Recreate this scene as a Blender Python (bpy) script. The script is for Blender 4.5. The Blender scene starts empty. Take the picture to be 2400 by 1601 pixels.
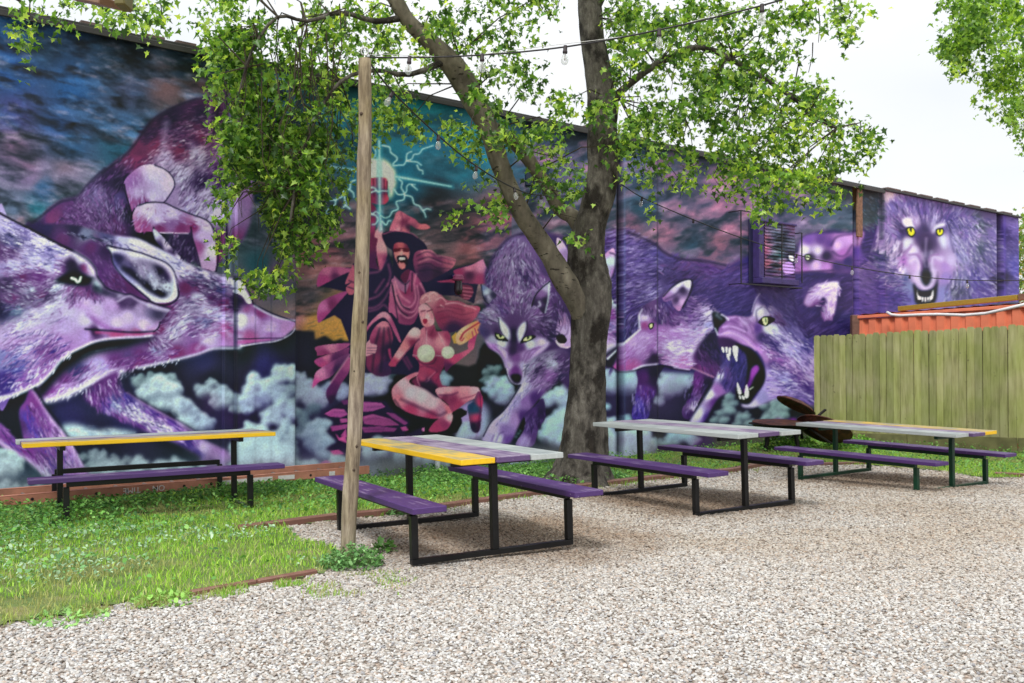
import bpy, math, random
from mathutils import Vector
R=math.radians
scene=bpy.context.scene
col=bpy.data.collections.new("place"); scene.collection.children.link(col)
# ---------------------------------------------------------------- camera
FPX,HOR,CAMH=2300.,835.1,1.511            # focal length and horizon measured on the 2400 px wide photograph
cd=bpy.data.cameras.new("camera"); cam=bpy.data.objects.new("camera",cd); col.objects.link(cam)
PITCH=math.atan((HOR-800.5)/FPX)
cam.location=(0,0,CAMH); cam.rotation_euler=(math.pi/2+PITCH,0,0)
cd.sensor_width=36; cd.lens=36*FPX/2400; cd.clip_end=2000; cd.clip_start=.05
cd.dof.use_dof=True; cd.dof.focus_distance=6.6; cd.dof.aperture_fstop=4.5
scene.camera=cam
# ---------------------------------------------------------------- light: bright overcast
SUN_EL,SUN_AZ=52.,200.                    # from behind and a little left of the camera
w=bpy.data.worlds.new("World"); scene.world=w; w.use_nodes=True
nt=w.node_tree; nt.nodes.clear()
out=nt.nodes.new('ShaderNodeOutputWorld'); bg=nt.nodes.new('ShaderNodeBackground'); bg2=nt.nodes.new('ShaderNodeBackground')
sky=nt.nodes.new('ShaderNodeTexSky'); sky.sky_type='NISHITA'; sky.sun_disc=False
sky.sun_elevation=R(SUN_EL); sky.sun_rotation=R(SUN_AZ)
nt.links.new(sky.outputs[0],bg.inputs[0]); bg.inputs[1].default_value=.1
tc=nt.nodes.new('ShaderNodeTexCoord'); no=nt.nodes.new('ShaderNodeTexNoise'); no.inputs['Scale'].default_value=2.2; no.inputs['Detail'].default_value=5
mp=nt.nodes.new('ShaderNodeMapping'); mp.inputs['Scale'].default_value=(1,1,2.5)
nt.links.new(tc.outputs['Generated'],mp.inputs[0]); nt.links.new(mp.outputs[0],no.inputs[0])
rp=nt.nodes.new('ShaderNodeValToRGB'); rp.color_ramp.elements[0].position=.35; rp.color_ramp.elements[0].color=(.88,.91,.945,1); rp.color_ramp.elements[1].position=.62; rp.color_ramp.elements[1].color=(1,1,1,1)
nt.links.new(no.outputs[0],rp.inputs[0]); nt.links.new(rp.outputs[0],bg2.inputs[0]); 
sz=nt.nodes.new('ShaderNodeSeparateXYZ'); nt.links.new(tc.outputs['Generated'],sz.inputs[0])   # an overcast sky is brighter overhead than at the horizon
zr=nt.nodes.new('ShaderNodeMapRange'); zr.inputs[1].default_value=.25; zr.inputs[2].default_value=1.; zr.inputs[3].default_value=.92; zr.inputs[4].default_value=1.75; nt.links.new(sz.outputs[2],zr.inputs[0]); nt.links.new(zr.outputs[0],bg2.inputs[1])
mx=nt.nodes.new('ShaderNodeMixShader'); mx.inputs[0].default_value=.88
nt.links.new(bg.outputs[0],mx.inputs[1]); nt.links.new(bg2.outputs[0],mx.inputs[2]); nt.links.new(mx.outputs[0],out.inputs[0])
ld=bpy.data.lights.new("sun",'SUN'); ld.energy=2.4; ld.angle=R(14); ld.color=(1,.98,.95)
sun=bpy.data.objects.new("sun",ld); col.objects.link(sun)
az=R(SUN_AZ); sd=Vector((math.sin(az)*math.cos(R(SUN_EL)),math.cos(az)*math.cos(R(SUN_EL)),math.sin(R(SUN_EL))))
sun.rotation_euler=sd.to_track_quat('Z','Y').to_euler(); sun.location=(0,0,20)
scene.view_settings.view_transform='Standard'; scene.view_settings.look='None'; scene.view_settings.exposure=.28; scene.view_settings.gamma=1
# ---------------------------------------------------------------- mural paint
# The wall painting is painted stroke by stroke onto a grid that lies on the wall face
# and becomes the colour attribute of the wall's paint coat.
import numpy as np, math
RS=np.random.RandomState(7)
MW,MH,MK=1200,600,0.5
CV=np.zeros((MH,MW,3),np.float32)
OX,OY,SC=0.,0.,1.
VIEWS=dict(O=(0,0,1.),S=(0,0,2.936),A=(0,340,4.),B=(0,480,4.),C=(200,560,4.),D=(0,820,4.),E=(400,800,4.),F=(700,340,4.),G=(700,620,4.),H=(700,780,4.),I=(1080,500,4.),J=(1080,740,4.),K=(1400,620,4.),L=(1400,340,4.),M=(1812,400,4.),N=(1500,760,4.))
def V(n):
    global OX,OY,SC
    OX,OY,SC=VIEWS[n]
def hx(c): return np.array([int(c[i:i+2],16)/255. for i in (0,2,4)],np.float32)
def ps(s):
    a=np.array([[float(v) for v in t.split(',')] for t in s.split()])
    a[:,0]=(a[:,0]/SC+OX)*MK; a[:,1]=(a[:,1]/SC+OY)*MK
    return a
def crom(p,closed=True,n=5):
    if len(p)<3: return p
    if closed: q=np.vstack([p[-1],p,p[0],p[1]])
    else: q=np.vstack([2*p[0]-p[1],p,2*p[-1]-p[-2]])
    t=np.linspace(0,1,n,endpoint=False)[:,None]; out=[]
    for i in range(1,len(q)-2):
        a,b,c,d=q[i-1],q[i],q[i+1],q[i+2]
        out.append(.5*((2*b)+(c-a)*t+(2*a-5*b+4*c-d)*t*t+(3*b-3*c+d-a)*t**3))
    if not closed: out.append(q[-2:-1])
    return np.vstack(out)
def blur(m,r):
    r=int(round(r))
    if r<1: return m
    for _ in range(2):
        for ax in (0,1):
            pad=[(0,0),(0,0)]; pad[ax]=(r+1,r)
            c=np.cumsum(np.pad(m,pad,mode='edge'),axis=ax)
            n=m.shape[ax]
            m=(np.take(c,range(2*r+1,2*r+1+n),axis=ax)-np.take(c,range(0,n),axis=ax))/(2*r+1)
    return m
def mask(p,soft=.6,sm=True):
    if sm: p=crom(p)
    pad=int(3+soft*3)
    x0=max(0,int(p[:,0].min())-pad);x1=min(MW,int(p[:,0].max())+pad+1)
    y0=max(0,int(p[:,1].min())-pad);y1=min(MH,int(p[:,1].max())+pad+1)
    if x1<=x0 or y1<=y0: return None
    S=2
    ys=np.arange((y1-y0)*S)/S+y0+.25; W=(x1-x0)*S
    m=np.zeros((len(ys),W+1),np.int8)
    a=p;b=np.roll(p,-1,0)
    for (ax,ay),(bx,by) in zip(a,b):
        if ay==by: continue
        if ay>by: ax,ay,bx,by=bx,by,ax,ay
        r=np.nonzero((ys>=ay)&(ys<by))[0]
        if len(r)==0: continue
        xx=ax+(ys[r]-ay)*(bx-ax)/(by-ay)
        ix=np.clip(((xx-x0)*S).astype(int),0,W)
        np.add.at(m,(r,ix),1)
    m=(np.cumsum(m,1)[:,:W]%2).astype(np.float32)
    m=m.reshape(y1-y0,S,x1-x0,S).mean((1,3))
    if soft>=1: m=blur(m,soft)
    return m,x0,y0,x1,y1
def comp(m,col):
    if m is None: return
    mm,x0,y0,x1,y1=m
    CV[y0:y1,x0:x1]=CV[y0:y1,x0:x1]*(1-mm[...,None])+col*mm[...,None]
def P(s,c,soft=.6,a=1.,sm=True):
    m=mask(ps(s),soft,sm)
    if m: comp((m[0]*a,)+m[1:],hx(c))
def gradf(g,x0,y0,x1,y1,pw=1.6,st=1):
    q=[t.split(',') for t in g.split()]
    xy=ps(' '.join(t[0]+','+t[1] for t in q)); cs=np.array([hx(t[2]) for t in q])
    Y,X=np.mgrid[y0:y1,x0:x1].astype(np.float32)
    num=0;den=0
    for (x,y),c in zip(xy,cs):
        w=1/((X-x)**2+(Y-y)**2+6)**pw
        num=num+w[...,None]*c;den=den+w
    return num/den[...,None]
def G(s,g,soft=.6,pw=1.6,a=1.,sm=True):
    m=mask(ps(s),soft,sm)
    if m: comp((m[0]*a,)+m[1:],gradf(g,*m[1:],pw=pw))
def splat(px,py,col,al):
    # px,py,al: arrays; col (n,3)
    A=np.zeros((MH*MW),np.float32);C=np.zeros((MH*MW,3),np.float32)
    ix=np.floor(px).astype(int);iy=np.floor(py).astype(int);fx=px-ix;fy=py-iy
    for dx in (0,1):
        for dy in (0,1):
            w=(fx if dx else 1-fx)*(fy if dy else 1-fy)*al
            X=ix+dx;Y=iy+dy;ok=(X>=0)&(X<MW)&(Y>=0)&(Y<MH)
            k=(Y*MW+X)[ok]
            A+=np.bincount(k,w[ok],MH*MW)
            for ch in range(3): C[:,ch]+=np.bincount(k,w[ok]*col[ok,ch],MH*MW)
    return A.reshape(MH,MW),C.reshape(MH,MW,3)
def F(s,dirs,pal,n,ln,amp=.6,w=1,spread=14,curve=.3):
    """fur: short tapering hairs. dirs 'x,y,deg' (deg clockwise from +x in view), pal colours; hairs take local paint mixed with a palette colour"""
    m=mask(ps(s),1)
    if m is None: return
    mm,x0,y0,x1,y1=m
    d=[t.split(',') for t in dirs.split()]
    dxy=ps(' '.join(t[0]+','+t[1] for t in d)); an=np.radians([float(t[2]) for t in d])
    pal=[hx(c) for c in pal.split()]
    area=mm.sum(); n=int(n*area/1000)
    B=4
    for b in range(B):
        k=int(n/B)+1
        sx=RS.uniform(x0,x1-1,k*6);sy=RS.uniform(y0,y1-1,k*6)
        ok=mm[(sy-y0).astype(int),(sx-x0).astype(int)]>.6
        sx=sx[ok][:k];sy=sy[ok][:k];k=len(sx)
        if k==0: continue
        W=1/((sx[:,None]-dxy[None,:,0])**2+(sy[:,None]-dxy[None,:,1])**2+10)**1.5
        vx=(W*np.cos(an)).sum(1);vy=(W*np.sin(an)).sum(1);th=np.arctan2(vy,vx)+np.radians(RS.normal(0,spread*.6,k))
        L=ln*MK/SC*4*RS.uniform(.5,1.3,k)/4
        base=CV[sy.astype(int),sx.astype(int)]
        pi=RS.randint(0,len(pal),k); pc=np.array(pal)[pi]
        mix=(amp*RS.uniform(.3,1,k))[:,None]
        mix=mix*.8;col=base*(1-mix)+pc*mix
        cv=RS.normal(0,curve,k)
        st=max(4,int(L.max()*1.3))
        PX=[];PY=[];AL=[];CC=[]
        x=sx.copy();y=sy.copy()
        for i in range(st):
            t=i/(st-1.)
            a2=th+cv*t
            x=x+np.cos(a2)*L/st;y=y+np.sin(a2)*L/st
            al=np.sin(np.pi*min(1,t*.8+.2))*.9*np.ones(k)
            for q in range(w):
                PX.append(x-np.sin(a2)*(q*.7));PY.append(y+np.cos(a2)*(q*.7));AL.append(al);CC.append(col)
        A,C=splat(np.concatenate(PX),np.concatenate(PY),np.concatenate(CC),np.concatenate(AL))
        al=np.minimum(A,1)[...,None]
        cc=C/np.maximum(A,1e-4)[...,None]
        CV[:]=CV*(1-al)+cc*al
def L(s,c,w0,w1=None,soft=.7,a=1.,sm=True):
    p=ps(s)
    if sm and len(p)>2: p=crom(p,False,4)
    w0=w0*MK/SC/2;w1=w0 if w1 is None else w1*MK/SC/2
    pad=max(w0,w1)+3+soft
    x0=max(0,int(p[:,0].min()-pad));x1=min(MW,int(p[:,0].max()+pad)+1)
    y0=max(0,int(p[:,1].min()-pad));y1=min(MH,int(p[:,1].max()+pad)+1)
    if x1<=x0 or y1<=y0: return
    Y,X=np.mgrid[y0:y1,x0:x1].astype(np.float32)
    n=len(p)-1; best=np.full(X.shape,9e9,np.float32)
    for i in range(n):
        a_,b_=p[i],p[i+1]; d=b_-a_; l2=(d**2).sum()+1e-9
        t=np.clip(((X-a_[0])*d[0]+(Y-a_[1])*d[1])/l2,0,1)
        ds=np.hypot(X-a_[0]-t*d[0],Y-a_[1]-t*d[1])
        u=(i+t)/n
        best=np.minimum(best,ds-(w0+(w1-w0)*u))
    al=np.clip(.5-best/(2*soft),0,1)
    if min(w0,w1)<.5: al=al*np.clip(max(w0,w1)*1.6,.25,1)
    comp((al*a,x0,y0,x1,y1),hx(c))
def LL(strs,c,w0,w1=None,soft=.7,a=1.):
    for s in strs.split('|'): L(s,c,w0,w1,soft,a)
def hsh(ix,iy,s):
    h=(ix*374761393+iy*668265263+s*974634777)&0x7fffffff
    h=((h^(h>>13))*1274126177)&0x7fffffff
    return ((h^(h>>16))&0xffff)/65535.
def vn(x,y,s):
    ix=np.floor(x).astype(np.int64);iy=np.floor(y).astype(np.int64);fx=x-ix;fy=y-iy
    fx=fx*fx*(3-2*fx);fy=fy*fy*(3-2*fy)
    return (hsh(ix,iy,s)*(1-fx)+hsh(ix+1,iy,s)*fx)*(1-fy)+(hsh(ix,iy+1,s)*(1-fx)+hsh(ix+1,iy+1,s)*fx)*fy
def fbm(x,y,s,o=4):
    v=0;a=.5;t=0
    for i in range(o):
        v=v+a*vn(x*2**i,y*2**i,s+i);t+=a;a*=.55
    return v/t
def B(s,l,d,k=3,a=.9):
    """cloud puffs 'x,y,r': lit from upper left, with smaller puffs round the rim"""
    l=hx(l);d=hx(d)
    p=np.array([[float(v) for v in t.split(',')] for t in s.split()])
    for x,y,r in p:
        x=(x/SC+OX)*MK;y=(y/SC+OY)*MK;r=r*MK/SC
        subs=[(x,y,r)]
        for i in range(k):
            an=RS.uniform(-np.pi*1.05,.15);q=RS.uniform(.4,.7)
            subs.append((x+np.cos(an)*r*.8,y+np.sin(an)*r*.8,r*q))
        for i in range(k):
            an=RS.uniform(0,6.28);q=RS.uniform(.3,.5);rr=RS.uniform(0,.5)*r
            subs.append((x+np.cos(an)*rr,y+np.sin(an)*rr,r*q))
        for (cx,cy,cr) in subs:
            pad=cr*1.25+2
            x0=max(0,int(cx-pad));x1=min(MW,int(cx+pad)+1);y0=max(0,int(cy-pad));y1=min(MH,int(cy+pad)+1)
            if x1<=x0 or y1<=y0: continue
            Y,X=np.mgrid[y0:y1,x0:x1].astype(np.float32)
            dx=(X-cx)/cr;dy=(Y-cy)/cr
            wob=(fbm(X/cr*1.1+cx,Y/cr*1.1,5,2)-.5)*.22
            rr=np.sqrt(dx*dx+dy*dy)+wob
            lit=np.clip(.74-.5*dy-.3*dx+(rr-.5)*.3+wob*.25,0,1)[...,None]
            al=np.clip((1-rr)*cr*.3,0,1)*np.clip(1.0-.85*(dy+.1),0,1)*a
            comp((al.astype(np.float32),x0,y0,x1,y1),(d*(1-lit)+l*lit))
# --- sky, storm and cloud ground of the painting
V('O')
CV[:]=gradf("0,40,1c5490 120,60,1c4470 100,110,12304a 270,140,0c1c28 440,155,121c22 35,170,1e4c88 170,205,1c5088 300,220,3c4868 390,205,6b5560 470,220,5a4450 35,270,3c4480 136,290,2a4c80 290,290,345074 35,340,6c5878 170,340,2a5078 270,340,24506c 68,410,7a5a75 102,445,1e4a72 153,410,7a6070 35,492,5a6a8a 85,490,1e5a70 50,520,a07a88 540,200,0f3f58 620,300,0e3048 600,420,123048 730,500,142838 1000,270,1e8ca8 880,260,1a7890 900,380,1a7490 960,400,166888 1000,350,1c84a8 1075,390,18708c 950,440,144c68 1025,470,14202c 1120,340,1484a8 850,330,14566e 775,590,8a5464 800,560,5a4458 725,600,a0626c 640,640,7a5060 600,620,1e4a5a 560,690,8a5a64 1075,515,4a3840 1125,555,a05868 1175,500,a85868 1100,580,7a4a55 1050,565,5a4a55 725,690,4a4450 700,760,a86e78 730,765,c08a50 770,790,d09648 800,770,c08a50 1240,300,1a4a60 1240,420,2c4a68 1300,370,5a4a70 1270,480,6a4a68 1500,370,2c4468 1575,390,2a4560 1575,415,7a4a70 1650,490,6a4a6a 1500,490,2a5068 1700,477,905070 1850,440,5a4070 1900,480,4a4a68 1975,450,303a44 1675,590,a04a5a 1625,570,2a3c55 1650,610,9a4458 1480,520,8a4a68 1560,560,884a66 1850,560,704a68 1750,610,703c58 1960,510,4a5068 2040,500,2a3444 2040,440,30353c 2050,480,2a4468 2035,530,555a6c 1900,600,5a4460",0,0,MW,MH,1.4)
Y,X=np.mgrid[0:MH,0:MW].astype(np.float32)
def storm(x0,x1,y0,y1,ang,sx,sy,pink,dark,seed,k=1.):
    a=np.radians(ang);u=(X*np.cos(a)+Y*np.sin(a))/sx;v=(-X*np.sin(a)+Y*np.cos(a))/sy
    w=fbm(u*.6,v*.6,seed+9,3)*1.3
    n1=fbm(u+w,v+w,seed);n2=fbm(u*.8-w+7,v*.8+3,seed+20);n3=fbm(u*2.2+w,v*2.2,seed+40)
    m=np.clip((X-x0)/20,0,1)*np.clip((x1-X)/20,0,1)*np.clip((Y-y0)/10,0,1)*np.clip((y1-Y)/10,0,1)
    m=m[...,None]*k
    dk=np.clip((n1-.42)*2.6,0,1)[...,None]*.8;lt=np.clip((n2-.45)*2.6,0,1)[...,None]*.6
    hi=(np.clip((n3-.5)*3,0,1)*np.clip((n2-.42)*3,0,1))[...,None]*.45
    c=CV*(1-dk*m)+hx(dark)*dk*m
    c=c*(1-lt*m)+(CV*.5+hx(pink)*.62)*lt*m
    CV[:]=c*(1-hi*m)+hx('b8a4bc')*hi*m
storm(-30,350,-10,170,14,30,11,'5c8cc8','081420',1,1.1)
storm(-30,350,150,300,14,30,11,'a898c0','0a1824',6,.95)
storm(260,640,60,240,4,34,16,'38b0c4','0a1e2c',2,.6)
storm(330,740,230,400,-9,26,9,'d08890','0c1a24',3,1.15)
CV[90:330,600:1040]=CV[90:330,600:1040]*.72+hx('2c5470')*.34
storm(600,1040,90,330,-14,22,11,'e888a8','14283c',4,1.15)
V('G');P("0,600 100,520 250,470 400,490 500,560 500,760 330,720 280,680 180,740 100,680 0,640","c8914c",6,.85)
F("0,560 500,500 500,740 0,640","100,600,-15 400,600,-12","7a6a50 e0a450 a88060",40,70,.8)
# dark lower field
V('O')
G("0,680 120,800 420,810 540,795 690,775 740,800 830,800 900,800 1100,860 1160,800 1450,870 1500,860 1700,900 1910,960 1990,1100 1800,1200 0,1260","100,900,14202a 40,950,101828 160,970,28265a 300,975,26285a 375,860,1a2030 480,850,2a2c58 500,890,1c2030 612,855,2c2c68 640,880,262a5c 560,960,24204a 560,830,1c2026 660,800,16202a 715,860,1c1c40 730,830,141a24 430,1050,12161e 250,1055,1a1e30 150,1110,18303c 760,980,2a2050 930,900,101018 1150,850,101418 1050,1000,0c1018 1000,1040,0e1018 1200,950,14181e 1450,980,28204a 1600,1010,201c40 1700,980,201c3a 1750,1080,101820 1880,1060,14181e",1,1.3)
V('H');P("0,-10 150,-10 160,70 250,30 300,60 340,90 400,60 480,110 480,330 130,500 0,440","141826",1,.95,False)
P("0,-20 90,40 150,180 140,330 80,400 0,400","1e1c44",12,.8)
# clouds left
V('D')
P("580,720 700,695 790,720 900,760 1100,750 1290,790 1100,830 640,830","b0cad0",3)
F("580,720 800,700 1290,790 640,830","700,750,20 1100,790,8","e4eef0 6a88a0",90,60,.8)
B("1560,330,110 1430,300,90 1300,310,80 1620,280,60","9cb8bc","2a3440")
B("1480,420,140 1600,470,130 1700,560,110 1500,520,120 1380,430,110 1780,640,100 1850,700,90 1720,680,80 1900,640,70","bcd4d8","3a4a68")
B("1910,400,90 1990,330,70 2100,450,100 2180,480,90 2050,520,80 2200,560,60","a4c0c4","2c3050")
P("1900,480 2000,450 2080,500 1950,620 1880,560","6a4a90",12,.6);P("1950,470 2020,460 2040,490 1980,500","a05090",6,.5)
P("2120,640 2200,620 2230,680 2140,690","7a2c70",8,.5);P("1650,520 1700,500 1740,560 1680,600","6a5a90",8,.4)
V('E')
B("230,750,110 330,800,90 130,640,80","a8c0cc","3a3c68")
P("340,760 450,780 560,830 340,830","3a3480",12,.7)
B("760,430,110 880,440,80 700,480,80 960,360,90 1050,300,90 1120,340,80 1000,280,70","bcdce0","6a6498",4)
B("800,560,110 700,560,90 680,650,60 930,500,100 1080,470,90 1000,560,90","b0ccd8","54508c",4)
B("890,700,90 980,640,90 1080,630,100 1130,700,80 860,760,70 1000,760,70 1150,650,50","b4d0d8","5c5890",4)
B("1050,830,90 1120,900,80 1000,900,70 940,960,70 1070,980,70 1150,980,50","b0ccd0","54688c",4)
P("740,510 820,490 870,540 800,560","4c4890",8,.6);P("1040,650 1120,660 1100,720 1050,720","5048a0",8,.5);P("700,500 730,480 740,540 700,550","8a60b0",8,.5)
P("1090,420 1160,460 1150,560 1090,540","1c2c34",8,.7)
B("720,830,90 800,860,70 880,960,120 740,960,160 600,1000,90 830,1030,100 1050,1060,120 920,1100,110 700,1100,120 1130,1120,90 620,1110,90","b4d2d4","86a8b0",2)
P("640,1150 1190,1100 1200,1320 620,1360","b4c4d0",14,.85)
B("1230,340,60 1250,420,90 1320,480,100 1210,520,80 1400,530,90 1420,580,70 1330,580,90","b4cadc","6c5c98",4)
P("1330,500 1430,470 1470,560 1420,600 1340,580","a888c8",10,.5)
B("1210,690,60 1270,680,50 1350,650,70 1240,760,70 1290,790,60 1220,850,60","8aa8b4","34405c",3)
P("1290,640 1400,600 1440,650 1430,740 1350,790 1290,740","20284a",10,.75)
B("1440,800,90 1330,880,110 1420,900,100 1480,960,90 1360,990,100 1430,1050,90 1250,900,60","b4ccdc","5a7494",4)
P("1190,880 1280,870 1340,1010 1440,1090 1410,1150 1280,1120 1200,1060","262458",14,.85)
B("1250,1210,110 1340,1200,90 1600,1180,120 1480,1230,90 1230,1290,60","b4d2d8","7c98a8",3)
V('H')
B("640,450,70 720,480,90 800,460,80 700,540,90 620,540,80 780,540,70","c0c8e0","6c5ca8",4)
B("440,560,80 400,610,60 300,560,80","a8b4d4","6858a0",3)
B("900,370,50 950,350,40 870,410,40","4c646c","14202a",3)
B("1360,430,70 1370,480,60","a0bcc8","505c80",3)
# clouds behind the feet
P("1500,700 1620,640 1740,660 1790,800 1740,980 1600,1010 1480,960","a890cc",4)
P("1720,680 1780,760 1770,900 1700,1000 1690,1000 1740,800","9cc4cc",4,.9)
B("1560,920,80 1600,960,70 1520,980,60","b4d0dc","9c94c8",3)
B("1750,360,40 1800,330,40 1870,340,40 1860,380,40 1760,420,40","7c989c","141c22",1)
V('J')
B("230,540,45 300,510,50 360,500,45 220,610,45 300,590,50","84a4a8","18242a",1)
B("390,620,70 300,650,70 250,700,50 420,690,90 330,740,90 450,740,80 400,800,70","a8ccd4","8468b0",3)
P("230,760 420,830 480,780 440,900 350,960 260,900","4c3878",10,.6)
B("950,720,70 900,760,80 830,800,80 960,820,80 800,830,60","b0ccd4","7a7cb8",4)
P("740,880 980,830 1000,900 900,960 760,990","3c3468",10,.6)
B("900,980,90 960,930,80 830,1050,90 950,1060,110 800,1130,90 900,1160,100 980,1180,90","a8ccd8","9484c4",3)
B("540,1110,25 560,1085,20 520,1140,25 590,1120,22","86b0b8","1c2c34",1)
P("0,1330 950,1300 950,1440 0,1420","b0a8cc",14,.9)
V('K')
B("100,1050,90 180,1080,90 290,1040,90 340,1110,70 130,1150,100 260,1150,110","a8ccd0","9c88cc",3)
P("80,1200 360,1160 350,1300 300,1420 90,1440","2c2858",16,.8)
B("650,1030,80 750,1010,80 850,1050,90 620,1110,60 700,1120,90 800,1120,90 650,1200,90 740,1180,80 590,1290,60","a8c8cc","a48cd0",3)
P("560,1150 700,1130 760,1200 600,1330 520,1360","a888cc",14,.7)
P("640,1240 760,1170 880,1140 900,1250 820,1440 620,1440 560,1380","28224c",14,.85)
B("90,1340,50 280,1460,50 140,1470,40 200,1480,40","9cc8d0","6880a0",2)
B("1240,1250,60 1270,1310,50 1200,1320,50 1220,1380,60 1150,1400,50 1090,1470,50 1180,1470,60 1270,1380,50","8ca8ac","3c5460",2)
B("1340,1440,60 1400,1430,50 1320,1500,50 1410,1500,50 1470,1490,45","8ca8ac","3c5460",2)
B("1660,1310,60 1720,1350,60 1640,1380,60 1560,1340,50 1580,1440,60 1680,1440,60 1780,1340,50 1760,1420,60 1540,1480,45 2000,1300,30","90acb0","3c5460",2)
P("1690,1450 1770,1470 1850,1440 1880,1500 1680,1510","7a2c88",2)
V('J')
B("1400,1000,60 1380,1100,80 1460,1180,90 1400,1220,80 1560,1150,120 1700,1120,100 1650,1230,120 1750,1220,90","a8cad4","9a88c8",3)
B("2000,1150,90 2100,1130,80 2180,1180,70 1940,1200,60 1850,1200,50","94bcc4","7c70a8",3)
P("2200,1150 2351,1100 2351,1300 2200,1300","6a2c70",8,.7)
# --- riding wolf at the upper left
V('A')
G("1210,60 1100,140 960,260 820,380 730,480 590,520 450,610 380,700 250,770 300,840 500,820 700,850 1000,950 1400,1100 1800,1080 1950,1200 2150,1000 2300,800 2350,400 2300,0 2300,-450 2056,-544 1980,-448 1824,-428 1570,-324 1404,-204","1300,60,5a2a52 1700,60,6a3058 1550,130,a890b8 1850,80,a090b0 1450,0,6a3058 1300,150,7a3560 1000,300,302048 900,450,6a5a90 700,650,6b3562 1100,500,4a3a70 1100,750,6a3058 500,720,7a3560 350,780,2a2050 1700,250,b9a4c4 1900,350,3a2450 2050,300,5a2a60 1950,450,c0a0c4 1800,550,a898cc 1650,480,9a80b0 2000,600,c0b0dc 1200,650,2a1c3a 1120,350,2a1a3c 1400,830,1c1c2c 1750,950,3a2048 2080,950,7a3058 2100,1050,8a3860 1920,-280,2a1a40 1680,-160,3a2048 2000,-400,4a2550 1600,-250,22183a 1400,-100,2c1c40 1900,-100,6a3058 1800,-30,4a2450 2200,-100,5a3068 2250,100,8a4a88 2250,400,a070a8",2,1.7)
for s,d in (("1210,60 1100,140 960,260 820,380 700,500 500,800 900,850 1200,700 1150,400 1300,150","900,300,130 1100,100,130 700,600,125 1000,700,115"),):
    F(s,d,"1c1434 8a5090 3a2458 b0a0d0",110,60,.55)
F("1300,200 1500,0 1900,-300 2100,-200 2150,300 2000,700 1700,560 1640,300","1400,50,150 1700,0,170 1600,200,140 1900,100,150 1800,400,125 2000,500,130 1900,-200,175","d8c8e0 2c1c44 c4a8cc 5a2a58 2c1c44",150,60,.6)
F("1400,-200 2050,-420 2100,-100 1400,0","1500,-100,165 2000,-200,172","1c1434 8a5888 2c1c44",110,60,.5)
F("850,450 1200,500 1200,800 900,800 600,800 600,560","900,600,60 1150,650,85 700,750,20","a898d0 2c1c48 8a4a88",110,50,.5)
LL("1560,-200 1540,-80 1530,60|1800,0 1860,100 1900,240|1560,100 1640,200 1800,300","a898c0",50,20,5,.45)
LL("250,770 420,640 560,540 700,510|980,220 840,350 760,450","1c1838",14,6,2,.8)
L("2056,-544 1980,-448 1824,-428 1570,-324 1404,-204 1210,60 960,260","1a1630",12,8,2,.8)
L("1990,-430 1960,-300 1960,-150","8a5a98",10,6,3,.7)
L("2060,-420 2030,-250 2000,-100","180f28",24,10,2,.8)
G("1165,370 1200,300 1280,230 1360,190 1450,190 1540,225 1610,290 1635,360 1610,440 1560,500 1530,540 1450,535 1340,545 1270,590 1235,640 1215,560 1180,450","1230,330,9a6098 1450,250,c9aed0 1550,350,d8aec4 1300,450,b890b8 1420,480,c0a8d0 1220,560,9a4f80 1350,530,8f3f6e",.6)
F("1200,400 1300,240 1550,240 1600,350 1500,500 1250,560","1300,400,85 1500,350,60","a898d4 e0c0d4",60,70,.5)
L("1165,370 1180,450 1235,640 1260,700","1c1030",14,10);L("1450,190 1540,225 1610,290 1640,370 1610,440 1530,545 1440,538","1c1430",9,6)
G("1250,660 1300,570 1400,540 1540,545 1640,590 1800,655 1900,690 1960,730 1995,790 2010,850 2030,950 2035,1080 2020,1185 1960,1170 1890,1150 1860,1080 1830,960 1800,850 1790,800 1760,830 1500,825 1400,815 1290,820 1262,740","1400,620,d8b0c8 1600,650,c0a8d4 1850,720,d0a8c8 1930,760,d8b0cc 1500,780,8a3a68 1700,790,8a3868 1600,740,9a6090 1350,770,a04878 1900,850,b898cc 1980,1000,d8b0c8 1850,950,a04f80 1950,1130,c08cb0 1480,700,c4a8d0 1820,760,902f60",.6)
F("1260,650 1400,560 1700,640 1900,700 1900,760 1500,760 1300,800","1350,700,130 1600,700,10 1850,720,15","e4c0dc a090d0 8a3a68",60,60,.5)
L("1500,822 1600,824 1765,828","e0b8d0",10,8);L("1300,568 1400,538 1540,543 1640,588 1800,652 1900,687 1965,728 2003,790 2018,850 2038,950 2043,1080 2024,1190","1c1430",9,9)
L("1790,770 1805,870 1835,970 1880,1140","1c1430",10,10);L("1440,775 1460,900 1600,1060","14122a",12,6)
G("1445,790 1520,850 1620,970 1715,1075 1690,1080 1560,1000 1480,920 1450,850","1450,820,b0a8d4 1560,930,d8b0c4 1680,1060,c8a8c0 1500,950,3a3060 1600,1030,4a3868",.5)
F("1550,850 1760,840 1850,1080 1730,1080","1700,950,110","b0a8d0 6a2a50 201838",120,50,.6)
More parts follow.
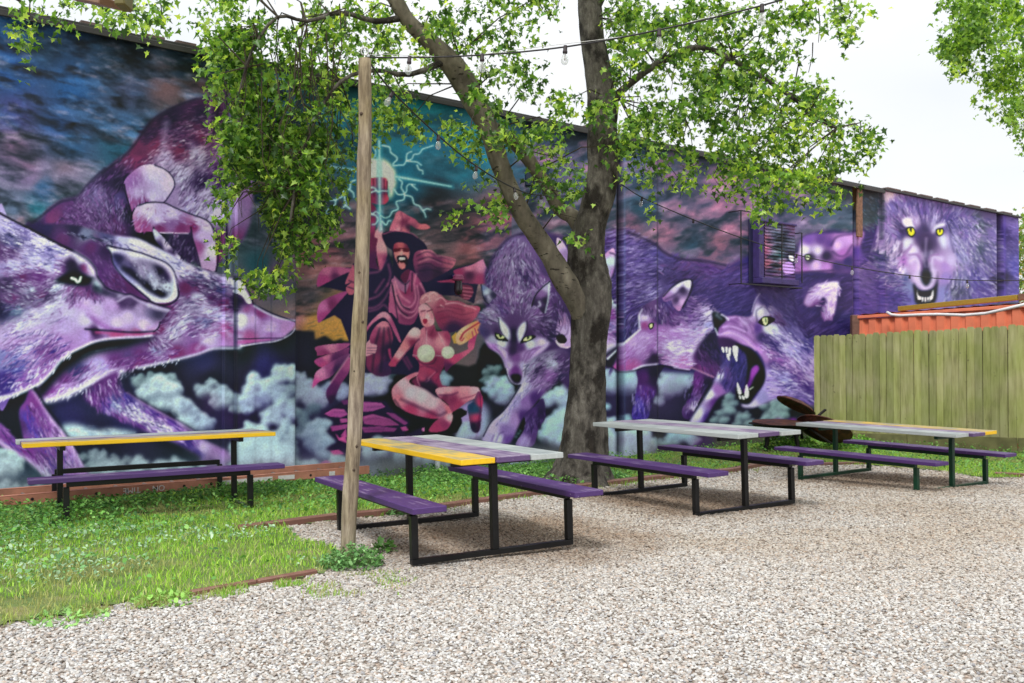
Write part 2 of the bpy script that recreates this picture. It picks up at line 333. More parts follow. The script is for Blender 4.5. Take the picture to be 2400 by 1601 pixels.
# --- second wolf, head stretched to the right
V('B')
G("250,200 450,185 700,190 900,240 1100,290 1300,320 1450,390 1600,460 1700,520 1850,590 1950,620 2100,680 2180,700 2230,720 2280,790 2320,880 2340,930 2440,990 2550,1040 2700,1080 2745,1095 2725,1160 2680,1210 2630,1250 2560,1275 2400,1295 2300,1310 2200,1335 2100,1335 2000,1355 1850,1410 1700,1440 1550,1475 1400,1510 1200,1560 1100,1590 900,1670 750,1740 600,1800 420,1850 340,1780 400,1640 600,1400 300,900 300,215","400,230,2a2050 700,230,2a2048 600,320,6a305c 850,400,6a2c5c 1000,430,3a2050 800,280,6a6a90 1000,300,50487a 1150,340,a8a0d0 1250,370,c0b8e0 1350,370,c8b8dc 1050,700,6a2c5c 950,620,5a3070 1200,800,6a2c5c 1500,480,b8b0dc 1650,560,b0a8d4 1720,600,c4b4dc 1900,650,c8b4dc 1750,780,7a305c 1850,760,7a3460 1830,680,5a4a78 1950,740,3a3260 2050,800,504880 2150,720,c0b4d8 2000,880,6a2c5c 2100,950,782c58 1850,880,b0a8cc 1750,950,80709c 1950,1000,b8b0dc 1700,1100,b8b0d8 1900,1100,7068a0 2050,1050,b0a4d4 1600,1200,b8a8d0 1550,1000,8a3868 1500,1150,8a3a68 1800,1200,8a60a0 2100,1150,b05888 1950,1250,c8a8d0 1850,1350,9a4880 1650,1400,8a3868 1400,1300,7a3c70 1450,1350,9088b8 1300,1420,7a3468 2250,970,a05080 2350,1070,c498d0 2500,1170,c0a0d8 2650,1150,c080b0 2400,1020,9a4478 2300,1250,b05888 2500,1220,b070a8 2230,1070,d0c8e8 1200,1400,5a3c78 1100,1470,7a3870 950,1540,a898d8 850,1620,b8a8dc 1300,1470,8a3c70 700,1560,3a3870 600,1640,7a3870 450,1750,9a4890 600,1720,b8a0d8",1,1.7)
F("1000,300 1700,520 2150,700 2100,800 1700,640 1300,450 1000,400","1200,370,28 2000,690,25","d8ccec 3a3468 a8a0d8 c8b8e0",140,60,.65)
F("450,230 1000,300 1000,380 700,290","700,260,20","a0a4c8 181638 181638",140,60,.7)
F("1700,600 2150,760 2180,1000 2000,900 1700,700","1900,750,20 2100,900,15","d0c8e8 282450 282450 7a3460",170,55,.75)
F("1550,1000 1700,850 2000,900 2180,1080 2000,1250 1700,1250 1500,1350 1380,1300","1700,1000,-20 1900,1050,-15 1600,1200,-45 1450,1300,60 1900,900,10","e0d4f0 3a3468 c8b8e0 8a3868",150,70,.65)
F("850,450 1000,480 1250,850 1400,900 1150,880 900,640","1000,650,60 1200,850,40","3a2458 a080c0 5a2858",110,60,.5)
F("600,1600 1100,1450 1600,1350 1600,1450 1100,1570 500,1820","700,1650,-40 1200,1500,-25 1500,1420,-20","d0b8e8 5a2c78 9a4888",120,80,.5)
# light jaw fringe
L("2740,1150 2690,1215 2560,1277 2400,1297 2230,1325","d8c0e0",6,12);L("2230,1325 2190,1345 2000,1350 1850,1400 1700,1440 1500,1485 1300,1530","d8c8e4",10,22,2)
L("1150,1560 1000,1600 800,1700 600,1790 430,1835","dcd0f0",40,50,4,.9)
F("1100,1540 1650,1420 1650,1480 1150,1620","1300,1560,125","e4dcf0",50,40,.9,1,8,.15);F("420,1760 900,1620 1150,1540 1150,1590 900,1690 700,1790 420,1870","600,1780,125 900,1650,120","f0e8f8",55,45,.9,1,8,.15)
# snout detail
P("2215,960 2250,960 2240,1330 2205,1330","d8cce8",3,.55)
P("2160,850 2230,860 2300,930 2310,945 2240,945 2200,1020 2170,960","2a2048",3)
G("2160,700 2230,715 2275,790 2180,780","2200,740,dccce8 2260,780,c0b0d8");G("2180,800 2260,800 2310,870 2330,930 2290,930 2240,860 2180,830","2200,815,e0d0e8 2310,900,c8b4d8")
L("2170,700 2235,712 2285,785 2325,870 2345,935 2440,985 2550,1035 2740,1100","191230",14,12)
L("2350,950 2450,1010 2600,1070 2740,1090","c8c4e0",14,4,1.5)
L("2200,1258 2300,1258 2450,1253 2620,1250","301430",9,7);L("2200,1290 2350,1280 2500,1265","b8508c",20,10,2,.8)
LL("2430,1070 2520,1085 2600,1110|2430,1115 2520,1130|2450,1150 2560,1160","8a5a9c",5,5,1.5,.6)
LL("2000,1130 2080,1120 2160,1190 2230,1200|1900,1190 2000,1170 2080,1190|1900,1260 2000,1200","a04078",14,8,3,.7);LL("1980,1160 2060,1150 2140,1220|1850,1350 1950,1240 2050,1230","dcc8e8",16,10,4,.6)
# ear of second wolf
G("1000,395 1100,420 1300,460 1450,510 1560,555 1620,620 1650,720 1668,850 1620,905 1540,925 1450,915 1380,860 1250,750 1150,670 1080,600 1060,540 1040,450","1010,400,d0c8e4 1300,460,c8c0e4 1600,600,d0b4d4 1650,800,c8c8e4 1540,900,c8c0dc 1400,860,b8b4d8 1150,660,9088c0 1060,560,6a60a0",.6)
G("1050,455 1200,485 1400,525 1550,600 1610,700 1625,800 1570,870 1490,860 1380,790 1250,680 1120,580","1100,500,2a2450 1200,560,5a5080 1350,600,9488b0 1500,620,282040 1570,660,382c58 1450,740,a8a8c4 1380,770,181530 1500,830,141230 1250,680,201c40 1560,770,b4b8d0 1250,500,a898b8 1200,620,242048 1420,660,9898bc 1330,640,8880a8",2)
L("1160,600 1300,700 1400,790 1510,840","14122c",34,34,4,.85);F("1200,520 1400,560 1600,720 1560,820 1350,720","1400,650,60","d0d0e0 2a2444 8a80a8",110,35,.6)
L("1000,395 1040,450 1065,560 1160,680 1260,770 1380,870 1440,925 1540,940 1625,915 1675,850 1655,700 1620,605 1550,540 1440,495 1300,445 1110,405 1000,385","15122c",9,9,1)
LL("1640,640 1700,720|1650,700 1680,800|1620,640 1670,740","d0b8d8",8,3,1,.8)
# --- dark throat gap
P("1420,1235 1440,1260 1300,1300 1150,1345 900,1400 700,1500 560,1610 470,1720 380,1820 350,1790 400,1640 600,1400 900,1280","12181a",4)
LL("770,1420 850,1380 930,1370|900,1370 990,1355|1000,1350 1100,1335","6a6a80",6,2,1.5,.7)
# --- nearest wolf
G("-10,100 100,150 300,250 520,370 700,460 820,540 880,610 895,660 905,680 950,740 1010,800 1180,855 1215,852 1290,890 1420,935 1520,965 1590,985 1560,1040 1520,1090 1495,1105 1500,1130 1470,1170 1440,1200 1420,1235 1300,1248 1050,1262 900,1290 760,1350 680,1390 560,1470 490,1570 380,1680 270,1735 120,1795 -10,1820","50,200,a8a0d0 200,280,6a6098 100,320,3a3a68 50,460,6a3a6a 330,360,c0b8e0 450,330,d0c4e4 300,480,b0a8d8 450,420,6a60a0 600,440,c8b8dc 750,530,cbb8e0 850,600,c8a0c4 780,580,9a4070 680,560,4a2448 700,620,2a2040 560,600,8a4a80 450,570,b0a8d8 100,560,b0a8d8 30,600,9080b8 200,700,7a3566 350,700,7a3a78 60,740,3c2c58 250,790,a0a0c4 500,780,b8b8d8 450,870,50406a 100,880,7a3a68 380,860,7a3a68 240,860,5a4a78 700,800,8a3f70 850,780,703060 560,860,c0b0d8 30,980,1c1c48 140,980,5a6a90 450,950,c8c0e0 300,1050,c8bce0 640,1000,b8a8d8 780,920,c8a0d0 900,1000,b8a0d8 1050,950,b090c8 1250,920,604068 1150,910,5a3a68 1400,1000,9080b0 1300,960,a890c0 1200,1050,bca4dc 1350,1130,c4ace0 800,1080,c0b0dc 950,1140,b898d0 1100,1110,c0a8dc 900,1185,5a2850 1100,1215,b05078 1300,1220,b05880 1400,1205,c890b8 600,1150,b098d0 200,1150,c8c0e4 100,1250,c0a0d0 300,1250,c8b0dc 600,1280,a880c0 200,1350,c0b0e0 400,1400,8a5090 600,1380,9a70b0 50,1460,7a78b8 150,1540,6a68b0 300,1480,b090c8 50,1650,3c2c80 200,1620,8a60b0 330,1560,a880c0 400,1540,9a60a0 800,1220,a888c8",.6,1.8)
L("905,1195 1100,1205 1300,1212 1440,1205","b85080",24,14,2,.9)
L("1430,1228 1300,1240 1080,1250 900,1278 760,1340 660,1390 560,1470 490,1560 380,1670 260,1730 120,1785 0,1815","dccfee",8,34,2,.95)
F("0,120 500,370 600,460 500,640 200,620 0,560","100,250,25 400,500,8 300,350,20","dcd4f0 34306a 6a60a8 d0c4ec",170,75,.65)
F("0,560 500,620 500,760 0,760","200,650,12","7a3566 c0b8e0 5a3070",90,70,.55)
F("0,760 650,720 700,900 300,960 0,980","200,820,20 500,820,-30 600,850,-45","e0dcf0 2c2850 7a3a68 9a98c4",160,60,.65)
F("0,960 400,900 600,1000 500,1250 200,1300 0,1250","100,1000,-20 300,1150,-25","e4dcf4 a898cc 8a6ab0 5a5a90",90,80,.5)
F("0,1250 500,1250 640,1350 500,1480 300,1640 0,1760","100,1500,-25 400,1400,-42 200,1350,-25","dcd0f4 2c2888 2c2870 a060a0",150,80,.6)
F("600,780 900,770 1000,850 800,930 650,930","700,850,120 850,830,75","2a2048 c090c0 8a3f70",120,60,.5)
F("450,1450 700,1370 500,1580 120,1810 0,1830 0,1740","300,1720,128 500,1580,118","f0ecfa d8ccf0",60,50,.9,1,8,.15)
L("0,80 100,135 300,235 520,352 700,440 830,520 895,600 912,670 960,735 1015,790 1180,842 1220,838 1300,875 1520,950 1600,980","12102a",18,8,1)
L("700,470 800,530 850,590 880,650 850,670","ddd0ee",34,22,5,.9)
P("640,560 700,520 760,580 800,640 790,660 640,650 610,600","201838",6,.85);P("770,600 840,620 860,660 800,650","9a3c68",5,.8)
P("520,720 620,650 720,630 850,680 895,690 860,740 780,765 680,755 560,735","14121e",2);L("672,688 705,700 725,722 745,715 757,680","e0e9bc",26,22)
G("900,690 960,750 1010,800 1180,858 1130,880 1050,868 960,850 880,815 860,740","920,740,98a0b8 900,780,30304c 1000,820,3a3054 1150,862,a8a0c8 1050,850,4a3a64",2)
P("1105,900 1210,858 1290,900 1400,950 1350,955 1200,925","5a3a68",5,.7);L("1105,905 1210,856 1300,900 1400,945","d0b8dc",12,8,2,.8)
P("1400,960 1480,990 1590,985 1562,1040 1520,1092 1450,1080 1420,1020","241c3e",5,.9);L("1400,940 1500,975 1585,990","d8c4e4",26,10,3,.9)
L("1500,1105 1480,1160 1440,1190","181028",10,6);L("800,1165 900,1172 1050,1182 1150,1192 1300,1196 1440,1186","1c1028",10,10,1.5)
LL("820,1030 950,1130 1120,1180|870,1060 1000,1150","8a4a98",10,6,4,.6);LL("700,930 800,960 900,1050 1000,1120|1000,960 1100,950|250,1180 400,1140|0,1320 200,1280 400,1240","b880c0",20,10,5,.5)
L("1380,1140 1420,1170 1480,1110","c87aa8",14,8,4,.6)
LL("560,1000 575,1020|480,1030 500,1022|270,1050 300,1045|300,1080 350,1070|220,1090 240,1080","6a3a78",8,4,1,.8)
# --- legs below
V('D')
G("-10,680 150,830 230,900 180,600 240,480 300,370 420,540 500,660 640,830 830,1160 930,1330 850,1340 760,1240 640,1210 590,1330 480,1210 330,1100 250,1030 130,980 -10,870","320,500,8a3c80 260,650,50389a 350,750,6a50a8 420,700,7a3a80 500,700,c890c0 580,800,c8a0cc 200,700,4a2a68 60,850,6a3a88 60,900,a080c8 250,960,8a3a80 400,1000,6a3c80 500,1100,50388a 680,1000,a080c0 740,1080,b090c4 780,1150,9a78b0 400,1150,b0a0d0 860,1290,5a4480",1)
F("0,700 250,900 250,500 400,560 640,830 830,1180 560,1300 300,1050 0,880","300,600,75 450,800,60 650,1000,65 100,850,45 400,1100,55","d0b8e8 4430a0 8a3c90 201850",140,90,.6)
L("310,390 420,560 500,680 640,850 700,960 800,1120","dca8d0",10,14,3,.8);L("330,360 440,540 520,640 650,830 720,930 840,1160","14122a",12,8,2)
L("0,860 130,965 250,1020 330,1090 470,1200","d8c8f0",22,16,4,.8)
G("1120,200 1110,330 1200,420 1350,510 1550,620 1700,700 1830,790 1950,860 2080,920 2150,980 2170,1030 2120,1070 2150,1190 1900,1110 1880,1010 1780,950 1650,880 1500,820 1350,760 1200,690 1050,620 900,540 820,480 790,430 880,330 980,260","1050,300,7a3a78 950,380,6a3070 880,470,602c78 1000,500,50388a 1100,450,50488a 1080,520,9098c4 1250,560,c0b8dc 1350,640,c0b0dc 1500,700,c4bce0 1200,420,5a48a0 1400,560,6a48a0 1600,660,7050a8 1500,590,a070b8 1100,620,6a3880 1300,700,5a3480 1700,760,a080c0 1900,920,b098cc 2050,980,9a6ca8 1750,880,3a2878 1850,970,3a2878 2000,1080,5a2c68",2)
F("820,350 1120,250 1200,420 1800,780 1700,860 1100,620 820,480","900,400,80 1100,500,60 1400,640,38","e0d4f4 3c2880 a070c0 2c2060",130,80,.65)
F("1050,480 1300,560 1600,720 1500,780 1150,600","1300,640,35","f0e8f8 d8d0ec 383068",170,60,.8)
L("1200,400 1350,500 1550,610 1700,690 1850,790","caa0dc",10,10,2,.8);L("1180,380 1360,490 1560,600 1720,690 1980,850 2100,915","14122a",10,6,2,.8)
# --- robed wizard holding up a ball of lightning
V('F')
P("600,80 860,90 980,260 960,430 850,560 640,560 560,300","2aa0c4",16,.35);P("640,140 700,125 780,128 850,165 900,225 922,300 912,400 885,480 855,512 845,420 800,330 680,320 600,250","e4ecd4",1.6)
G("650,330 690,312 830,318 835,450 850,520 800,562 700,550 640,500","720,350,b85878 810,350,c46480 760,450,7a2850 830,520,b85070 700,500,8a3460",.6)
LL("700,320 705,480|730,320 740,460|800,325 805,460|830,340 830,460","4a1840",8,8)
G("650,560 700,560 740,620 735,700 720,850 745,880 735,1100 760,1170 640,1160","680,620,7a2c58 680,900,6a2450 700,1100,501c50 650,750,983868",.6)
G("745,640 790,700 795,860 830,980 832,1060 800,1150 765,1165 740,1040 735,950 748,885 718,865 725,820 750,760","760,700,c07090 755,850,d88ca0 790,960,d898a8 770,1080,b85c84 810,1080,7a3060",.6)
L("755,-40 757,300 760,620 770,790","5fc4dc",30,30,4,.9);L("755,-40 758,300 762,620 772,790","c4e4e8",12,10,1)
L("930,300 1150,340 1440,392","38b0cc",30,8,4,.8);L("920,298 1150,338 1430,388","b8e4e4",20,6,1.2);L("540,240 420,220 290,200","b0e0e4",18,5,1.5)
BO="785,5 850,20 865,70 915,110 920,140 890,170 890,192 940,188 985,185 1010,150 1060,130 1080,90 1130,80 1160,40 1210,22 1262,4|1010,145 1015,85 1060,60|1020,150 1070,155 1110,160 1150,190|1110,190 1130,230 1160,240 1165,270|695,20 722,60 715,115|940,320 970,350 962,400 988,450 985,510 920,528 918,555 932,600 880,622 850,670 805,682 770,660|900,420 930,462 985,460 1012,430 1012,395 1035,368 1092,372|1060,375 1090,400 1112,420|1000,470 1060,488 1082,550 1130,570 1165,612 1200,598 1238,606|1165,615 1180,640 1192,675|530,330 488,350 478,410 418,430 410,480 350,515 340,560 268,605 265,640|480,420 512,450 520,490|430,480 442,560 482,600|440,565 410,590|350,515 290,512 268,478|655,628 690,648 722,625 752,642|655,640 720,660 742,700 720,740 690,745|660,400 705,400 742,432 790,430 832,432|665,450 720,430 750,445|780,715 820,750 840,712 862,712"
LL(BO,"2a9cc0",20,16,3,.45);LL(BO,"cdf0f2",11,7,.8,1)
G("860,812 865,770 900,690 920,640 950,620 1000,645 1060,680 1100,700 1140,740 1200,745 1240,780 1180,797 1120,792 1050,760 1040,830 900,815","950,680,cc7c94 900,780,c46c8c 1050,710,b45c7c 1180,770,cc6c7c 1030,770,3a1c40 990,800,c06880 985,720,7a3058 930,800,d890a4",.6)
LL("960,640 975,700 960,800|1030,690 1010,730 1040,770","6a2450",10,6,1.5,.7)
P("170,1325 240,1160 500,1150 520,1110 640,1150 780,1180 850,1010 890,1150 1050,1150 1400,1180 1740,1090 1800,1290 1690,1300 1650,1490 1500,1420 1200,1400 1120,1500 1150,1600 1290,1800 1290,2050 1200,2170 860,2150 640,2140 430,2100 330,1960 200,1960 180,1900 480,1850 400,1640 340,1600 190,1670 200,1590 400,1450 440,1380 280,1340","1e1540",.8,1,False)
P("788,840 830,815 900,808 1050,830 1130,880 1190,930 1212,985 1170,1000 1110,1080 1070,1200 1000,1260 900,1200 885,1010 840,960 800,900","1a133c",.6)
L("795,835 900,806 1050,826 1115,868","c06488",9,6)
G("905,930 960,915 1020,940 1045,1000 1040,1050 1012,1120 1000,1160 960,1162 930,1110 905,1050 895,980","950,935,b05868 920,1015,c87880 1005,1015,cc7c84 960,1040,e89ca0 960,1150,cc7480 900,960,8a3050 1020,960,6a2448",.5)
P("900,975 1035,972 1030,1008 960,998 905,1008","5a1430");P("925,1052 960,1036 1010,1042 1032,1090 1020,1140 995,1105 985,1062 950,1068 942,1120 928,1085","180f2c");P("948,1068 1005,1064 1012,1102 958,1106","2a0c20");P("948,1060 998,1058 1002,1078 952,1082","e8ccd4")
L("965,985 962,1030","f0b0b0",14,8,1.5)
G("1100,1010 1180,985 1250,990 1300,1030 1400,1050 1480,1080 1450,1150 1380,1200 1300,1240 1200,1290 1120,1250 1080,1100","1200,1015,b86888 1300,1090,6a2c58 1400,1090,a05070 1450,1100,b86880 1200,1180,3a1c48 1130,1060,7a3460 1300,1200,30183c",.8)
LL("1110,1040 1200,1000 1280,1030 1380,1060 1470,1085|1120,1080 1220,1050 1320,1090 1440,1120|1120,1130 1220,1110 1300,1150 1420,1160|1130,1180 1250,1170 1340,1200","180f30",8,4,1.2,.8);LL("1150,1000 1220,985 1270,1005 1290,1035|1300,1040 1360,1045 1420,1070 1470,1075|1130,1100 1230,1070 1330,1110","d898a4",8,4,1.2,.7)
G("235,1160 500,1160 490,1190 430,1215 300,1280 178,1330","260,1180,c06c98 250,1260,a84080 400,1185,b05888 350,1240,5a2458",.6)
G("200,1495 360,1402 465,1380 400,1460 300,1570 190,1670","230,1520,c870ac 250,1600,ac4484 400,1420,a04484 320,1500,7a2c64",.6)
P("520,1130 490,1180 450,1270 445,1310 500,1290 450,1340 470,1400 520,1400 560,1300","b05878",.7)
LL("470,1270 520,1290|460,1330 520,1350","2a1440",8,8)
V('G')
G("1460,60 1620,10 1720,-40 1745,-20 1790,172 1500,175 1300,165 1480,130","1600,35,c47494 1700,20,c87898 1600,95,4a1844 1700,140,9c3c68 1400,160,a03c68 1500,80,902f60",.6)
P("1500,210 1560,190 1630,210 1642,270 1600,335 1540,322 1508,270","6a2448");LL("1515,215 1620,225|1540,250 1635,262|1545,285 1620,298|1550,315 1600,320","c87890",10,6,1)
G("870,170 900,130 905,110 990,175 1045,60 1120,120 1190,260 1150,400 1080,560 960,560 930,520 880,460 850,430","890,200,b06890 950,150,7a4c80 930,300,b05884 1000,240,8a2c5c 1080,150,a04478 1150,260,6a2858 1000,450,702858 900,430,b05888 1000,360,a04878",.6)
P("905,110 990,180 1045,150 1010,265 945,225 905,160","a0608c",.6);P("1005,60 1050,60 1010,180 960,120","5c1c48",.6)
LL("890,200 920,330 990,430 1080,440 1125,330 1110,200|905,160 960,290 1040,355|915,280 960,370 1040,400 1095,330 1085,200|940,440 1020,500 1090,470 1140,380|1140,180 1190,270|1100,90 1080,180","dc94b0",10,8,1.5,.8)
LL("880,200 905,330 960,440 1020,480|905,110 990,185 1040,150|1000,185 1000,270|925,290 970,385 1040,420|1065,80 1060,250|870,170 900,330 930,520","160f30",9,7,1)
LL("640,410 720,400 800,330 860,220|650,330 750,290 840,180|720,260 800,140|860,440 800,380 740,420 660,440|840,0 860,100 830,200|660,80 760,60 820,-40","b05888",12,6,2,.75)
G("620,625 700,520 790,448 860,480 920,600 965,720 950,730 900,640 860,560 800,500 700,560 630,650","700,540,b86890 800,470,d08ca8 900,560,a04878 640,620,a04878",.7)
G("700,620 780,540 850,560 890,700 850,850 870,960 860,1040 740,1050 650,980 640,870 660,740","790,565,cc7c98 750,700,6a2450 850,650,8a3460 720,900,802c5c 800,950,3a1c50 700,650,a04474 850,800,2a1440",.8)
LL("760,600 720,750 700,900 690,1000|800,600 790,780 770,1000|840,600 860,750 830,900","1c1236",12,10,2,.8)
P("628,770 668,712 682,742 735,758 738,790 725,835 700,842 630,862","cc8ca4");LL("640,782 735,782|640,806 730,810|640,832 710,834","3a1844",6,6)
LL("1010,870 1060,960|980,880 1040,980","a03c70",14,8,2,.8)
G("180,770 480,742 400,812 200,862 178,830","300,775,cc7ca4 250,840,8a346c 420,780,a04c84");G("170,890 400,812 480,780 440,880 250,965 175,945","250,860,c8709c 350,890,5c2460 230,940,b04480 200,900,9c4080")
G("135,1165 150,1070 200,985 480,835 400,960 300,1062 200,1105","200,1010,cc80b0 300,960,a04c88 160,1120,c4549c 350,980,401c54");G("265,1190 300,1130 480,870 482,1000 400,1130 320,1305 270,1260","300,1180,5c2064 400,1040,7a3070 450,930,a04c84 330,1270,301848")
L("300,1110 400,960 480,850","d08cb4",10,6,1.5)
# rocks
V('H')
P("240,760 330,700 450,620 820,640 900,740 1050,840 1000,960 1140,900 1190,880 1160,960 1000,1160 600,1200 430,1160 250,1100 300,1060 360,1030 260,930 330,850","22133f",1.2,1,False)
for s,c in (("245,765 330,715 430,720 470,770 400,800 300,790","a84c98"),("400,640 480,630 500,670 430,680","6a2c70"),("610,650 780,660 820,700 700,740 600,745 600,680","a04c94"),("390,810 460,810 470,840 400,850","a84c94"),("300,880 470,860 460,900 320,930","9c448c"),("600,790 700,765 860,810 950,870 800,880 620,860","9c4488"),("820,750 900,760 1030,850 1000,870 880,800","8a3c80"),("590,890 760,880 930,900 900,930 620,940","8a3c80"),("960,890 1010,880 1040,920 980,925","b04c90"),("345,940 390,990 440,960 460,1040 380,1010","c4549c"),("400,970 450,900 460,990","b04c94"),("300,1110 380,1100 440,1140 330,1150","b84c90"),("210,1220 260,1200 315,1210 280,1258 220,1250","b04488"),("1160,900 1188,890 1185,930 1165,925","d878b0"),("580,1120 760,1110 640,1150","a04890"),("1080,1180 1120,1150 1100,1200","a83c74")):
    P(s,c,.7,.95,False)
LL("620,820 760,800 900,850|600,910 800,905|640,700 780,690|330,745 440,750","22133f",5,4,1,.7);LL("260,755 330,722 420,728|620,795 700,778 820,805|620,668 770,668","d884bc",6,4,1,.7)
P("1440,740 1530,710 1585,740 1580,770 1530,800 1540,850 1490,940 1380,960 1440,860","0e0e16",.6,1,False)
# seated woman with a hot dog
V('G')
G("1140,380 1150,310 1200,270 1270,255 1340,290 1400,340 1500,345 1600,385 1700,400 1690,470 1620,550 1500,620 1400,645 1330,600 1290,520 1250,420 1200,370","1250,300,c48898 1350,380,a44c6c 1500,450,983c60 1600,420,b85474 1450,600,3a1848 1350,500,8a3058 1180,330,b87488",.7)
LL("1160,320 1190,290 1220,300 1230,330|1230,280 1270,262 1300,290|1290,330 1340,310 1380,350|1380,370 1440,360 1500,365 1560,390|1560,385 1620,400 1660,420|1330,380 1360,400|1200,350 1240,340","e4c0c8",9,6,1,.85);LL("1300,450 1400,430 1520,470 1640,450|1320,510 1420,490 1540,520 1600,510|1350,560 1450,550 1530,570|1300,400 1420,400 1550,430","5c1c44",8,4,1.2,.7)
G("1180,590 1270,570 1300,630 1400,630 1432,700 1412,770 1370,860 1370,950 1330,1040 1350,1130 1400,1160 1300,1300 1100,1170 1115,1060 1140,950 1100,880 1075,850 1110,700 1130,640","1150,640,c87890 1250,650,8a3058 1400,670,9c3c64 1200,720,c88098 1330,720,d890a0 1180,950,a84068 1250,1000,a43862 1330,980,782450 1150,1080,b04870 1270,920,802850 1220,1110,3a1c48 1290,1060,9c3060 1100,870,a03c68",.6)
LL("1140,960 1200,950 1300,1000|1230,1060 1290,1010|1290,1090 1330,1020|1200,960 1270,970 1300,1000","501848",8,6,1.2,.7);LL("1215,1070 1280,1010|1190,1110 1225,1080","e090a8",8,4,1,.8);LL("1190,590 1200,650|1270,590 1240,660","5c1840",8,5,1,.7)
G("1050,620 1110,595 1150,640 1110,730 1010,840 910,955 850,945 880,890 950,780","1080,640,e4b8c0 1000,770,cc7c8c 900,920,a03860 1070,740,8a3058 950,850,e098a8",.6)
L("1130,700 1030,800 920,930","501848",10,8,1,.8);L("850,800 862,870 905,950","a8386c",24,14,1.2)
G("1375,880 1500,840 1640,780 1600,835 1440,960 1385,1010","1450,890,b84870 1590,800,c06080 1420,960,50184c");G("1595,790 1600,720 1640,660 1680,620 1668,700 1642,800","1640,700,b04474 1610,780,c05c80")
G("1135,400 1180,370 1230,400 1258,450 1280,520 1262,570 1210,590 1168,572 1142,500 1130,440","1160,410,d09cac 1215,490,ecb8c0 1235,535,dc9cac 1150,450,c88098 1200,560,c87888 1250,480,c07088",.5)
LL("1150,440 1185,432|1205,440 1250,425","5a1838",9,7,.8);P("1170,520 1205,512 1212,540 1190,562 1172,545","a02850");L("1185,450 1180,500","b86880",6,5)
P("1440,680 1480,640 1530,700 1500,745 1460,742","c09450",.6,1,False);G("1480,720 1490,650 1560,585 1700,525 1762,545 1766,590 1680,655 1560,742 1510,755","1550,620,e4b498 1700,570,e88c68 1600,680,e89068 1530,710,e0a888");L("1520,690 1560,630 1700,540","a83c50",20,14);L("1510,700 1530,715 1550,690","a83c50",10,10);LL("1650,600 1670,660|1625,630 1640,690|1680,610 1700,650","9c3060",10,8)
for cx,cy,r in ((1200,838,84),(1405,830,60)):
    q=' '.join('%d,%d'%(cx+r*math.cos(t*.524),cy+r*math.sin(t*.524)) for t in range(12))
    G(q,"%d,%d,d8d8c8 %d,%d,c0b8a8 %d,%d,b0a8a0"%(cx-15,cy-10,cx+30,cy+50,cx,cy+75),.6)
LL("1198,755 1200,620|1375,775 1310,640","e0c0cc",6,5);LL("1070,848 1118,858|1284,852 1345,858","b8b0b8",7,7)
L("1120,900 1180,935 1260,925 1290,880","3a1440",10,8,1,.7)
G("1115,1010 1000,1060 900,1140 880,1220 920,1320 1040,1395 1200,1440 1350,1452 1440,1405 1432,1350 1300,1240 1180,1160 1070,1130 1045,1090 1120,1040","980,1120,dcb4c4 1050,1200,dcc8d8 1250,1300,dcb8c8 1350,1370,b880a0 920,1250,d87890 1050,1365,b03c6c 1250,1425,a83868 1400,1360,d06c84 1050,1040,c06c88 900,1180,dc8ca4 1150,1240,e0c8d4",.6)
L("960,1262 1050,1305 1200,1370 1310,1415 1380,1385","4a2048",12,10,2.5,.8);L("900,1270 1000,1390 1200,1455 1360,1458","1c1230",12,8,1.5,.8)
G("1060,1100 1120,1050 1140,1090 1290,1130 1320,1220 1300,1250 1200,1180 1090,1130","1080,1100,7a2c58 1200,1130,30183c 1280,1200,2a1438",1.2);L("1105,1040 1115,1090 1135,1135","dc90a8",8,5)
G("1295,1170 1400,1150 1650,1148 1702,1180 1702,1240 1600,1285 1480,1370 1440,1380 1400,1310 1310,1232","1400,1170,e4a0b0 1550,1180,dc8c9c 1650,1190,dca0b0 1450,1270,8a2c5c 1550,1230,c87c94 1340,1200,e0a0b4 1500,1310,a03864 1370,1250,7a2854",.6)
L("1320,1225 1420,1225 1490,1200","5a1c4c",12,8,1.5,.8);L("1520,1260 1620,1235 1700,1200","7a2450",9,7,1.2,.8)
G("1692,1190 1732,1260 1722,1400 1700,1565 1630,1565 1600,1420 1590,1330 1640,1290","1650,1350,14506c 1615,1330,103858 1705,1300,b83c68 1660,1440,b84474 1695,1500,501c50 1640,1520,201840",.6);L("1700,1220 1705,1330 1690,1450","501448",7,5)
G("1375,1420 1442,1400 1440,1480 1380,1560 1230,1570 1280,1480","1425,1440,dc98a8 1300,1530,a03464 1380,1500,8a3060");P("1395,1430 1440,1425 1445,1450 1410,1462","f0c0cc",1.5)
# --- pack in the middle and right: one dark furry mass, then heads
V('O')
G("1140,665 1145,625 1180,572 1210,552 1265,540 1330,555 1415,550 1470,540 1490,553 1537,572 1555,590 1592,607 1650,612 1700,625 1760,600 1850,620 1862,600 1870,580 1880,560 1905,547 1950,540 2000,545 2080,535 2090,760 2090,900 1910,940 1830,930 1760,940 1680,900 1640,880 1500,870 1400,865 1360,900 1340,920 1290,870 1230,830 1150,760","1180,620,4a3070 1230,600,6a5088 1260,700,5a3a78 1300,600,3a2860 1450,560,3a2060 1480,575,6a5898 1520,620,5a4890 1530,680,7060a0 1480,700,3a2468 1420,700,2a1a50 1560,630,3a3068 1580,640,2a1c50 1560,720,241838 1650,680,403070 1700,700,33286a 1800,720,322868 1750,660,3a2c70 1850,680,3c2c70 1950,680,302060 1980,760,241c58 1900,800,28205c 1750,780,2c2860 1650,760,302868 1600,740,4a3070 1860,700,3c2c74 1660,630,4a2c70 1600,625,4a3070 1350,700,3a2058 1370,850,2c1c50 1290,850,4a3068 1540,600,4a4080",1.5,1.5)
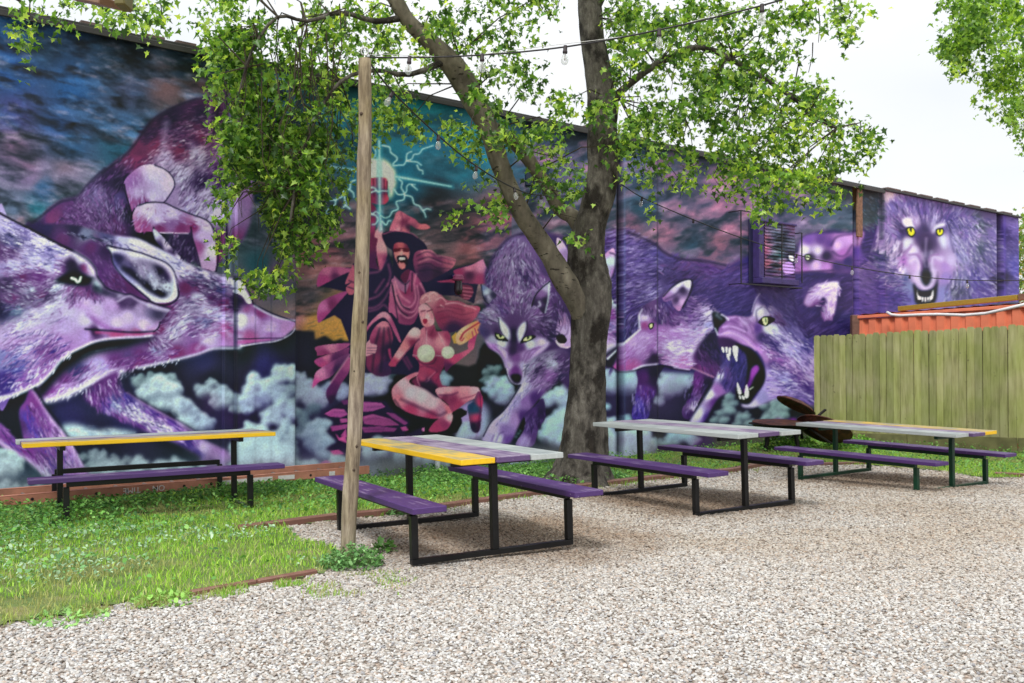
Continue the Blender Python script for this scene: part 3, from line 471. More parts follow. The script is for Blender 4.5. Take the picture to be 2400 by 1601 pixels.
F("1420,545 1540,575 1545,760 1440,860 1420,800","1480,560,165 1500,620,170 1500,700,165 1480,780,100","b8b0e0 1c1448 6a58a8 2a1c58",190,22,.6)
F("1545,600 1700,620 1740,640 1700,680 1560,650","1600,620,20","7060a0 1c1440 8a5090",120,24,.5)
F("1640,650 2080,560 2080,800 1700,800 1600,720","1700,700,-25 1900,700,-35 2000,650,-15","6a58a0 1c1448 3c2c74 241a50",190,24,.55)
F("1560,600 1640,660 1620,740 1560,760","1600,700,-30","201440 5a4890",120,24,.5)
L("1537,572 1555,590 1592,607 1650,612 1700,622","1a1238",4,3,2,.8);L("1470,545 1500,556 1537,575","1a1238",5,3,2,.7)
L("1142,650 1147,625 1180,574 1212,552 1262,542","140e2c",6,4,2,.8)
V('I')
G("905,240 960,270 1030,400 1035,530 960,440 920,410","930,290,b89ccc 1000,400,8068a0 950,420,a074ac 1010,480,9088b8");L("905,240 925,400 1000,480","c8a8d0",8,6)
G("930,900 1020,1000 1035,1250 940,1255 890,1200 890,1130 920,1000","960,1000,b880a8 1000,1100,b48cb8 940,1230,cc98b8 1000,1220,b080b0 930,950,7a4c80")
LL("940,920 960,1020 930,1100|980,960 980,1080|1010,1000 1000,1120 960,1150","4a2050",8,5,1.5,.7);P("898,1150 960,1138 1002,1190 970,1225 915,1210","18101e")
L("895,1200 940,1258 1030,1250","e0b4c8",8,6);F("840,700 1000,850 1020,950 900,1000 850,900","900,850,70","a8a0d0 1c1438 2a1c48",90,60,.6)
G("1345,420 1400,350 1440,335 1462,420 1450,520 1400,650 1345,640","1360,380,b87cac 1440,360,c48cb8 1400,450,a8b4c4 1420,550,a86ca4 1350,600,8a70a8 1380,540,9090b0");L("1400,370 1450,400 1440,540 1400,630","1c1438",10,8,1.5,.8)
G("1350,900 1400,790 1450,880 1475,1100 1485,1270 1380,1350 1345,1250","1420,830,a8b8c4 1400,950,8a3c80 1400,1050,7060a0 1400,1180,b088c0 1420,1260,c0a8cc 1460,1150,4a3470");F("1350,850 1480,850 1480,1180 1350,1150","1400,1000,5","d0b8dc 2c1c54 8a3c80 b0a0d0",220,50,.65)
P("1340,1340 1480,1260 1490,1400 1350,1420","1c1a38",2);L("1375,1355 1470,1268","c4bcd8",16,10,1.2)
# front-facing wolf
G("200,1000 165,950 230,900 290,870 330,760 300,650 265,520 400,300 540,212 640,300 760,560 850,640 830,900 880,1000 885,1180 820,1260 740,1340 660,1420 610,1480 600,1560 580,1580 545,1606 500,1592 470,1560 430,1480 380,1340 270,1265 222,1180 170,1100","500,300,6a5488 450,450,7a6494 480,650,7a5a94 350,600,5a4078 600,600,3a2860 700,650,6a4888 500,800,7a5a90 400,900,5a4080 300,950,7a6890 620,850,5a4478 700,950,6a4880 800,1000,4a3068 250,1050,5a4474 500,1000,5a3a70 500,1150,2a1c50 380,1210,c4c4dc 650,1225,c0c0dc 300,1180,9890b0 760,1210,c0a8d8 290,1260,a870b8 400,1330,b498cc 485,1300,4a3068 520,1350,8a5090 600,1330,a880b8 700,1300,b090d0 450,1430,b098c8 510,1470,7a3c80 590,1430,a898c8 850,1150,241848 780,1120,4a3068 240,1120,4a3868 560,1260,5a3878 830,1050,3a2458 640,1140,4a2c60 340,1120,4a3060",1,1.8)
F("260,500 540,212 800,640 830,1000 700,1050 500,950 300,1050 170,1000 300,850","450,350,125 500,600,95 350,550,110 600,500,60 650,800,-60 400,950,-140 750,1000,-20 300,1000,-160 250,950,-160 600,650,75 480,850,-90","c4bcd8 281c48 9078b0 b0a8d0 8a4a88",210,60,.6,1,12)
F("640,1000 880,1000 880,1180 700,1130","780,1080,30","a890c8 1c1438",140,50,.55)
G("195,680 260,700 342,770 300,820 262,850 215,800","240,740,a8a8c0 300,770,302850 230,800,302850 210,700,7070a0 260,790,a898b8",.6);L("190,670 215,800 262,852","14102a",9,7)
G("665,865 700,780 760,700 830,645 838,740 812,900 782,945 740,900 700,870","760,760,8a5a90 800,700,a890b8 700,850,3a2450 740,860,6a4478 790,820,2c1c44 770,900,30204c");L("830,655 820,800 792,930","b4bcd4",12,6,1.2);L("735,830 745,860 725,875","c8c8dc",12,8,1.5,.8);L("665,870 700,770 765,695 835,640","120e26",9,8)
P("358,985 400,1015 450,1075 478,1140 468,1195 420,1170 380,1100","c8c0d8",1.2);P("528,1125 560,1060 612,1018 612,1100 575,1190 555,1218 535,1180","c8c0dc",1.2)
L("352,985 372,1100 440,1195","14102a",7,6,1);L("620,1015 618,1100 560,1222","14102a",7,6,1);P("485,1080 515,1080 530,1200 520,1300 480,1300 470,1200","241640",3,.8)
P("322,1128 380,1138 445,1188 430,1205 345,1188","0e0c16");P("340,1140 408,1156 412,1174 370,1180","e2e494");P("368,1145 388,1150 385,1168 368,1162","14121a")
P("565,1215 600,1168 685,1148 705,1168 620,1212","0e0c16");P("592,1196 616,1166 668,1156 664,1180 630,1198","e2e494");P("625,1162 645,1158 645,1178 630,1182","14121a")
LL("300,1250 380,1320 440,1450|250,1230 350,1290 400,1360|330,1230 420,1280 450,1330|800,1230 700,1290 640,1360|740,1250 660,1290 600,1400|700,1270 620,1300 580,1380","6a3c80",8,5,1.5,.65);LL("240,1200 330,1290 400,1370 435,1470|820,1210 720,1300 640,1390|360,1250 430,1310","d0b4dc",9,6,2,.6)
L("432,1460 450,1530 490,1590 540,1602 575,1570 590,1480 600,1420","d0bcd8",8,8,1);L("420,1460 440,1540 485,1602 545,1616 590,1580 612,1490","120e22",8,8,1);P("478,1520 545,1512 572,1540 560,1582 530,1592 490,1570","14101e",1.2)
# its legs
V('J')
G("600,560 650,430 800,340 1000,330 1015,550 900,630 760,770 650,900 570,1000 500,1150 440,1210 225,1190 215,1130 290,1000 400,900 500,760 560,650","950,420,4a3068 870,445,a49cb8 850,540,8a5898 700,600,9070b0 620,620,b0a4d0 560,700,b4a8d4 520,800,a090c8 600,800,8a68b0 700,780,50307a 420,950,b0a4d4 500,970,a080c0 590,950,50307a 300,1060,b8a4d4 420,1080,8a70b4 350,1150,b8b0d8 260,1150,a898cc 450,1170,6a4a98 950,600,2a2050 1000,450,3a2858 680,470,9890b8 730,500,4a3468",1,1.8)
F("640,420 1000,340 1000,560 800,700 650,620","850,480,150 700,600,135","c8b8dc 241a44 8a5898",130,60,.5);F("580,620 680,640 420,950 330,1000","520,800,122","d8d0ec 4a4c88 9a8cc4",120,70,.5)
LL("330,1180 360,1110 400,1090|290,1170 310,1120|390,1190 420,1120","5a3c84",8,5,1.5,.7);L("225,1110 290,1010 410,905 505,765 580,640","c8bce0",8,8,2,.6);L("212,1130 285,995 400,890 495,755 560,650","120e26",8,8,1)
G("600,930 700,850 780,780 800,960 740,1050 700,1200 640,1235 520,1215 590,1090 620,1000","700,900,50307a 600,1170,9880c0 680,1150,5a4080 640,1050,50387a 740,900,2c1c50");F("610,930 790,850 740,1050 620,1050","700,950,100","8a78b8 241848",120,60,.5);LL("560,1215 600,1150|620,1225 650,1150","a898cc",12,8,2,.7)
# wolf with closed mouth, facing left
V('K')
G("375,985 560,955 635,955 560,1080 548,1200 500,1300 470,1445 325,1445 350,1250 375,1100","430,1050,4a2068 520,1020,1c123c 400,1300,5040a0 450,1200,5a2c80 370,1350,3a2c90 480,1300,30205c 540,1080,2a1848");F("340,1150 520,1150 460,1440 330,1440","420,1300,95","b0a4e0 241850 5a48b0",160,60,.6)
G("925,1000 1100,1050 1010,1200 950,1300 880,1440 815,1440 805,1350 900,1180","950,1100,6a3080 910,1330,b8a8d0 850,1250,402068 870,1400,3a2060 1020,1120,201440");F("850,1050 1050,1080 950,1300 830,1400","930,1200,110","9080c8 241850",120,50,.5)
G("1140,690 1250,720 1400,830 1420,1000 1300,1120 1240,1200 1150,1250 1080,1350 1000,1485 870,1492 950,1350 1060,1180 1120,1050 1160,900","1150,1040,b8b0d8 1050,1220,ccc4e4 950,1400,bcb4e0 1130,1170,8a60a8 1100,1290,5a3480 1030,1440,4a3080 1200,1100,3a2c70 1200,800,342c68 1300,950,2c2868 1250,750,3a2c68 1350,1050,2a2460 1220,1010,50387c 1180,900,403470",1)
F("1150,750 1400,800 1400,1050 1200,1150","1250,900,110","5a4c98 161238",120,70,.5)
G("80,890 200,770 390,600 380,480 420,400 600,300 700,250 880,300 1000,400 1100,450 1092,600 1000,680 980,780 960,880 1000,960 1095,1060 1000,1020 900,980 860,995 720,960 620,940 560,930 420,955 330,990 210,1000 150,965","430,500,c0a0cc 450,560,a04880 500,600,a05898 560,500,4a3070 650,450,4a2c6c 700,500,5a3478 410,440,3a2460 600,640,b070b0 450,680,b888c0 350,750,b890cc 250,830,b078b8 200,950,b85494 300,950,b05890 500,800,a870b0 540,885,4a2048 700,660,b080c4 700,750,d0b8e0 750,800,dcc0dc 650,880,c888b8 900,840,ccb4e0 800,900,c474ac 900,700,a890c8 950,600,a8a0d0 900,560,9078b8 1020,500,b8a8d0 850,500,6a4890 1050,570,9088c0 800,600,a880c0 950,930,6a2c60 780,400,4a3070 650,350,4a3478 1040,1030,8a3c70",.8,1.8)
F("420,400 880,280 1100,450 1050,620 700,560 450,450","550,450,80 800,500,0 1000,520,-30 650,400,70","c8b8dc 2c1c54 2c1c54 8a6cb0",180,60,.6);F("560,620 1080,620 950,880 850,960 560,900","700,700,10 850,800,-10 950,700,-25","ecdcf0 b078b8 8a60a8 d8c4e4",160,70,.55)
F("130,950 250,750 500,620 560,800 300,960","300,800,-40 450,700,-30","dcb8e0 8a4c90 a068b0",120,60,.45)
G("900,870 1000,700 1100,620 1140,700 1160,800 1160,900 1095,1055 985,1000 950,940","1050,750,201a44 1000,900,4a2058 1060,1000,6a2c60 970,970,8a3c78 1100,850,241c4c",2.5);F("950,750 1140,700 1150,950 1080,1040 960,950","1060,880,60","6a4c90 161030",120,60,.5);L("880,968 980,1010 1090,1055","dc9cac",9,7,1.5,.85)
P("75,895 198,772 196,850 150,960 80,955","1a1634",1);L("98,882 190,795","d0c8e0",18,12,1.2);L("215,765 300,690 395,608","d0c8e4",18,9,1.5);L("388,590 382,490 412,420","d0c8e4",14,7,1.5)
L("330,988 430,948 560,932","dcccec",14,16,1.5);L("720,966 790,980 860,985","d0b8e0",12,8,1.5);L("80,900 150,970 215,1008 330,998 430,965 560,950 640,955 730,980 860,1000","140f28",9,8,1,.8)
P("500,800 540,840 552,930 480,930 430,945 500,880","3c1c44",2,.8)
G("618,300 700,220 800,160 880,152 872,250 800,400 775,442 720,400 700,340 640,352","760,190,ccb4d4 680,290,9c70a8 800,240,3a2450 845,190,d0b8d8 790,350,c48cb8 770,420,b070a0 650,330,9c6098 720,240,b49cc8 740,330,50305c");L("618,300 700,215 800,153 885,148 878,250 800,405","140f28",8,8,1);L("640,330 720,290 800,225","3a2450",10,12,2,.7)
P("478,570 500,550 530,560 515,605 488,608","120e18");P("488,572 510,560 513,592 494,600","dcdc94")
L("405,470 430,460 470,540","c8a8d0",28,20,4,.6)
# howling wolf with open jaws
G("1140,560 1200,500 1300,485 1440,490 1480,380 1520,250 1640,200 1750,300 1850,500 1950,700 2040,740 2050,1290 1900,1280 1700,1260 1600,1300 1480,1345 1380,1345 1355,1310 1430,1310 1500,1230 1560,1120 1580,1020 1560,900 1480,800 1350,750 1250,700 1150,690 1130,620","1150,600,8a5aa0 1200,630,b080c0 1300,600,b078b8 1280,520,8a5ca0 1400,520,a888c0 1400,700,b078b8 1500,800,a878c8 1500,600,5a3c88 1530,450,c0b0d4 1600,450,a898c0 1650,490,4a2c68 1580,330,43347c 1700,350,3c3074 1800,480,38306c 1600,600,c0bcd8 1650,620,b8b8d8 1550,680,40306c 1650,745,3a2c70 1750,650,8a80b8 1800,600,5a5090 1750,750,b0a4d8 1850,800,9088c8 1900,850,8a78bc 1600,850,a070b0 1700,900,9060b0 1650,950,50387c 1650,1000,a898d8 1750,1050,9890d0 1800,950,b090c8 1950,950,a890d0 2000,1050,9a80c0 1850,1020,5a3888 1950,1130,4a3080 1750,1150,8070b8 1650,1200,a088cc 1550,1250,8880b8 1450,1320,b0a0c0 1900,1230,6a58a0 2000,1250,4a3880 1950,740,3c3480 1440,600,a078b8",1,1.8)
F("1650,600 2040,760 2040,1260 1600,1250 1600,900 1500,750","1800,750,35 1900,900,40 1700,1050,20 1750,1200,-10 1950,1100,35","dcd0ec 3c2c78 2c2068 b8a8e0 8060b0",170,70,.6);F("1480,200 1800,250 1950,700 1700,600","1650,350,50 1800,550,45","6a5ca0 1c1448 3a2c74",140,70,.5)
LL("1160,640 1260,600 1400,660 1500,760|1170,610 1270,570 1400,610|1300,500 1360,540 1400,620|1350,500 1420,550 1460,640|1400,500 1470,580|1200,560 1250,530 1320,560","5a3478",8,5,2,.7);LL("1150,660 1250,640 1380,700 1480,800|1180,590 1260,580 1380,630|1330,500 1380,560|1210,505 1300,492","dca8d8",10,6,2,.7)
P("1085,455 1140,458 1200,495 1212,530 1150,590 1128,645 1098,580","14101c",1);L("1120,475 1160,510","90849c",30,14,3,.8);L("1165,470 1200,490 1230,520","d0c0dc",10,6,1.5);L("1105,600 1130,660","c8c0d8",10,7,1.2)
P("1145,690 1220,690 1330,745 1290,780 1170,775","4a2054",1.5)
P("1300,745 1400,780 1480,830 1540,920 1577,1020 1562,1120 1490,1215 1430,1292 1370,1300 1315,1250 1305,1150 1340,1200 1390,1150 1412,1000 1400,850 1330,780","0e1216",1)
G("1420,1100 1450,980 1505,945 1525,990 1485,1050 1450,1130 1400,1200 1365,1205","1480,990,8a3c98 1420,1130,5c2480",1);L("1430,1170 1460,1150","c8b0a0",14,10,1)
for s in ("1275,775 1300,765 1327,785 1320,860 1315,915 1298,890 1278,830","1168,780 1192,784 1196,828 1180,820","1205,780 1228,784 1224,832 1210,825","1240,784 1260,790 1252,862 1235,840","1216,842 1240,850 1246,908 1225,882","1314,1112 1335,1140 1356,1200 1350,1222 1324,1210","1404,1128 1426,1200 1420,1252 1394,1257 1384,1220","1332,1230 1350,1240 1352,1266 1338,1262","1358,1232 1385,1245 1385,1272 1364,1262"):
    P(s,"ecd4cc",.5)
P("1515,548 1560,495 1605,488 1675,518 1610,570 1580,582","0e0c16");P("1553,512 1596,500 1604,540 1590,572 1568,566","dce09c");L("1578,510 1582,540","14121a",8,8)
LL("1450,440 1475,350 1525,270|1470,480 1480,440","c4bce0",8,4,1,.85);L("1500,540 1490,440 1540,400","140f28",8,5,1.5,.6)
P("1920,380 1940,270 2000,170 2140,130 2290,140 2300,300 2260,500 2190,560 2080,530 2060,430","261c54",10,.8)
G("1945,345 1985,260 2050,200 2140,172 2262,163 2264,230 2242,400 2222,480 2182,527 2120,512 2108,430 2150,350 2120,310 2080,370 2000,402 1952,382","2000,330,a080b8 2150,210,c4b4dc 2240,200,bcb4e0 2200,400,b098d0 2150,480,8a5890 2050,380,7a4078 2100,280,b49cd0",1);F("1950,250 2260,170 2220,450 2120,480","2080,260,-30 2210,350,100","e0d4f0 8a60a8",120,60,.5)
L("1930,300 1990,200 2120,150 2260,140","6a4c98",12,8,4,.6)
# small wolf in the back
V('M')
G("240,770 262,680 300,620 400,595 560,590 740,590 870,575 840,700 850,830 760,960 400,950 150,965 128,820 180,790","330,640,7050a0 450,640,5a3c88 600,700,c498d0 700,640,a880c0 650,780,a060a8 300,750,ccbce0 420,750,bcacd8 500,800,2c1c50 350,820,3a2c50 230,850,8a60a8 170,900,a868b0 280,940,a868b0 400,880,c898cc 500,900,b070b0 600,900,3a2868 700,850,2c2064 530,680,5c3c88 800,640,a078b8 820,760,50388a",1)
P("15,905 60,868 110,878 138,960 60,985 30,960","a47cbc",.8);P("78,808 122,815 122,862 92,848","cfc4d8",.8);L("140,830 200,900 260,930","5a3478",8,5,1.5,.7);L("150,960 400,945 560,935","1c1444",10,8,2,.8)
P("300,800 330,785 360,800 345,842 315,842","120e18");P("310,802 345,797 346,832 322,838","e0e0b4");P("322,805 336,808 330,825","14121a")
LL("560,760 620,800 680,790 740,700|545,700 600,620 740,595","2a1c54",9,8,2,.7)
# big snarling wolf on the end panel
G("990,545 1030,200 2320,430 2290,1230 1400,1320 800,1380 750,960 900,860","1100,330,6a60a0 1050,240,b8a8cc 1300,300,5a5090 1400,400,6a58a0 1600,380,5a4c88 1650,450,4a4080 1750,350,6a60a0 1300,500,b0a0c8 1400,560,4a3c70 1480,530,a8a0cc 1200,720,a090bc 1300,760,c0a8cc 1420,700,3c2c58 1400,620,4a3468 1440,800,9088b0 1100,600,7a70a8 1150,700,c0b0d0 1060,700,8a78a8 1130,850,a8a0c8 1200,850,9a70b8 1180,930,b8b0d8 1330,900,c098c4 1350,1000,c4a4c8 1420,900,3a3058 1500,850,b890c4 1500,950,b890b8 1600,900,9c80c0 1600,1000,8a78b8 1650,850,b09cc4 1680,650,a098c8 1750,800,8a88b8 1850,650,9890b8 1780,600,5a5490 1900,500,3a4458 1880,700,404a68 2000,450,5a4c80 2050,600,6a5c98 2000,800,5a5488 2080,900,4a3c78 2250,500,6a58a0 2250,900,4a4490 2150,600,2c1c60 2120,1000,181030 2240,1100,4a4080 1900,1000,4a4088 1950,1150,4a3c80 1750,1000,6a6898 1700,1120,404060 1600,1150,7878b0 1250,1100,6a70a0 1300,1200,5a5898 1200,1020,50568a 1100,950,3a3c70 1020,800,283058 900,950,4a3c78 850,870,6a5890 1000,1100,3c3074 1100,1200,342c74 850,1250,40307a 950,650,4a3878 1200,560,3a2c5c 1180,620,5a5088",.8,1.7,1,False)
F("1040,250 1900,420 1800,800 1700,600 1400,500 1100,650","1150,350,-110 1400,350,-95 1700,400,-60 1800,600,-30 1200,600,-140","c0b8dc 2c2458 8a5cac 7870b0",190,60,.55)
F("1000,550 1200,700 1200,1100 1000,1000","1080,700,110 1120,900,130","dccce0 2c2c5c 8a80b4",170,60,.6);F("1600,450 2080,500 2080,1180 1600,1230 1700,800","1800,700,65 1900,950,60 2000,600,25 1700,1100,110 2000,1050,30","c8c4dc 242c48 4a4488 8070b0",190,60,.6)
F("2180,440 2300,460 2280,1180 2180,1180","2230,800,20","8a80c0 2c2468",130,50,.5);F("770,850 1050,800 1250,1300 800,1340","900,1000,20 1100,1200,0","7058a8 1c1448 3c2c78",150,60,.55)
P("1190,505 1330,525 1350,620 1280,640 1200,600","3a2c5c",4,.6);P("1490,530 1600,550 1600,640 1540,650 1490,620","3a2c5c",4,.6);P("1350,620 1500,620 1480,760 1450,930 1370,930 1375,780","3a2c58",6,.55)
LL("1150,480 1200,620 1170,760|1640,500 1650,640 1680,760|1100,300 1250,420|1560,330 1560,440 1520,500|1400,280 1410,450 1420,560|1330,330 1370,450 1400,560|1480,320 1460,450 1440,560","2c2454",12,5,2.5,.6)
P("1030,205 1120,225 1100,260 1060,300 1030,290","c4b4cc",1.5);P("1200,470 1250,445 1290,470 1320,560 1290,540 1225,530","ccc0d8",1.2);P("1510,520 1590,495 1600,520 1530,545 1490,600 1480,570","c8bcd4",1.2)
P("1215,640 1300,640 1300,690 1240,740 1210,720","ccbccc",2,.9);P("1530,630 1600,600 1620,660 1600,740 1560,700","ccbccc",2,.9);L("1190,690 1190,770 1270,730","6a4478",10,8,2,.7)
P("1240,545 1300,535 1325,590 1295,630 1255,610","14121c");P("1254,550 1304,550 1313,592 1290,616 1262,600","e0cc30");P("1272,545 1290,548 1288,580 1274,575","14121a")
P("1515,560 1580,545 1585,595 1552,622 1525,605","14121c");P("1530,562 1577,558 1577,596 1550,613 1532,596","e0cc30");P("1545,555 1560,555 1558,580 1548,580","14121a")
G("1250,760 1300,710 1350,730 1390,820 1370,850 1310,790 1250,800","1300,740,d4b8d0 1370,800,b090c0",2);P("1330,560 1500,560 1480,700 1450,830 1410,830 1380,700","3c2c5c",8,.6);LL("1420,640 1410,800|1380,780 1410,900|1470,760 1440,900","b0a8cc",10,5,2.5,.6)
P("1360,950 1470,950 1482,1040 1440,1088 1400,1092 1362,1040","1c1c28",2);L("1270,850 1320,830 1350,880 1345,980 1360,1050 1400,1105","d4b0cc",44,30,3,.9);L("1560,830 1490,810 1470,880 1490,980 1470,1060 1430,1110","d0b0cc",34,24,3,.9);L("1260,790 1330,790 1370,860 1378,980","5a3478",8,6,2,.7);LL("1450,850 1460,800 1530,790|1280,700 1230,780 1150,830","7a4890",9,6,2,.6)
P("1305,1060 1345,1110 1400,1130 1480,1110 1520,1050 1532,950 1530,1120 1495,1250 1340,1260 1310,1150","181c30",1.2)
for s in ("1336,1100 1350,1170 1378,1190 1372,1215 1345,1205","1490,1120 1495,1170 1480,1215 1465,1200","1380,1190 1392,1240 1402,1195","1408,1195 1418,1245 1428,1195","1434,1195 1442,1240 1450,1192","1455,1190 1462,1235 1472,1180"): P(s,"e4ccc4",.5)
P("840,130 1030,180 1030,400 960,520 830,560","2c333c",5,.8,False);F("850,250 1020,250 1000,520 860,540","900,400,40","7a8494 20304c 4a6a94",120,40,.5)
P("560,110 770,140 770,320 600,260","30343e",8,.7,False)
# bare pale base course above the ground and panel joints
V('O')
# pale cloud bank along the foot of the wall, panel seams
V('O')
G('1762,520 1850,532 1850,662 1762,650','1770,540,5c4468 1800,540,404c64 1835,545,7a4c68 1775,565,8a4c60 1810,570,242c3c 1840,575,5c5c74 1775,590,a0506c 1805,600,2c5460 1835,600,3c2c44 1780,620,904858 1815,625,b06478 1840,625,50305c 1785,640,6a3c60 1830,645,4a3070',.6,1.6,1,False)
storm(880,926,262,330,-4,9,3,'e09cb0','101828',8,1.4)
V('M');P('15,905 60,868 110,878 138,960 60,985 30,960','a47cbc',.8);P('78,808 122,815 122,862 92,848','cfc4d8',.8);V('D')
P("-10,1180 200,1200 480,1240 700,1190 1000,1180 1500,1130 1900,1080 2351,1060 2351,1420 -10,1500","8fa8b0",22,.85)
B("0,1080,170 90,1050,120 150,1120,90 40,1150,140","b4c8cc","4a6070",2)
B("30,1330,100 150,1340,90 260,1350,80 380,1370,90 500,1370,80 640,1340,90 760,1320,80 60,1400,80 200,1420,80 900,1300,80","b4c6ca","7890a0",1,.7)
B("790,1010,50 880,1010,70 970,980,50 960,1040,70 1080,1040,60 1180,1050,55 1280,1070,70 1360,1080,50 860,1090,70 1000,1100,80","90a8b0","34424e",2)
B("900,1150,90 1100,1130,110 1300,1110,110 1500,1110,100 1650,1090,90 1000,1220,100 1250,1200,110 1500,1190,110 1750,1140,100 1900,1180,90 2200,1130,90 2250,1200,90","a4bcc0","78909a",1,.75)
G("700,1100 830,1150 930,1330 850,1340 760,1240 640,1180","760,1150,9a80b8 860,1280,5a4480 700,1130,9070b0",3)
V('O')
P("520,1110 700,1085 900,1070 1300,1060 1500,1040 1500,1100 1000,1140 520,1180","a4aec0",10,.8)
B("870,1062,26 905,1050,30 940,1070,22 985,1072,18 1010,1080,20 1050,1080,22 1100,1090,26 1150,1085,26 1210,1080,26 1260,1085,24","b4cad4","8c90b4",2)
P("1650,1035 1760,1030 1900,1035 1990,1040 1990,1090 1650,1090","3c2450",6,.9)
B("1480,1040,26 1510,1050,30 1440,1045,28 1400,1040,26 1370,1035,24 1350,1050,22 1455,1070,30 1400,1075,30","a8b8cc","8878b0",2)
for x,y0,y1,c,w,a in ((527,110,640,"0a1018",3,.8),(535,112,640,"6a90b8",7,.35),(546,650,1120,"0c1020",4,.6),(590,180,1120,"141828",1.5,.4),(627,190,1120,"141828",1.5,.4),(688,200,1115,"0c1020",6,.6),(1451,300,1060,"08081a",12,.75),(1462,310,1000,"4a6a90",4,.3),(1540,340,1050,"141430",2.5,.5),(2006,430,900,"0a0a20",10,.7),(2066,440,560,"1a2030",3,.6),(2340,500,700,"140a34",12,.7),(2352,505,700,"5038a0",5,.4)):
    L("%g,%g %g,%g"%(x,y0,x,y1),c,w,w,1.2,a)
P("2008,436 2018,437 2017,495 2012,490","8a6a50",1,1,False)
# rich paint: stronger local contrast, fur cooled from pink to violet
Y,X=np.mgrid[0:MH,0:MW].astype(np.float32)
lm_=CV.mean(2); mk_=blur(((Y>405)&(CV[...,1]>CV[...,0]-.01)&(lm_>.17)).astype(np.float32),3)[...,None]*.75
bb_=np.stack([blur(CV[...,i],2) for i in range(3)],-1); CV[:]=CV*(1-mk_)+bb_*mk_
CV[:150,:340]*=.92
for r_,k_ in ((8,.3),(28,.16)):
    bl_=np.stack([blur(CV[...,i],r_) for i in range(3)],-1); CV[:]=CV+k_*(CV-bl_)*(1-.4*((X>350)&(X<560)))[...,None]
fur=np.clip((352-X)/14,0,1)*np.clip((Y-180)/30,0,1)+np.clip((X-556)/14,0,1)*np.clip((Y-235)/30,0,1)*(1-np.clip((X-620)/10,0,1)*np.clip((300-Y)/20,0,1)*np.clip((900-X)/20,0,1))
pk=np.clip((CV[...,0]-CV[...,2]+.12)*6,0,1)*fur
CV[...,0]-=.11*pk;CV[...,2]+=.04*pk;CV[...,1]-=.012*pk
hi_=np.clip((CV.mean(2)-.6)*3,0,1)[...,None]*fur[...,None]; CV[:]=CV+hi_*np.array([.02,.05,.05],np.float32)
wz=(np.clip((X-350)/10,0,1)*np.clip((560-X)/10,0,1)*np.clip((Y-270)/20,0,1))[...,None]; lum_=CV.mean(2,keepdims=True); CV[:]=CV-wz*np.clip(lum_-.6,0,1)*.12
cl_=np.clip((Y-400)/30,0,1)[...,None]*np.clip((CV[...,1:2]-CV[...,0:1])*8,0,1); CV[:]=CV*(1-.0*cl_)+cl_*np.array([.0,-.015,.02],np.float32)
CV[:]=np.clip(CV*1.03-.012,0,1)
# ---------------------------------------------------------------- helpers
rnd=random.Random(5)
def s2l(c):
    c=np.asarray(c,np.float64); return np.where(c<=.04045,c/12.92,((c+.055)/1.055)**2.4)
def H(c,k=1.):
    v=s2l(hx(c))*k; return (float(v[0]),float(v[1]),float(v[2]),1.)
def ray(u,v):
    a=(v-800.5)/FPX; x=(u-1200)/FPX
    # camera forward pitched up
    f=Vector((0,math.cos(PITCH),math.sin(PITCH))); up=Vector((0,-math.sin(PITCH),math.cos(PITCH)))
    return f+Vector((1,0,0))*x-up*a
def at(u,v,y):
    """the real point seen at photo position u,v that stands y metres in front of the camera"""
    d=ray(u,v); return Vector((0,0,CAMH))+d*(y/d.y)
def GZ(x,y):
    t=min(1,max(0,(y-9.5)/5.)); return -.13*t*t*(3-2*t)
def gnd(u,v):
    d=ray(u,v); z=0
    for _ in range(4):
        k=(z-CAMH)/d.z; p=d*k; z=GZ(p.x,p.y)
    return Vector((p.x,p.y,z))
def project(P):
    x=P[...,0];y=P[...,1];z=P[...,2]-CAMH
    c,s=math.cos(PITCH),math.sin(PITCH)
    yc=y*c+z*s;zc=-y*s+z*c
    return 1200+FPX*x/yc,800.5-FPX*zc/yc
def tag(o,label=None,cat=None,group=None,kind=None):
    if label: o['label']=label
    if cat: o['category']=cat
    if group: o['group']=group
    if kind: o['kind']=kind
    return o
def empty(name,loc=(0,0,0),rz=0):
    o=bpy.data.objects.new(name,None); col.objects.link(o); o.location=loc; o.rotation_euler=(0,0,rz); o.empty_display_size=.1; return o
def mat(name):
    m=bpy.data.materials.new(name); m.use_nodes=True; nt=m.node_tree
    b=nt.nodes['Principled BSDF']; return m,nt,b
def N(nt,t,**k):
    n=nt.nodes.new(t)
    for a,v in k.items():
        if hasattr(n,a): setattr(n,a,v)
        else: n.inputs[a].default_value=v
    return n
def ramp(nt,fac,stops):
    r=nt.nodes.new('ShaderNodeValToRGB'); e=r.color_ramp.elements
    while len(e)<len(stops): e.new(.5)
    for i,(p,c) in enumerate(stops): e[i].position=p; e[i].color=c
    nt.links.new(fac,r.inputs[0]); return r.outputs[0]
def coords(nt,scale=(1,1,1),kind='Object'):
    t=N(nt,'ShaderNodeTexCoord'); m=N(nt,'ShaderNodeMapping'); m.inputs['Scale'].default_value=scale
    nt.links.new(t.outputs[kind],m.inputs[0]); return m.outputs[0]
def noise(nt,vec,scale,detail=4,rough=.55):
    n=N(nt,'ShaderNodeTexNoise'); n.inputs['Scale'].default_value=scale; n.inputs['Detail'].default_value=detail; n.inputs['Roughness'].default_value=rough
    nt.links.new(vec,n.inputs[0]); return n.outputs[0]
def mixc(nt,f,a,b,mode='MIX'):
    m=N(nt,'ShaderNodeMix'); m.data_type='RGBA'; m.blend_type=mode
    if isinstance(f,(int,float)): m.inputs[0].default_value=f
    else: nt.links.new(f,m.inputs[0])
    for i,v in ((6,a),(7,b)):
        if isinstance(v,tuple): m.inputs[i].default_value=v
        else: nt.links.new(v,m.inputs[i])
    return m.outputs[2]
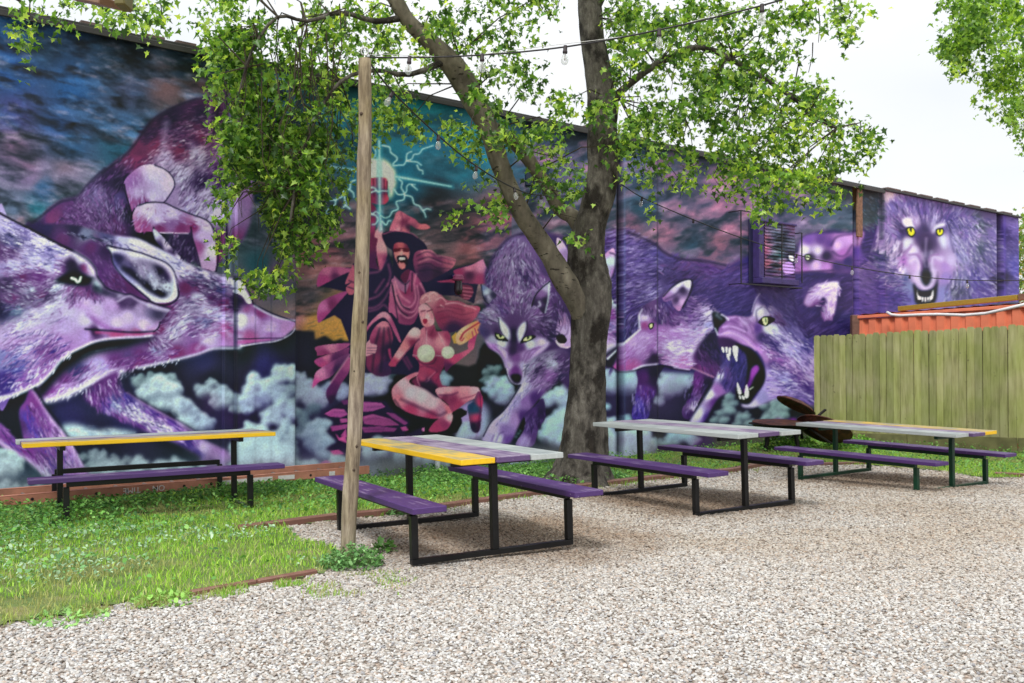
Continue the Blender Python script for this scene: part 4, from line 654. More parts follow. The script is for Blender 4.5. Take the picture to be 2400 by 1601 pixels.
def bump(nt,b,h,st,dist=.01):
    n=N(nt,'ShaderNodeBump'); n.inputs['Strength'].default_value=st; n.inputs['Distance'].default_value=dist
    nt.links.new(h,n.inputs['Height']); nt.links.new(n.outputs[0],b.inputs['Normal'])
def painted_wood(name,c,worn,wear=.5,scale=(1.2,14,14),k=1.):
    m,nt,b=mat(name); v=coords(nt,scale)
    n1=noise(nt,v,2.2,6,.65); n2=noise(nt,coords(nt,(1,1,1)),3.,4); n3=noise(nt,coords(nt),55,3)
    c1=ramp(nt,n1,[(0.3,H(c,k*.82)),(.6,H(c,k)),(.8,H(c,k*1.15))])
    wn=N(nt,'ShaderNodeMath',operation='MULTIPLY'); nt.links.new(n1,wn.inputs[0]); nt.links.new(n2,wn.inputs[1])
    f=ramp(nt,wn.outputs[0],[(.3-.12*wear,(0,0,0,1)),(.46-.1*wear,(1,1,1,1))])
    # wear only on faces that look up (rubbed by use)
    g=N(nt,'ShaderNodeTexCoord'); sx=N(nt,'ShaderNodeSeparateXYZ'); nt.links.new(g.outputs['Normal'],sx.inputs[0])
    cl=N(nt,'ShaderNodeMath',operation='MULTIPLY'); cl.use_clamp=True; nt.links.new(sx.outputs[2],cl.inputs[0]); nt.links.new(f,cl.inputs[1])
    c2=mixc(nt,cl.outputs[0],c1,H(worn,1))
    sp=ramp(nt,n3,[(.7,(0,0,0,1)),(.76,(1,1,1,1))])
    c3=mixc(nt,sp,c2,H(worn,1.3))
    nt.links.new(c3,b.inputs['Base Color']); b.inputs['Roughness'].default_value=.5; bump(nt,b,n1,.25,.004)
    return m
def simple(name,c,rough=.6,metal=0,var=.25,scale=12,k=1.,bmp=.1):
    m,nt,b=mat(name); n=noise(nt,coords(nt),scale,5)
    cc=ramp(nt,n,[(.3,H(c,k*(1-var))),(.7,H(c,k*(1+var)))])
    nt.links.new(cc,b.inputs['Base Color']); b.inputs['Roughness'].default_value=rough; b.inputs['Metallic'].default_value=metal
    if bmp: bump(nt,b,n,bmp,.005)
    return m
class MB:
    def __init__(s): s.v=[];s.f=[]
    def box(s,c,d,rot=None,taper=None,bev=.004):
        """box with small chamfers along the vertical silhouette (8-sided section)"""
        cx,cy,cz=c;hx_,hy,hz=d[0]/2,d[1]/2,d[2]/2
        ax=[hx_,hy,hz]; b=min(bev,min(ax)*.45)
        k=len(s.v); pts=[]
        # chamfered box: 24 verts
        for sx in(-1,1):
            for sy in(-1,1):
                for sz in(-1,1):
                    pts.append((sx*(hx_-b),sy*(hy-b),sz*hz));pts.append((sx*(hx_-b),sy*hy,sz*(hz-b)));pts.append((sx*hx_,sy*(hy-b),sz*(hz-b)))
        for p in pts:
            q=Vector(p)
            if rot is not None: q=rot@q
            s.v.append((q.x+cx,q.y+cy,q.z+cz))
        def I(sx,sy,sz,t): return k+(((sx>0)*2+(sy>0))*2+(sz>0))*3+t
        F=s.f
        for q in(-1,1):
            F.append([I(-1,-1,q,0),I(1,-1,q,0),I(1,1,q,0),I(-1,1,q,0)][::q])
            F.append([I(-1,q,-1,1),I(-1,q,1,1),I(1,q,1,1),I(1,q,-1,1)][::q])
            F.append([I(q,-1,-1,2),I(q,1,-1,2),I(q,1,1,2),I(q,-1,1,2)][::q])
        for a in(-1,1):
            for c_ in(-1,1):
                F.append([I(-1,a,c_,0),I(1,a,c_,0),I(1,a,c_,1),I(-1,a,c_,1)][::-a*c_])
                F.append([I(a,-1,c_,0),I(a,1,c_,0),I(a,1,c_,2),I(a,-1,c_,2)][::a*c_])
                F.append([I(a,c_,-1,1),I(a,c_,1,1),I(a,c_,1,2),I(a,c_,-1,2)][::-a*c_])
                for e in(-1,1): F.append([I(a,c_,e,0),I(a,c_,e,1),I(a,c_,e,2)][::-a*c_*e])
        return s
    def beam(s,a,b,w,h,bev=.003,up=Vector((0,0,1))):
        a=Vector(a);b=Vector(b);d=(b-a);l=d.length;x=d.normalized();y=up.cross(x)
        if y.length<1e-3: y=Vector((0,1,0)).cross(x)
        y.normalize();z=x.cross(y)
        from mathutils import Matrix
        m=Matrix((x,y,z)).transposed()
        return s.box((a+b)/2,(l,w,h),m,bev=bev)
    def tube(s,pts,rads,n=10,cap=True,wob=0,seed=0,sq=1.):
        rg=random.Random(seed); pts=[Vector(p) for p in pts]; k0=len(s.v)
        prev=None
        for i,p in enumerate(pts):
            t=(pts[min(i+1,len(pts)-1)]-pts[max(i-1,0)])
            t=t.normalized() if t.length>1e-6 else Vector((0,0,1))
            if prev is None:
                a=Vector((1,0,0)) if abs(t.x)<.8 else Vector((0,1,0))
                x=(a-t*a.dot(t)).normalized()
            else: x=(prev-t*prev.dot(t)).normalized()
            prev=x;y=t.cross(x)
            r=rads[i] if hasattr(rads,'__len__') else rads
            for j in range(n):
                an=2*math.pi*j/n
                rr=r*(1+wob*(rg.random()-.5)) if wob else r
                q=p+x*math.cos(an)*rr+y*math.sin(an)*rr*sq
                s.v.append(tuple(q))
        for i in range(len(pts)-1):
            for j in range(n):
                a=k0+i*n+j;b=k0+i*n+(j+1)%n
                s.f.append([a,b,b+n,a+n])
        if cap:
            s.f.append([k0+j for j in range(n)][::-1]); e=k0+(len(pts)-1)*n; s.f.append([e+j for j in range(n)])
        return s
    def lathe(s,prof,n=20,M=None,cap=False):
        k0=len(s.v)
        for r,z in prof:
            for j in range(n):
                a=2*math.pi*j/n;q=Vector((r*math.cos(a),r*math.sin(a),z))
                if M is not None:q=M@q
                s.v.append(tuple(q))
        for i in range(len(prof)-1):
            for j in range(n):
                a=k0+i*n+j;b=k0+i*n+(j+1)%n; s.f.append([a,b,b+n,a+n])
        return s
    def build(s,name,m,parent=None,smooth=False):
        me=bpy.data.meshes.new(name); me.from_pydata(s.v,[],s.f); me.validate(); me.materials.append(m)
        if smooth:
            me.polygons.foreach_set('use_smooth',[True]*len(me.polygons))
        o=bpy.data.objects.new(name,me); col.objects.link(o)
        if parent: o.parent=parent
        return o
def fast_mesh(name,V_,F_,n,m,parent=None,attr=None,attrname='col',mi=None):
    """V_ (nv,3), F_ (nf,n) int"""
    me=bpy.data.meshes.new(name); nv=len(V_);nf=len(F_)
    me.vertices.add(nv); me.vertices.foreach_set('co',np.ascontiguousarray(V_,dtype=np.float32).ravel())
    me.loops.add(nf*n); me.loops.foreach_set('vertex_index',np.ascontiguousarray(F_,dtype=np.int32).ravel())
    me.polygons.add(nf); me.polygons.foreach_set('loop_start',np.arange(0,nf*n,n,dtype=np.int32)); 
    try: me.polygons.foreach_set('loop_total',np.full(nf,n,np.int32))
    except Exception: pass
    me.update(calc_edges=True)
    if attr is not None:
        a=me.color_attributes.new(attrname,'FLOAT_COLOR','POINT'); c=np.ones((nv,4),np.float32); c[:,:3]=attr; a.data.foreach_set('color',c.ravel())
    me.materials.append(m)
    o=bpy.data.objects.new(name,me); col.objects.link(o)
    if parent: o.parent=parent
    return o
# ---------------------------------------------------------------- ground
def in_poly(x,y,poly):
    c=np.zeros(x.shape,bool); n=len(poly)
    for i in range(n):
        x1,y1=poly[i];x2,y2=poly[(i+1)%n]
        if y1==y2: continue
        k=((y1>y)!=(y2>y))&(x<(x2-x1)*(y-y1)/(y2-y1)+x1); c^=k
    return c
WX0,WY0,WS=-5.27,10.1,.83                 # the wall's foot runs from here along (1,.83)
def wall_t(u):
    k=(u-1200)/FPX; return (WY0*k-WX0)/(1-WS*k)
WN=Vector((WS,-1,0)).normalized(); WD=Vector((1,WS,0)).normalized()
def wallp(t,z,off=0): return Vector((WX0+t,WY0+WS*t,z))+WN*off
def wuv(u,v,off=0):
    t=wall_t(u);y=WY0+WS*t; p=at(u,v,y); return wallp(t,p.z,off)
lawn_src=[(-200,1520),(0,1470),(214,1430),(321,1410),(444,1398),(580,1374),(720,1352),(775,1338),(802,1318),(800,1294),(760,1278),(700,1266),(663,1231),(700,1229.5),(792,1219),(960,1202),(1083,1187),(1175,1174),(1282,1159),(1401,1142),(1496,1130),(1600,1118),(1713,1108),(1790,1093),(1845,1092),(2039,1091),(2198,1104),(2310,1121),(2400,1119),(2480,1119)]
lawn=[tuple(gnd(u,v)[:2]) for u,v in lawn_src]
back=[(9.6,16.2),(6.04,19.5)]+[tuple(wallp(t,0,-.05)[:2]) for t in (11.3,6,2,0,-3)]+[(-7.5,6.2)]
lawn_poly=lawn+back
m,nt,b=mat("gravel bed"); v=coords(nt)
vo=N(nt,'ShaderNodeTexVoronoi'); vo.inputs['Scale'].default_value=42; nt.links.new(v,vo.inputs[0])
sp=N(nt,'ShaderNodeSeparateColor'); nt.links.new(vo.outputs['Color'],sp.inputs[0])
c=ramp(nt,sp.outputs[0],[(0,H('6a5c50')),(.2,H('a8968a')),(.45,H('c8bdb2')),(.7,H('9a9490')),(1,H('dcd6cc'))])
dk=ramp(nt,vo.outputs['Distance'],[(.3,(1,1,1,1)),(.85,(.4,.37,.34,1))])
c=mixc(nt,1.,c,dk,'MULTIPLY'); n=noise(nt,v,.7,3); c=mixc(nt,1.,c,ramp(nt,n,[(.35,(.78,.72,.66,1)),(.6,(1,1,1,1))]),'MULTIPLY')
nt.links.new(c,b.inputs['Base Color']); b.inputs['Roughness'].default_value=.9
iv=N(nt,'ShaderNodeMath',operation='SUBTRACT'); iv.inputs[0].default_value=1; nt.links.new(vo.outputs['Distance'],iv.inputs[1]); bump(nt,b,iv.outputs[0],.9,.015)
GRAVEL=m
xs=np.concatenate([np.array([-300,-80,-30]),np.arange(-14,18.01,.25),np.array([30,80,300])]); ys=np.concatenate([np.array([-60,-10]),np.arange(0,26.01,.25),np.array([40,100,400])])
gx,gy=np.meshgrid(xs,ys); gz=np.vectorize(GZ)(gx,gy)
V_=np.stack([gx,gy,gz],-1).reshape(-1,3); nx=len(xs); ii,jj=np.meshgrid(np.arange(nx-1),np.arange(len(ys)-1)); a=(jj*nx+ii).ravel()
o=fast_mesh("gravel_ground",V_,np.stack([a,a+1,a+1+nx,a+nx],1),4,GRAVEL); tag(o,"pale pebble gravel yard under and in front of the picnic tables",kind='structure')
# lawn soil sheet
m,nt,b=mat("lawn soil"); n=noise(nt,coords(nt),3,5); c=ramp(nt,n,[(.3,H('46542a')),(.5,H('5c6e38')),(.7,H('7c7850'))]); nt.links.new(c,b.inputs['Base Color']); b.inputs['Roughness'].default_value=1
import bmesh
bm=bmesh.new(); h=.12
X0,Y0=-8.5,5.; cells=[]
gxs=np.arange(X0,10.5,h);gys=np.arange(Y0,20,h); cxx,cyy=np.meshgrid(gxs+h/2,gys+h/2); ok=in_poly(cxx,cyy,lawn_poly)
vid={};V2=[];F2=[]
for j in range(len(gys)):
    for i in np.nonzero(ok[j])[0]:
        q=[]
        for dx,dy in((0,0),(1,0),(1,1),(0,1)):
            k=(i+dx,j+dy)
            if k not in vid:
                vid[k]=len(V2); x=X0+k[0]*h;y=Y0+k[1]*h; V2.append((x,y,GZ(x,y)+.006+.01*fbm(np.array([x*1.5]),np.array([y*1.5]),3)[0]))
            q.append(vid[k])
        F2.append(q)
bm.free()
o=fast_mesh("lawn_soil",np.array(V2),np.array(F2),4,m); tag(o,"bare soil under the grass strip beside the painted wall",kind='structure')
# ---- loose pebbles: uncountable, geometry nodes on a carrier sheet
def pebble_tree():
    ng=bpy.data.node_groups.new("pebbles",'GeometryNodeTree')
    ng.interface.new_socket('Geometry',in_out='INPUT',socket_type='NodeSocketGeometry'); ng.interface.new_socket('Geometry',in_out='OUTPUT',socket_type='NodeSocketGeometry')
    A=lambda t:ng.nodes.new(t); gi=A('NodeGroupInput');go=A('NodeGroupOutput')
    d=A('GeometryNodeDistributePointsOnFaces'); na=A('GeometryNodeInputNamedAttribute'); na.data_type='FLOAT'; na.inputs[0].default_value='dens'
    ng.links.new(gi.outputs[0],d.inputs['Mesh']); ng.links.new(na.outputs[0],d.inputs['Density'])
    ic=A('GeometryNodeMeshIcoSphere'); ic.inputs['Radius'].default_value=1; ic.inputs['Subdivisions'].default_value=2
    sp=A('GeometryNodeSetPosition'); nz=A('ShaderNodeTexNoise'); nz.inputs['Scale'].default_value=1.1
    su=A('ShaderNodeVectorMath'); su.operation='SUBTRACT'; su.inputs[1].default_value=(.5,.5,.5); mu=A('ShaderNodeVectorMath'); mu.operation='SCALE'; mu.inputs['Scale'].default_value=.9
    ng.links.new(nz.outputs['Color'],su.inputs[0]); ng.links.new(su.outputs[0],mu.inputs[0]); ng.links.new(mu.outputs[0],sp.inputs['Offset']); ng.links.new(ic.outputs[0],sp.inputs['Geometry'])
    ss=A('GeometryNodeSetShadeSmooth'); ng.links.new(sp.outputs[0],ss.inputs[0])
    sm=A('GeometryNodeSetMaterial'); sm.inputs['Material'].default_value=PEB; ng.links.new(ss.outputs[0],sm.inputs[0])
    io=A('GeometryNodeInstanceOnPoints'); ng.links.new(d.outputs['Points'],io.inputs['Points']); ng.links.new(sm.outputs[0],io.inputs['Instance'])
    r1=A('FunctionNodeRandomValue'); r1.data_type='FLOAT_VECTOR'; r1.inputs[0].default_value=(-.5,-.5,0); r1.inputs[1].default_value=(.5,.5,6.28)
    r2=A('FunctionNodeRandomValue'); r2.data_type='FLOAT_VECTOR'; r2.inputs[0].default_value=(.006,.005,.0035); r2.inputs[1].default_value=(.016,.012,.0075); r2.inputs['Seed'].default_value=3
    ng.links.new(r1.outputs[0],io.inputs['Rotation'])
    ps_=A('GeometryNodeInputPosition'); se=A('ShaderNodeSeparateXYZ'); ng.links.new(ps_.outputs[0],se.inputs[0])
    mr=A('ShaderNodeMapRange'); mr.inputs[1].default_value=5;mr.inputs[2].default_value=14;mr.inputs[3].default_value=1.;mr.inputs[4].default_value=1.75; ng.links.new(se.outputs[1],mr.inputs[0])
    vs=A('ShaderNodeVectorMath'); vs.operation='SCALE'; ng.links.new(r2.outputs[0],vs.inputs[0]); ng.links.new(mr.outputs[0],vs.inputs['Scale']); ng.links.new(vs.outputs[0],io.inputs['Scale'])
    ng.links.new(io.outputs[0],go.inputs[0]); return ng
m,nt,b=mat("pebble"); oi=N(nt,'ShaderNodeObjectInfo')
c=ramp(nt,oi.outputs['Random'],[(0,H('7c746c')),(.08,H('a0968c')),(.2,H('b8aea6')),(.38,H('d8d4ce')),(.5,H('e8e6e4')),(.62,H('b4b0aa')),(.72,H('ccb8a8')),(.82,H('e4e2de')),(.9,H('98969a')),(1,H('f4f3f0'))])
n=noise(nt,coords(nt),1.3,4); c=mixc(nt,1.,c,ramp(nt,n,[(.3,(.86,.84,.82,1)),(.65,(1.05,1.04,1.02,1))]),'MULTIPLY')
def dirt(nt,c,vec):
    n=noise(nt,vec,.55,3); f=ramp(nt,n,[(.42,(0,0,0,1)),(.6,(1,1,1,1))]); s=N(nt,'ShaderNodeSeparateXYZ'); nt.links.new(vec,s.inputs[0]); y=N(nt,'ShaderNodeMapRange'); y.inputs[1].default_value=5.5; y.inputs[2].default_value=8.; nt.links.new(s.outputs[1],y.inputs[0])
    g=N(nt,'ShaderNodeMath',operation='MULTIPLY_ADD'); g.inputs[1].default_value=.5; g.inputs[2].default_value=.5; nt.links.new(f,g.inputs[0]); h=N(nt,'ShaderNodeMath',operation='MULTIPLY'); nt.links.new(g.outputs[0],h.inputs[0]); nt.links.new(y.outputs[0],h.inputs[1])
    c=mixc(nt,h.outputs[0],c,mixc(nt,1.,c,(.8,.72,.63,1),'MULTIPLY'))  # browner from the tables back: soil, and leaf shade put into the colour
    n2=noise(nt,vec,1.6,4)                                # scuffed, soil-stained stones where feet rest under the tables, contact shade painted in too
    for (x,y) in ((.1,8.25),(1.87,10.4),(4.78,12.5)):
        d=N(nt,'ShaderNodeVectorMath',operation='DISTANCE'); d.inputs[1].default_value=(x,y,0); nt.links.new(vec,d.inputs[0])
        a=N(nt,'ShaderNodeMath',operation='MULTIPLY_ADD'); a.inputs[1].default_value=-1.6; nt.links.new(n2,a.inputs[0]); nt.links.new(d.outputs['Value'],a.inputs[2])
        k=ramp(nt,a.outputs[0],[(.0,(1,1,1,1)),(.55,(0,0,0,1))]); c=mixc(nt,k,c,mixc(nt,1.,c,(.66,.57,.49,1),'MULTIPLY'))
    return c
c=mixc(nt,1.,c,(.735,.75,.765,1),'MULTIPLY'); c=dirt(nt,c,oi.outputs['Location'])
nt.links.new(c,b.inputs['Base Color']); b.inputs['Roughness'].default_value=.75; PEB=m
h=.2; gxs=np.arange(-7,10,h);gys=np.arange(3.6,16.5,h); cxx,cyy=np.meshgrid(gxs+h/2,gys+h/2)
pu,pv=project(np.stack([cxx,cyy,0*cxx],-1)); ok=~in_poly(cxx,cyy,lawn_poly)&(pu>-80)&(pu<2480)&(pv<1720)
vid={};V2=[];F2=[];D2=[]
for j in range(len(gys)):
    for i in np.nonzero(ok[j])[0]:
        q=[]
        for dx,dy in((0,0),(1,0),(1,1),(0,1)):
            k=(i+dx,j+dy)
            if k not in vid:
                vid[k]=len(V2);x=gxs[0]+k[0]*h;y=gys[0]+k[1]*h; V2.append((x,y,GZ(x,y)+.004)); D2.append(3700 if y<7 else max(900,3700-(y-7)*540))
            q.append(vid[k])
        F2.append(q)
peb=fast_mesh("gravel",np.array(V2),np.array(F2),4,GRAVEL)
at_=peb.data.attributes.new('dens','FLOAT','POINT'); at_.data.foreach_set('value',np.array(D2,np.float32))
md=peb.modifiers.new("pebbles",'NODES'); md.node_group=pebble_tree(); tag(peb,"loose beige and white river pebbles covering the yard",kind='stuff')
# ---- grass and low weeds
def blades(n,region,hmin,hmax,wd,seed,hfun=None):
    rs=np.random.RandomState(seed); rg=np.array(region); x=rs.uniform(max(-8,rg[:,0].min()),min(10.4,rg[:,0].max()),n*4);y=rs.uniform(max(5,rg[:,1].min()),min(20,rg[:,1].max()),n*4)
    u,v=project(np.stack([x,y,0*x],-1)); k=in_poly(x,y,region)&(u>-150)&(u<2500); x=x[k][:n];y=y[k][:n]
    return x,y,rs
def leafcol(rs,n,base,var):
    c=np.tile(s2l(hx(base)),(n,1)); return c*(1+rs.normal(0,var,(n,1)))*np.array([1,1,1])
m,nt,b=mat("grass blade"); ca=N(nt,'ShaderNodeVertexColor',layer_name='col'); nt.links.new(ca.outputs[0],b.inputs['Base Color']); b.inputs['Roughness'].default_value=.6
tr=N(nt,'ShaderNodeBsdfTranslucent'); mxs=N(nt,'ShaderNodeMixShader'); mxs.inputs[0].default_value=.35; nt.links.new(ca.outputs[0],tr.inputs[0]); nt.links.new(b.outputs[0],mxs.inputs[1]); nt.links.new(tr.outputs[0],mxs.inputs[2]); nt.links.new(mxs.outputs[0],nt.nodes['Material Output'].inputs[0]); GR=m
def grass_mesh(name,n,region,hm,seed,cols,thin=.006,dens=None):
    x,y,rs=blades(n,region,0,0,0,seed)
    f=fbm(x*.9+5,y*.9,31,3)
    if dens is not None:
        k=rs.uniform(0,1,len(x))<dens(x,y,f); x=x[k];y=y[k];f=f[k]
    n=len(x); hgt=hm*rs.uniform(.4,1.2,n)*(.6+f); an=rs.uniform(0,6.28,n); dx=np.cos(an);dy=np.sin(an); bend=rs.normal(0,.5,n)*hgt; ba=rs.uniform(0,6.28,n)
    z0=np.array([GZ(a,b_) for a,b_ in zip(x,y)])
    w_=thin*rs.uniform(.6,1.4,n)
    P0=np.stack([x-dx*w_,y-dy*w_,z0],1);P1=np.stack([x+dx*w_,y+dy*w_,z0],1)
    mx_=x+np.cos(ba)*bend*.35;my=y+np.sin(ba)*bend*.35
    P2=np.stack([mx_+dx*w_*.8,my+dy*w_*.8,z0+hgt*.6],1);P3=np.stack([mx_-dx*w_*.8,my-dy*w_*.8,z0+hgt*.6],1)
    tx=x+np.cos(ba)*bend;ty=y+np.sin(ba)*bend
    P4=np.stack([tx+dx*w_*.15,ty+dy*w_*.15,z0+hgt],1);P5=np.stack([tx-dx*w_*.15,ty-dy*w_*.15,z0+hgt],1)
    V_=np.stack([P0,P1,P2,P3,P4,P5],1).reshape(-1,3); b0=np.arange(n)*6
    F_=np.concatenate([np.stack([b0,b0+1,b0+2,b0+3],1),np.stack([b0+3,b0+2,b0+4,b0+5],1)])
    pal=np.array([s2l(hx(c)) for c in cols]); cc=pal[rs.randint(0,len(pal),n)]*(rs.uniform(.75,1.25,(n,1)))
    dry=np.clip((fbm(x*1.7+2,y*1.7,83,3)-.52)*5,0,.75)[:,None]; cc=cc*(1-dry)+s2l(hx('b4ac74'))*dry*rs.uniform(.7,1.2,(n,1))
    cc=np.repeat(cc,6,0)
    return fast_mesh(name,V_,F_,4,GR,attr=cc)
g=grass_mesh("grass",120000,lawn_poly,.044,11,['9ccc44','acdc4c','88bc3c','bce454','c8d080','80ac3c'],.0035); tag(g,"short bright green grass of the strip between gravel and wall",kind='stuff')
# broad-leaved weeds: little quads on short stems, thick along the wall foot
def weeds(name,n,region,hm,seed,cols,size,dens,label,kind='stuff',parent=None):
    rs=np.random.RandomState(seed); x=rs.uniform(-8,10.4,n*6);y=rs.uniform(5,20,n*6); u,v=project(np.stack([x,y,0*x],-1))
    k=in_poly(x,y,region)&(u>-150)&(u<2500); x=x[k];y=y[k]; f=fbm(x*1.3+9,y*1.3,77,3); k=rs.uniform(0,1,len(x))<dens(x,y,f); x=x[k][:n];y=y[k][:n];f=f[k][:n]; n=len(x)
    z0=np.array([GZ(a,b_) for a,b_ in zip(x,y)]); z=z0+hm*rs.uniform(.15,1,n)*(.4+f*1.2)
    an=rs.uniform(0,6.28,n);s=size*rs.uniform(.6,1.4,n); tilt=rs.normal(0,.45,(n,2))
    pr=np.array([(-1,0),(-.35,.62),(.45,.55),(1,0),(.45,-.55),(-.35,-.62)])
    V_=np.zeros((n,6,3)); 
    for i,(a,b_) in enumerate(pr):
        lx=a*s;ly=b_*s; V_[:,i,0]=x+lx*np.cos(an)-ly*np.sin(an);V_[:,i,1]=y+lx*np.sin(an)+ly*np.cos(an);V_[:,i,2]=z+lx*tilt[:,0]+ly*tilt[:,1]-(a*a*.25)*s
    F_=(np.arange(n)*6)[:,None]+np.arange(6)[None]
    pal=np.array([s2l(hx(c)) for c in cols]); cc=np.repeat(pal[rs.randint(0,len(pal),n)]*rs.uniform(.7,1.3,(n,1)),6,0)
    o=fast_mesh(name,V_.reshape(-1,3),F_,6,GR,attr=cc); return tag(o,label,kind=kind)
def wd(x,y): # distance in front of wall
    return ((x-WX0)*WS-(y-WY0))/1.2996
weeds("ground_ivy",85000,lawn_poly,.135,21,['5a8c3c','68a044','78b050','4c7c40','8cbc60'],.017,lambda x,y,f:np.where(x<1.5,np.clip(1.35-wd(x,y)*.42,0.02,1)*np.clip((f-.3)*4,.1,1),.12),"dark green low creeping weeds along the foot of the painted wall")
weeds("clover_patch",26000,lawn_poly,.07,22,['a8c8a0','8cb884','b8d4b0','78a868'],.014,lambda x,y,f:((f>.53)&(y<8.6)&(x<-1.)).astype(float)*.9,"pale grey-green clover patches in the near left grass")
# ---------------------------------------------------------------- the painted building
def relief(t):
    """how far the face stands proud of the wall line at distance t"""
    prof=[(-9,0),(wall_t(521),0),(wall_t(523),.05),(wall_t(545),.05),(wall_t(547.5),.10),(wall_t(684),.10),(wall_t(687),0),(wall_t(1446),0),(wall_t(1449),-.12),(wall_t(1456),-.12),(wall_t(1459),.02),(wall_t(1538),.02),(wall_t(1542),0),(wall_t(2000),0),(wall_t(2004),-.14),(wall_t(2013),-.14),(wall_t(2016),-.03),(wall_t(2066),-.03),(wall_t(2070),.04),(wall_t(2334),.04),(wall_t(2338),-.1),(wall_t(2346),-.1),(wall_t(2350),.03),(60,.03)]
    return np.interp(t,[p[0] for p in prof],[p[1] for p in prof])
ZT=5.07
def sample(u,v):
    x=np.clip(u*MK,0,MW-1.01);y=np.clip(v*MK,0,MH-1.01); ix=x.astype(int);iy=y.astype(int);fx=(x-ix)[...,None];fy=(y-iy)[...,None]
    return (CV[iy,ix]*(1-fx)+CV[iy,ix+1]*fx)*(1-fy)+(CV[iy+1,ix]*(1-fx)+CV[iy+1,ix+1]*fx)*fy
m,nt,b=mat("mural paint"); ca=N(nt,'ShaderNodeVertexColor',layer_name='col'); v=coords(nt)
n=noise(nt,v,40,4); n2=noise(nt,v,1.1,4); c=mixc(nt,1.,ca.outputs[0],ramp(nt,n,[(.3,(.84,.84,.86,1)),(.7,(1.12,1.12,1.1,1))]),'MULTIPLY'); c=mixc(nt,1.,c,ramp(nt,n2,[(.3,(.9,.9,.9,1)),(.7,(1.06,1.06,1.06,1))]),'MULTIPLY')
nt.links.new(c,b.inputs['Base Color']); b.inputs['Roughness'].default_value=.62; b.inputs['Specular IOR Level'].default_value=.3; bump(nt,b,n,.2,.006); MUR=m
PAINT=1.12
def paint_sheet(name,ts,zs,parent,off=lambda t,z:0*t,colf=None):
    T_,Z_=np.meshgrid(ts,zs); OFF=relief(T_)+off(T_,Z_)
    flat=np.stack([WX0+T_,WY0+WS*T_,Z_],-1); u,v=project(flat)
    P_=flat+np.array(WN)[None,None]*OFF[...,None]
    cc=np.minimum(s2l(sample(u,v))*PAINT+.004,.84)
    if colf: cc=colf(cc,T_,Z_)
    nx=len(ts);i,j=np.meshgrid(np.arange(nx-1),np.arange(len(zs)-1)); a=(j*nx+i).ravel()
    return fast_mesh(name,P_.reshape(-1,3),np.stack([a,a+1,a+1+nx,a+nx],1),4,MUR,parent,cc.reshape(-1,3))
tu=np.array([wall_t(u) for u in np.arange(-30,2388,2.)]); TL=-2.6; TR=wall_t(2387)
kn=np.array([wall_t(u) for u in (521,523,545,547.5,684,687,1446,1449,1456,1459,1538,1542,2000,2004,2013,2016,2066,2070,2334,2338,2346,2350)])
ts=np.unique(np.concatenate([np.linspace(TL,tu[0],40)[:-1],tu,kn,[TR]]))
wall=empty("painted_building",wallp(0,0)); tag(wall,"long low building whose whole side wall carries the purple wolf and wizard mural","building")
wall.location=(0,0,0)
def dirty(cc,T,Z):
    # splash dirt and bare patches low on the wall where nobody repaints
    n=fbm(T*3,Z*3,91,4); k=np.clip((.28-Z)/.3,0,1)*np.clip(n*1.8-.35,0,1)
    return cc*(1-.75*k[...,None])+s2l(hx('5c5c48'))*.75*k[...,None]
paint_sheet("wall_face",ts,np.linspace(-.3,ZT,500),wall,colf=dirty)
PL=simple("wall side render",'4a4660',.8); DKM=simple("dark coping metal",'2a2826',.5,var=.4,scale=5); RST=simple("weathered brown strip",'7a5c48',.8,var=.4,scale=20)
mb=MB()
a=wallp(TL,0);  # core slab set behind the painted face
def slab(mb,t0,t1,z0,z1,o0,o1,bev=.002):
    p=(wallp(t0,(z0+z1)/2,(o0+o1)/2)+wallp(t1,(z0+z1)/2,(o0+o1)/2))/2
    from mathutils import Matrix
    M=Matrix((WD,-WN,Vector((0,0,1)))).transposed()
    return mb.box(p,((wallp(t1,0)-wallp(t0,0)).length,abs(o1-o0),z1-z0),M,bev=bev)
slab(mb,TL-.01,TR-.002,-.4,ZT-.01,-.16,-12.,.002); mb.build("building_body",PL,wall)
mb=MB(); slab(mb,TL,wall_t(2066),ZT,ZT+.035,.09,-.3); slab(mb,wall_t(2066)+.01,TR+.02,ZT+.005,ZT+.045,.11,-.3); slab(mb,TL,wall_t(2066),ZT-.07,ZT-.003,.085,.115,.004); mb.build("coping",DKM,wall)
CLP=simple('coping clip brown','5c4a44',.7,var=.4)
for u in (208,355,430,1100,1380,1500,1612,1700,1820,1960): 
    t=wall_t(u); mb=MB(); slab(mb,t-.09,t+.09,ZT+.036,ZT+.075,.05,-.12); mb.build('coping_clip',CLP,wall)
for u in range(2090,2385,38): t=wall_t(u); mb=MB(); slab(mb,t-.22,t+.2,ZT+.046,ZT+.085,.1,-.2,.015); mb.build('coping_tile',CLP,wall)
mb=MB(); slab(mb,wall_t(2007),wall_t(2019),4.0,5.0,.0,.05,.01); mb.build("rotten_board",RST,wall)
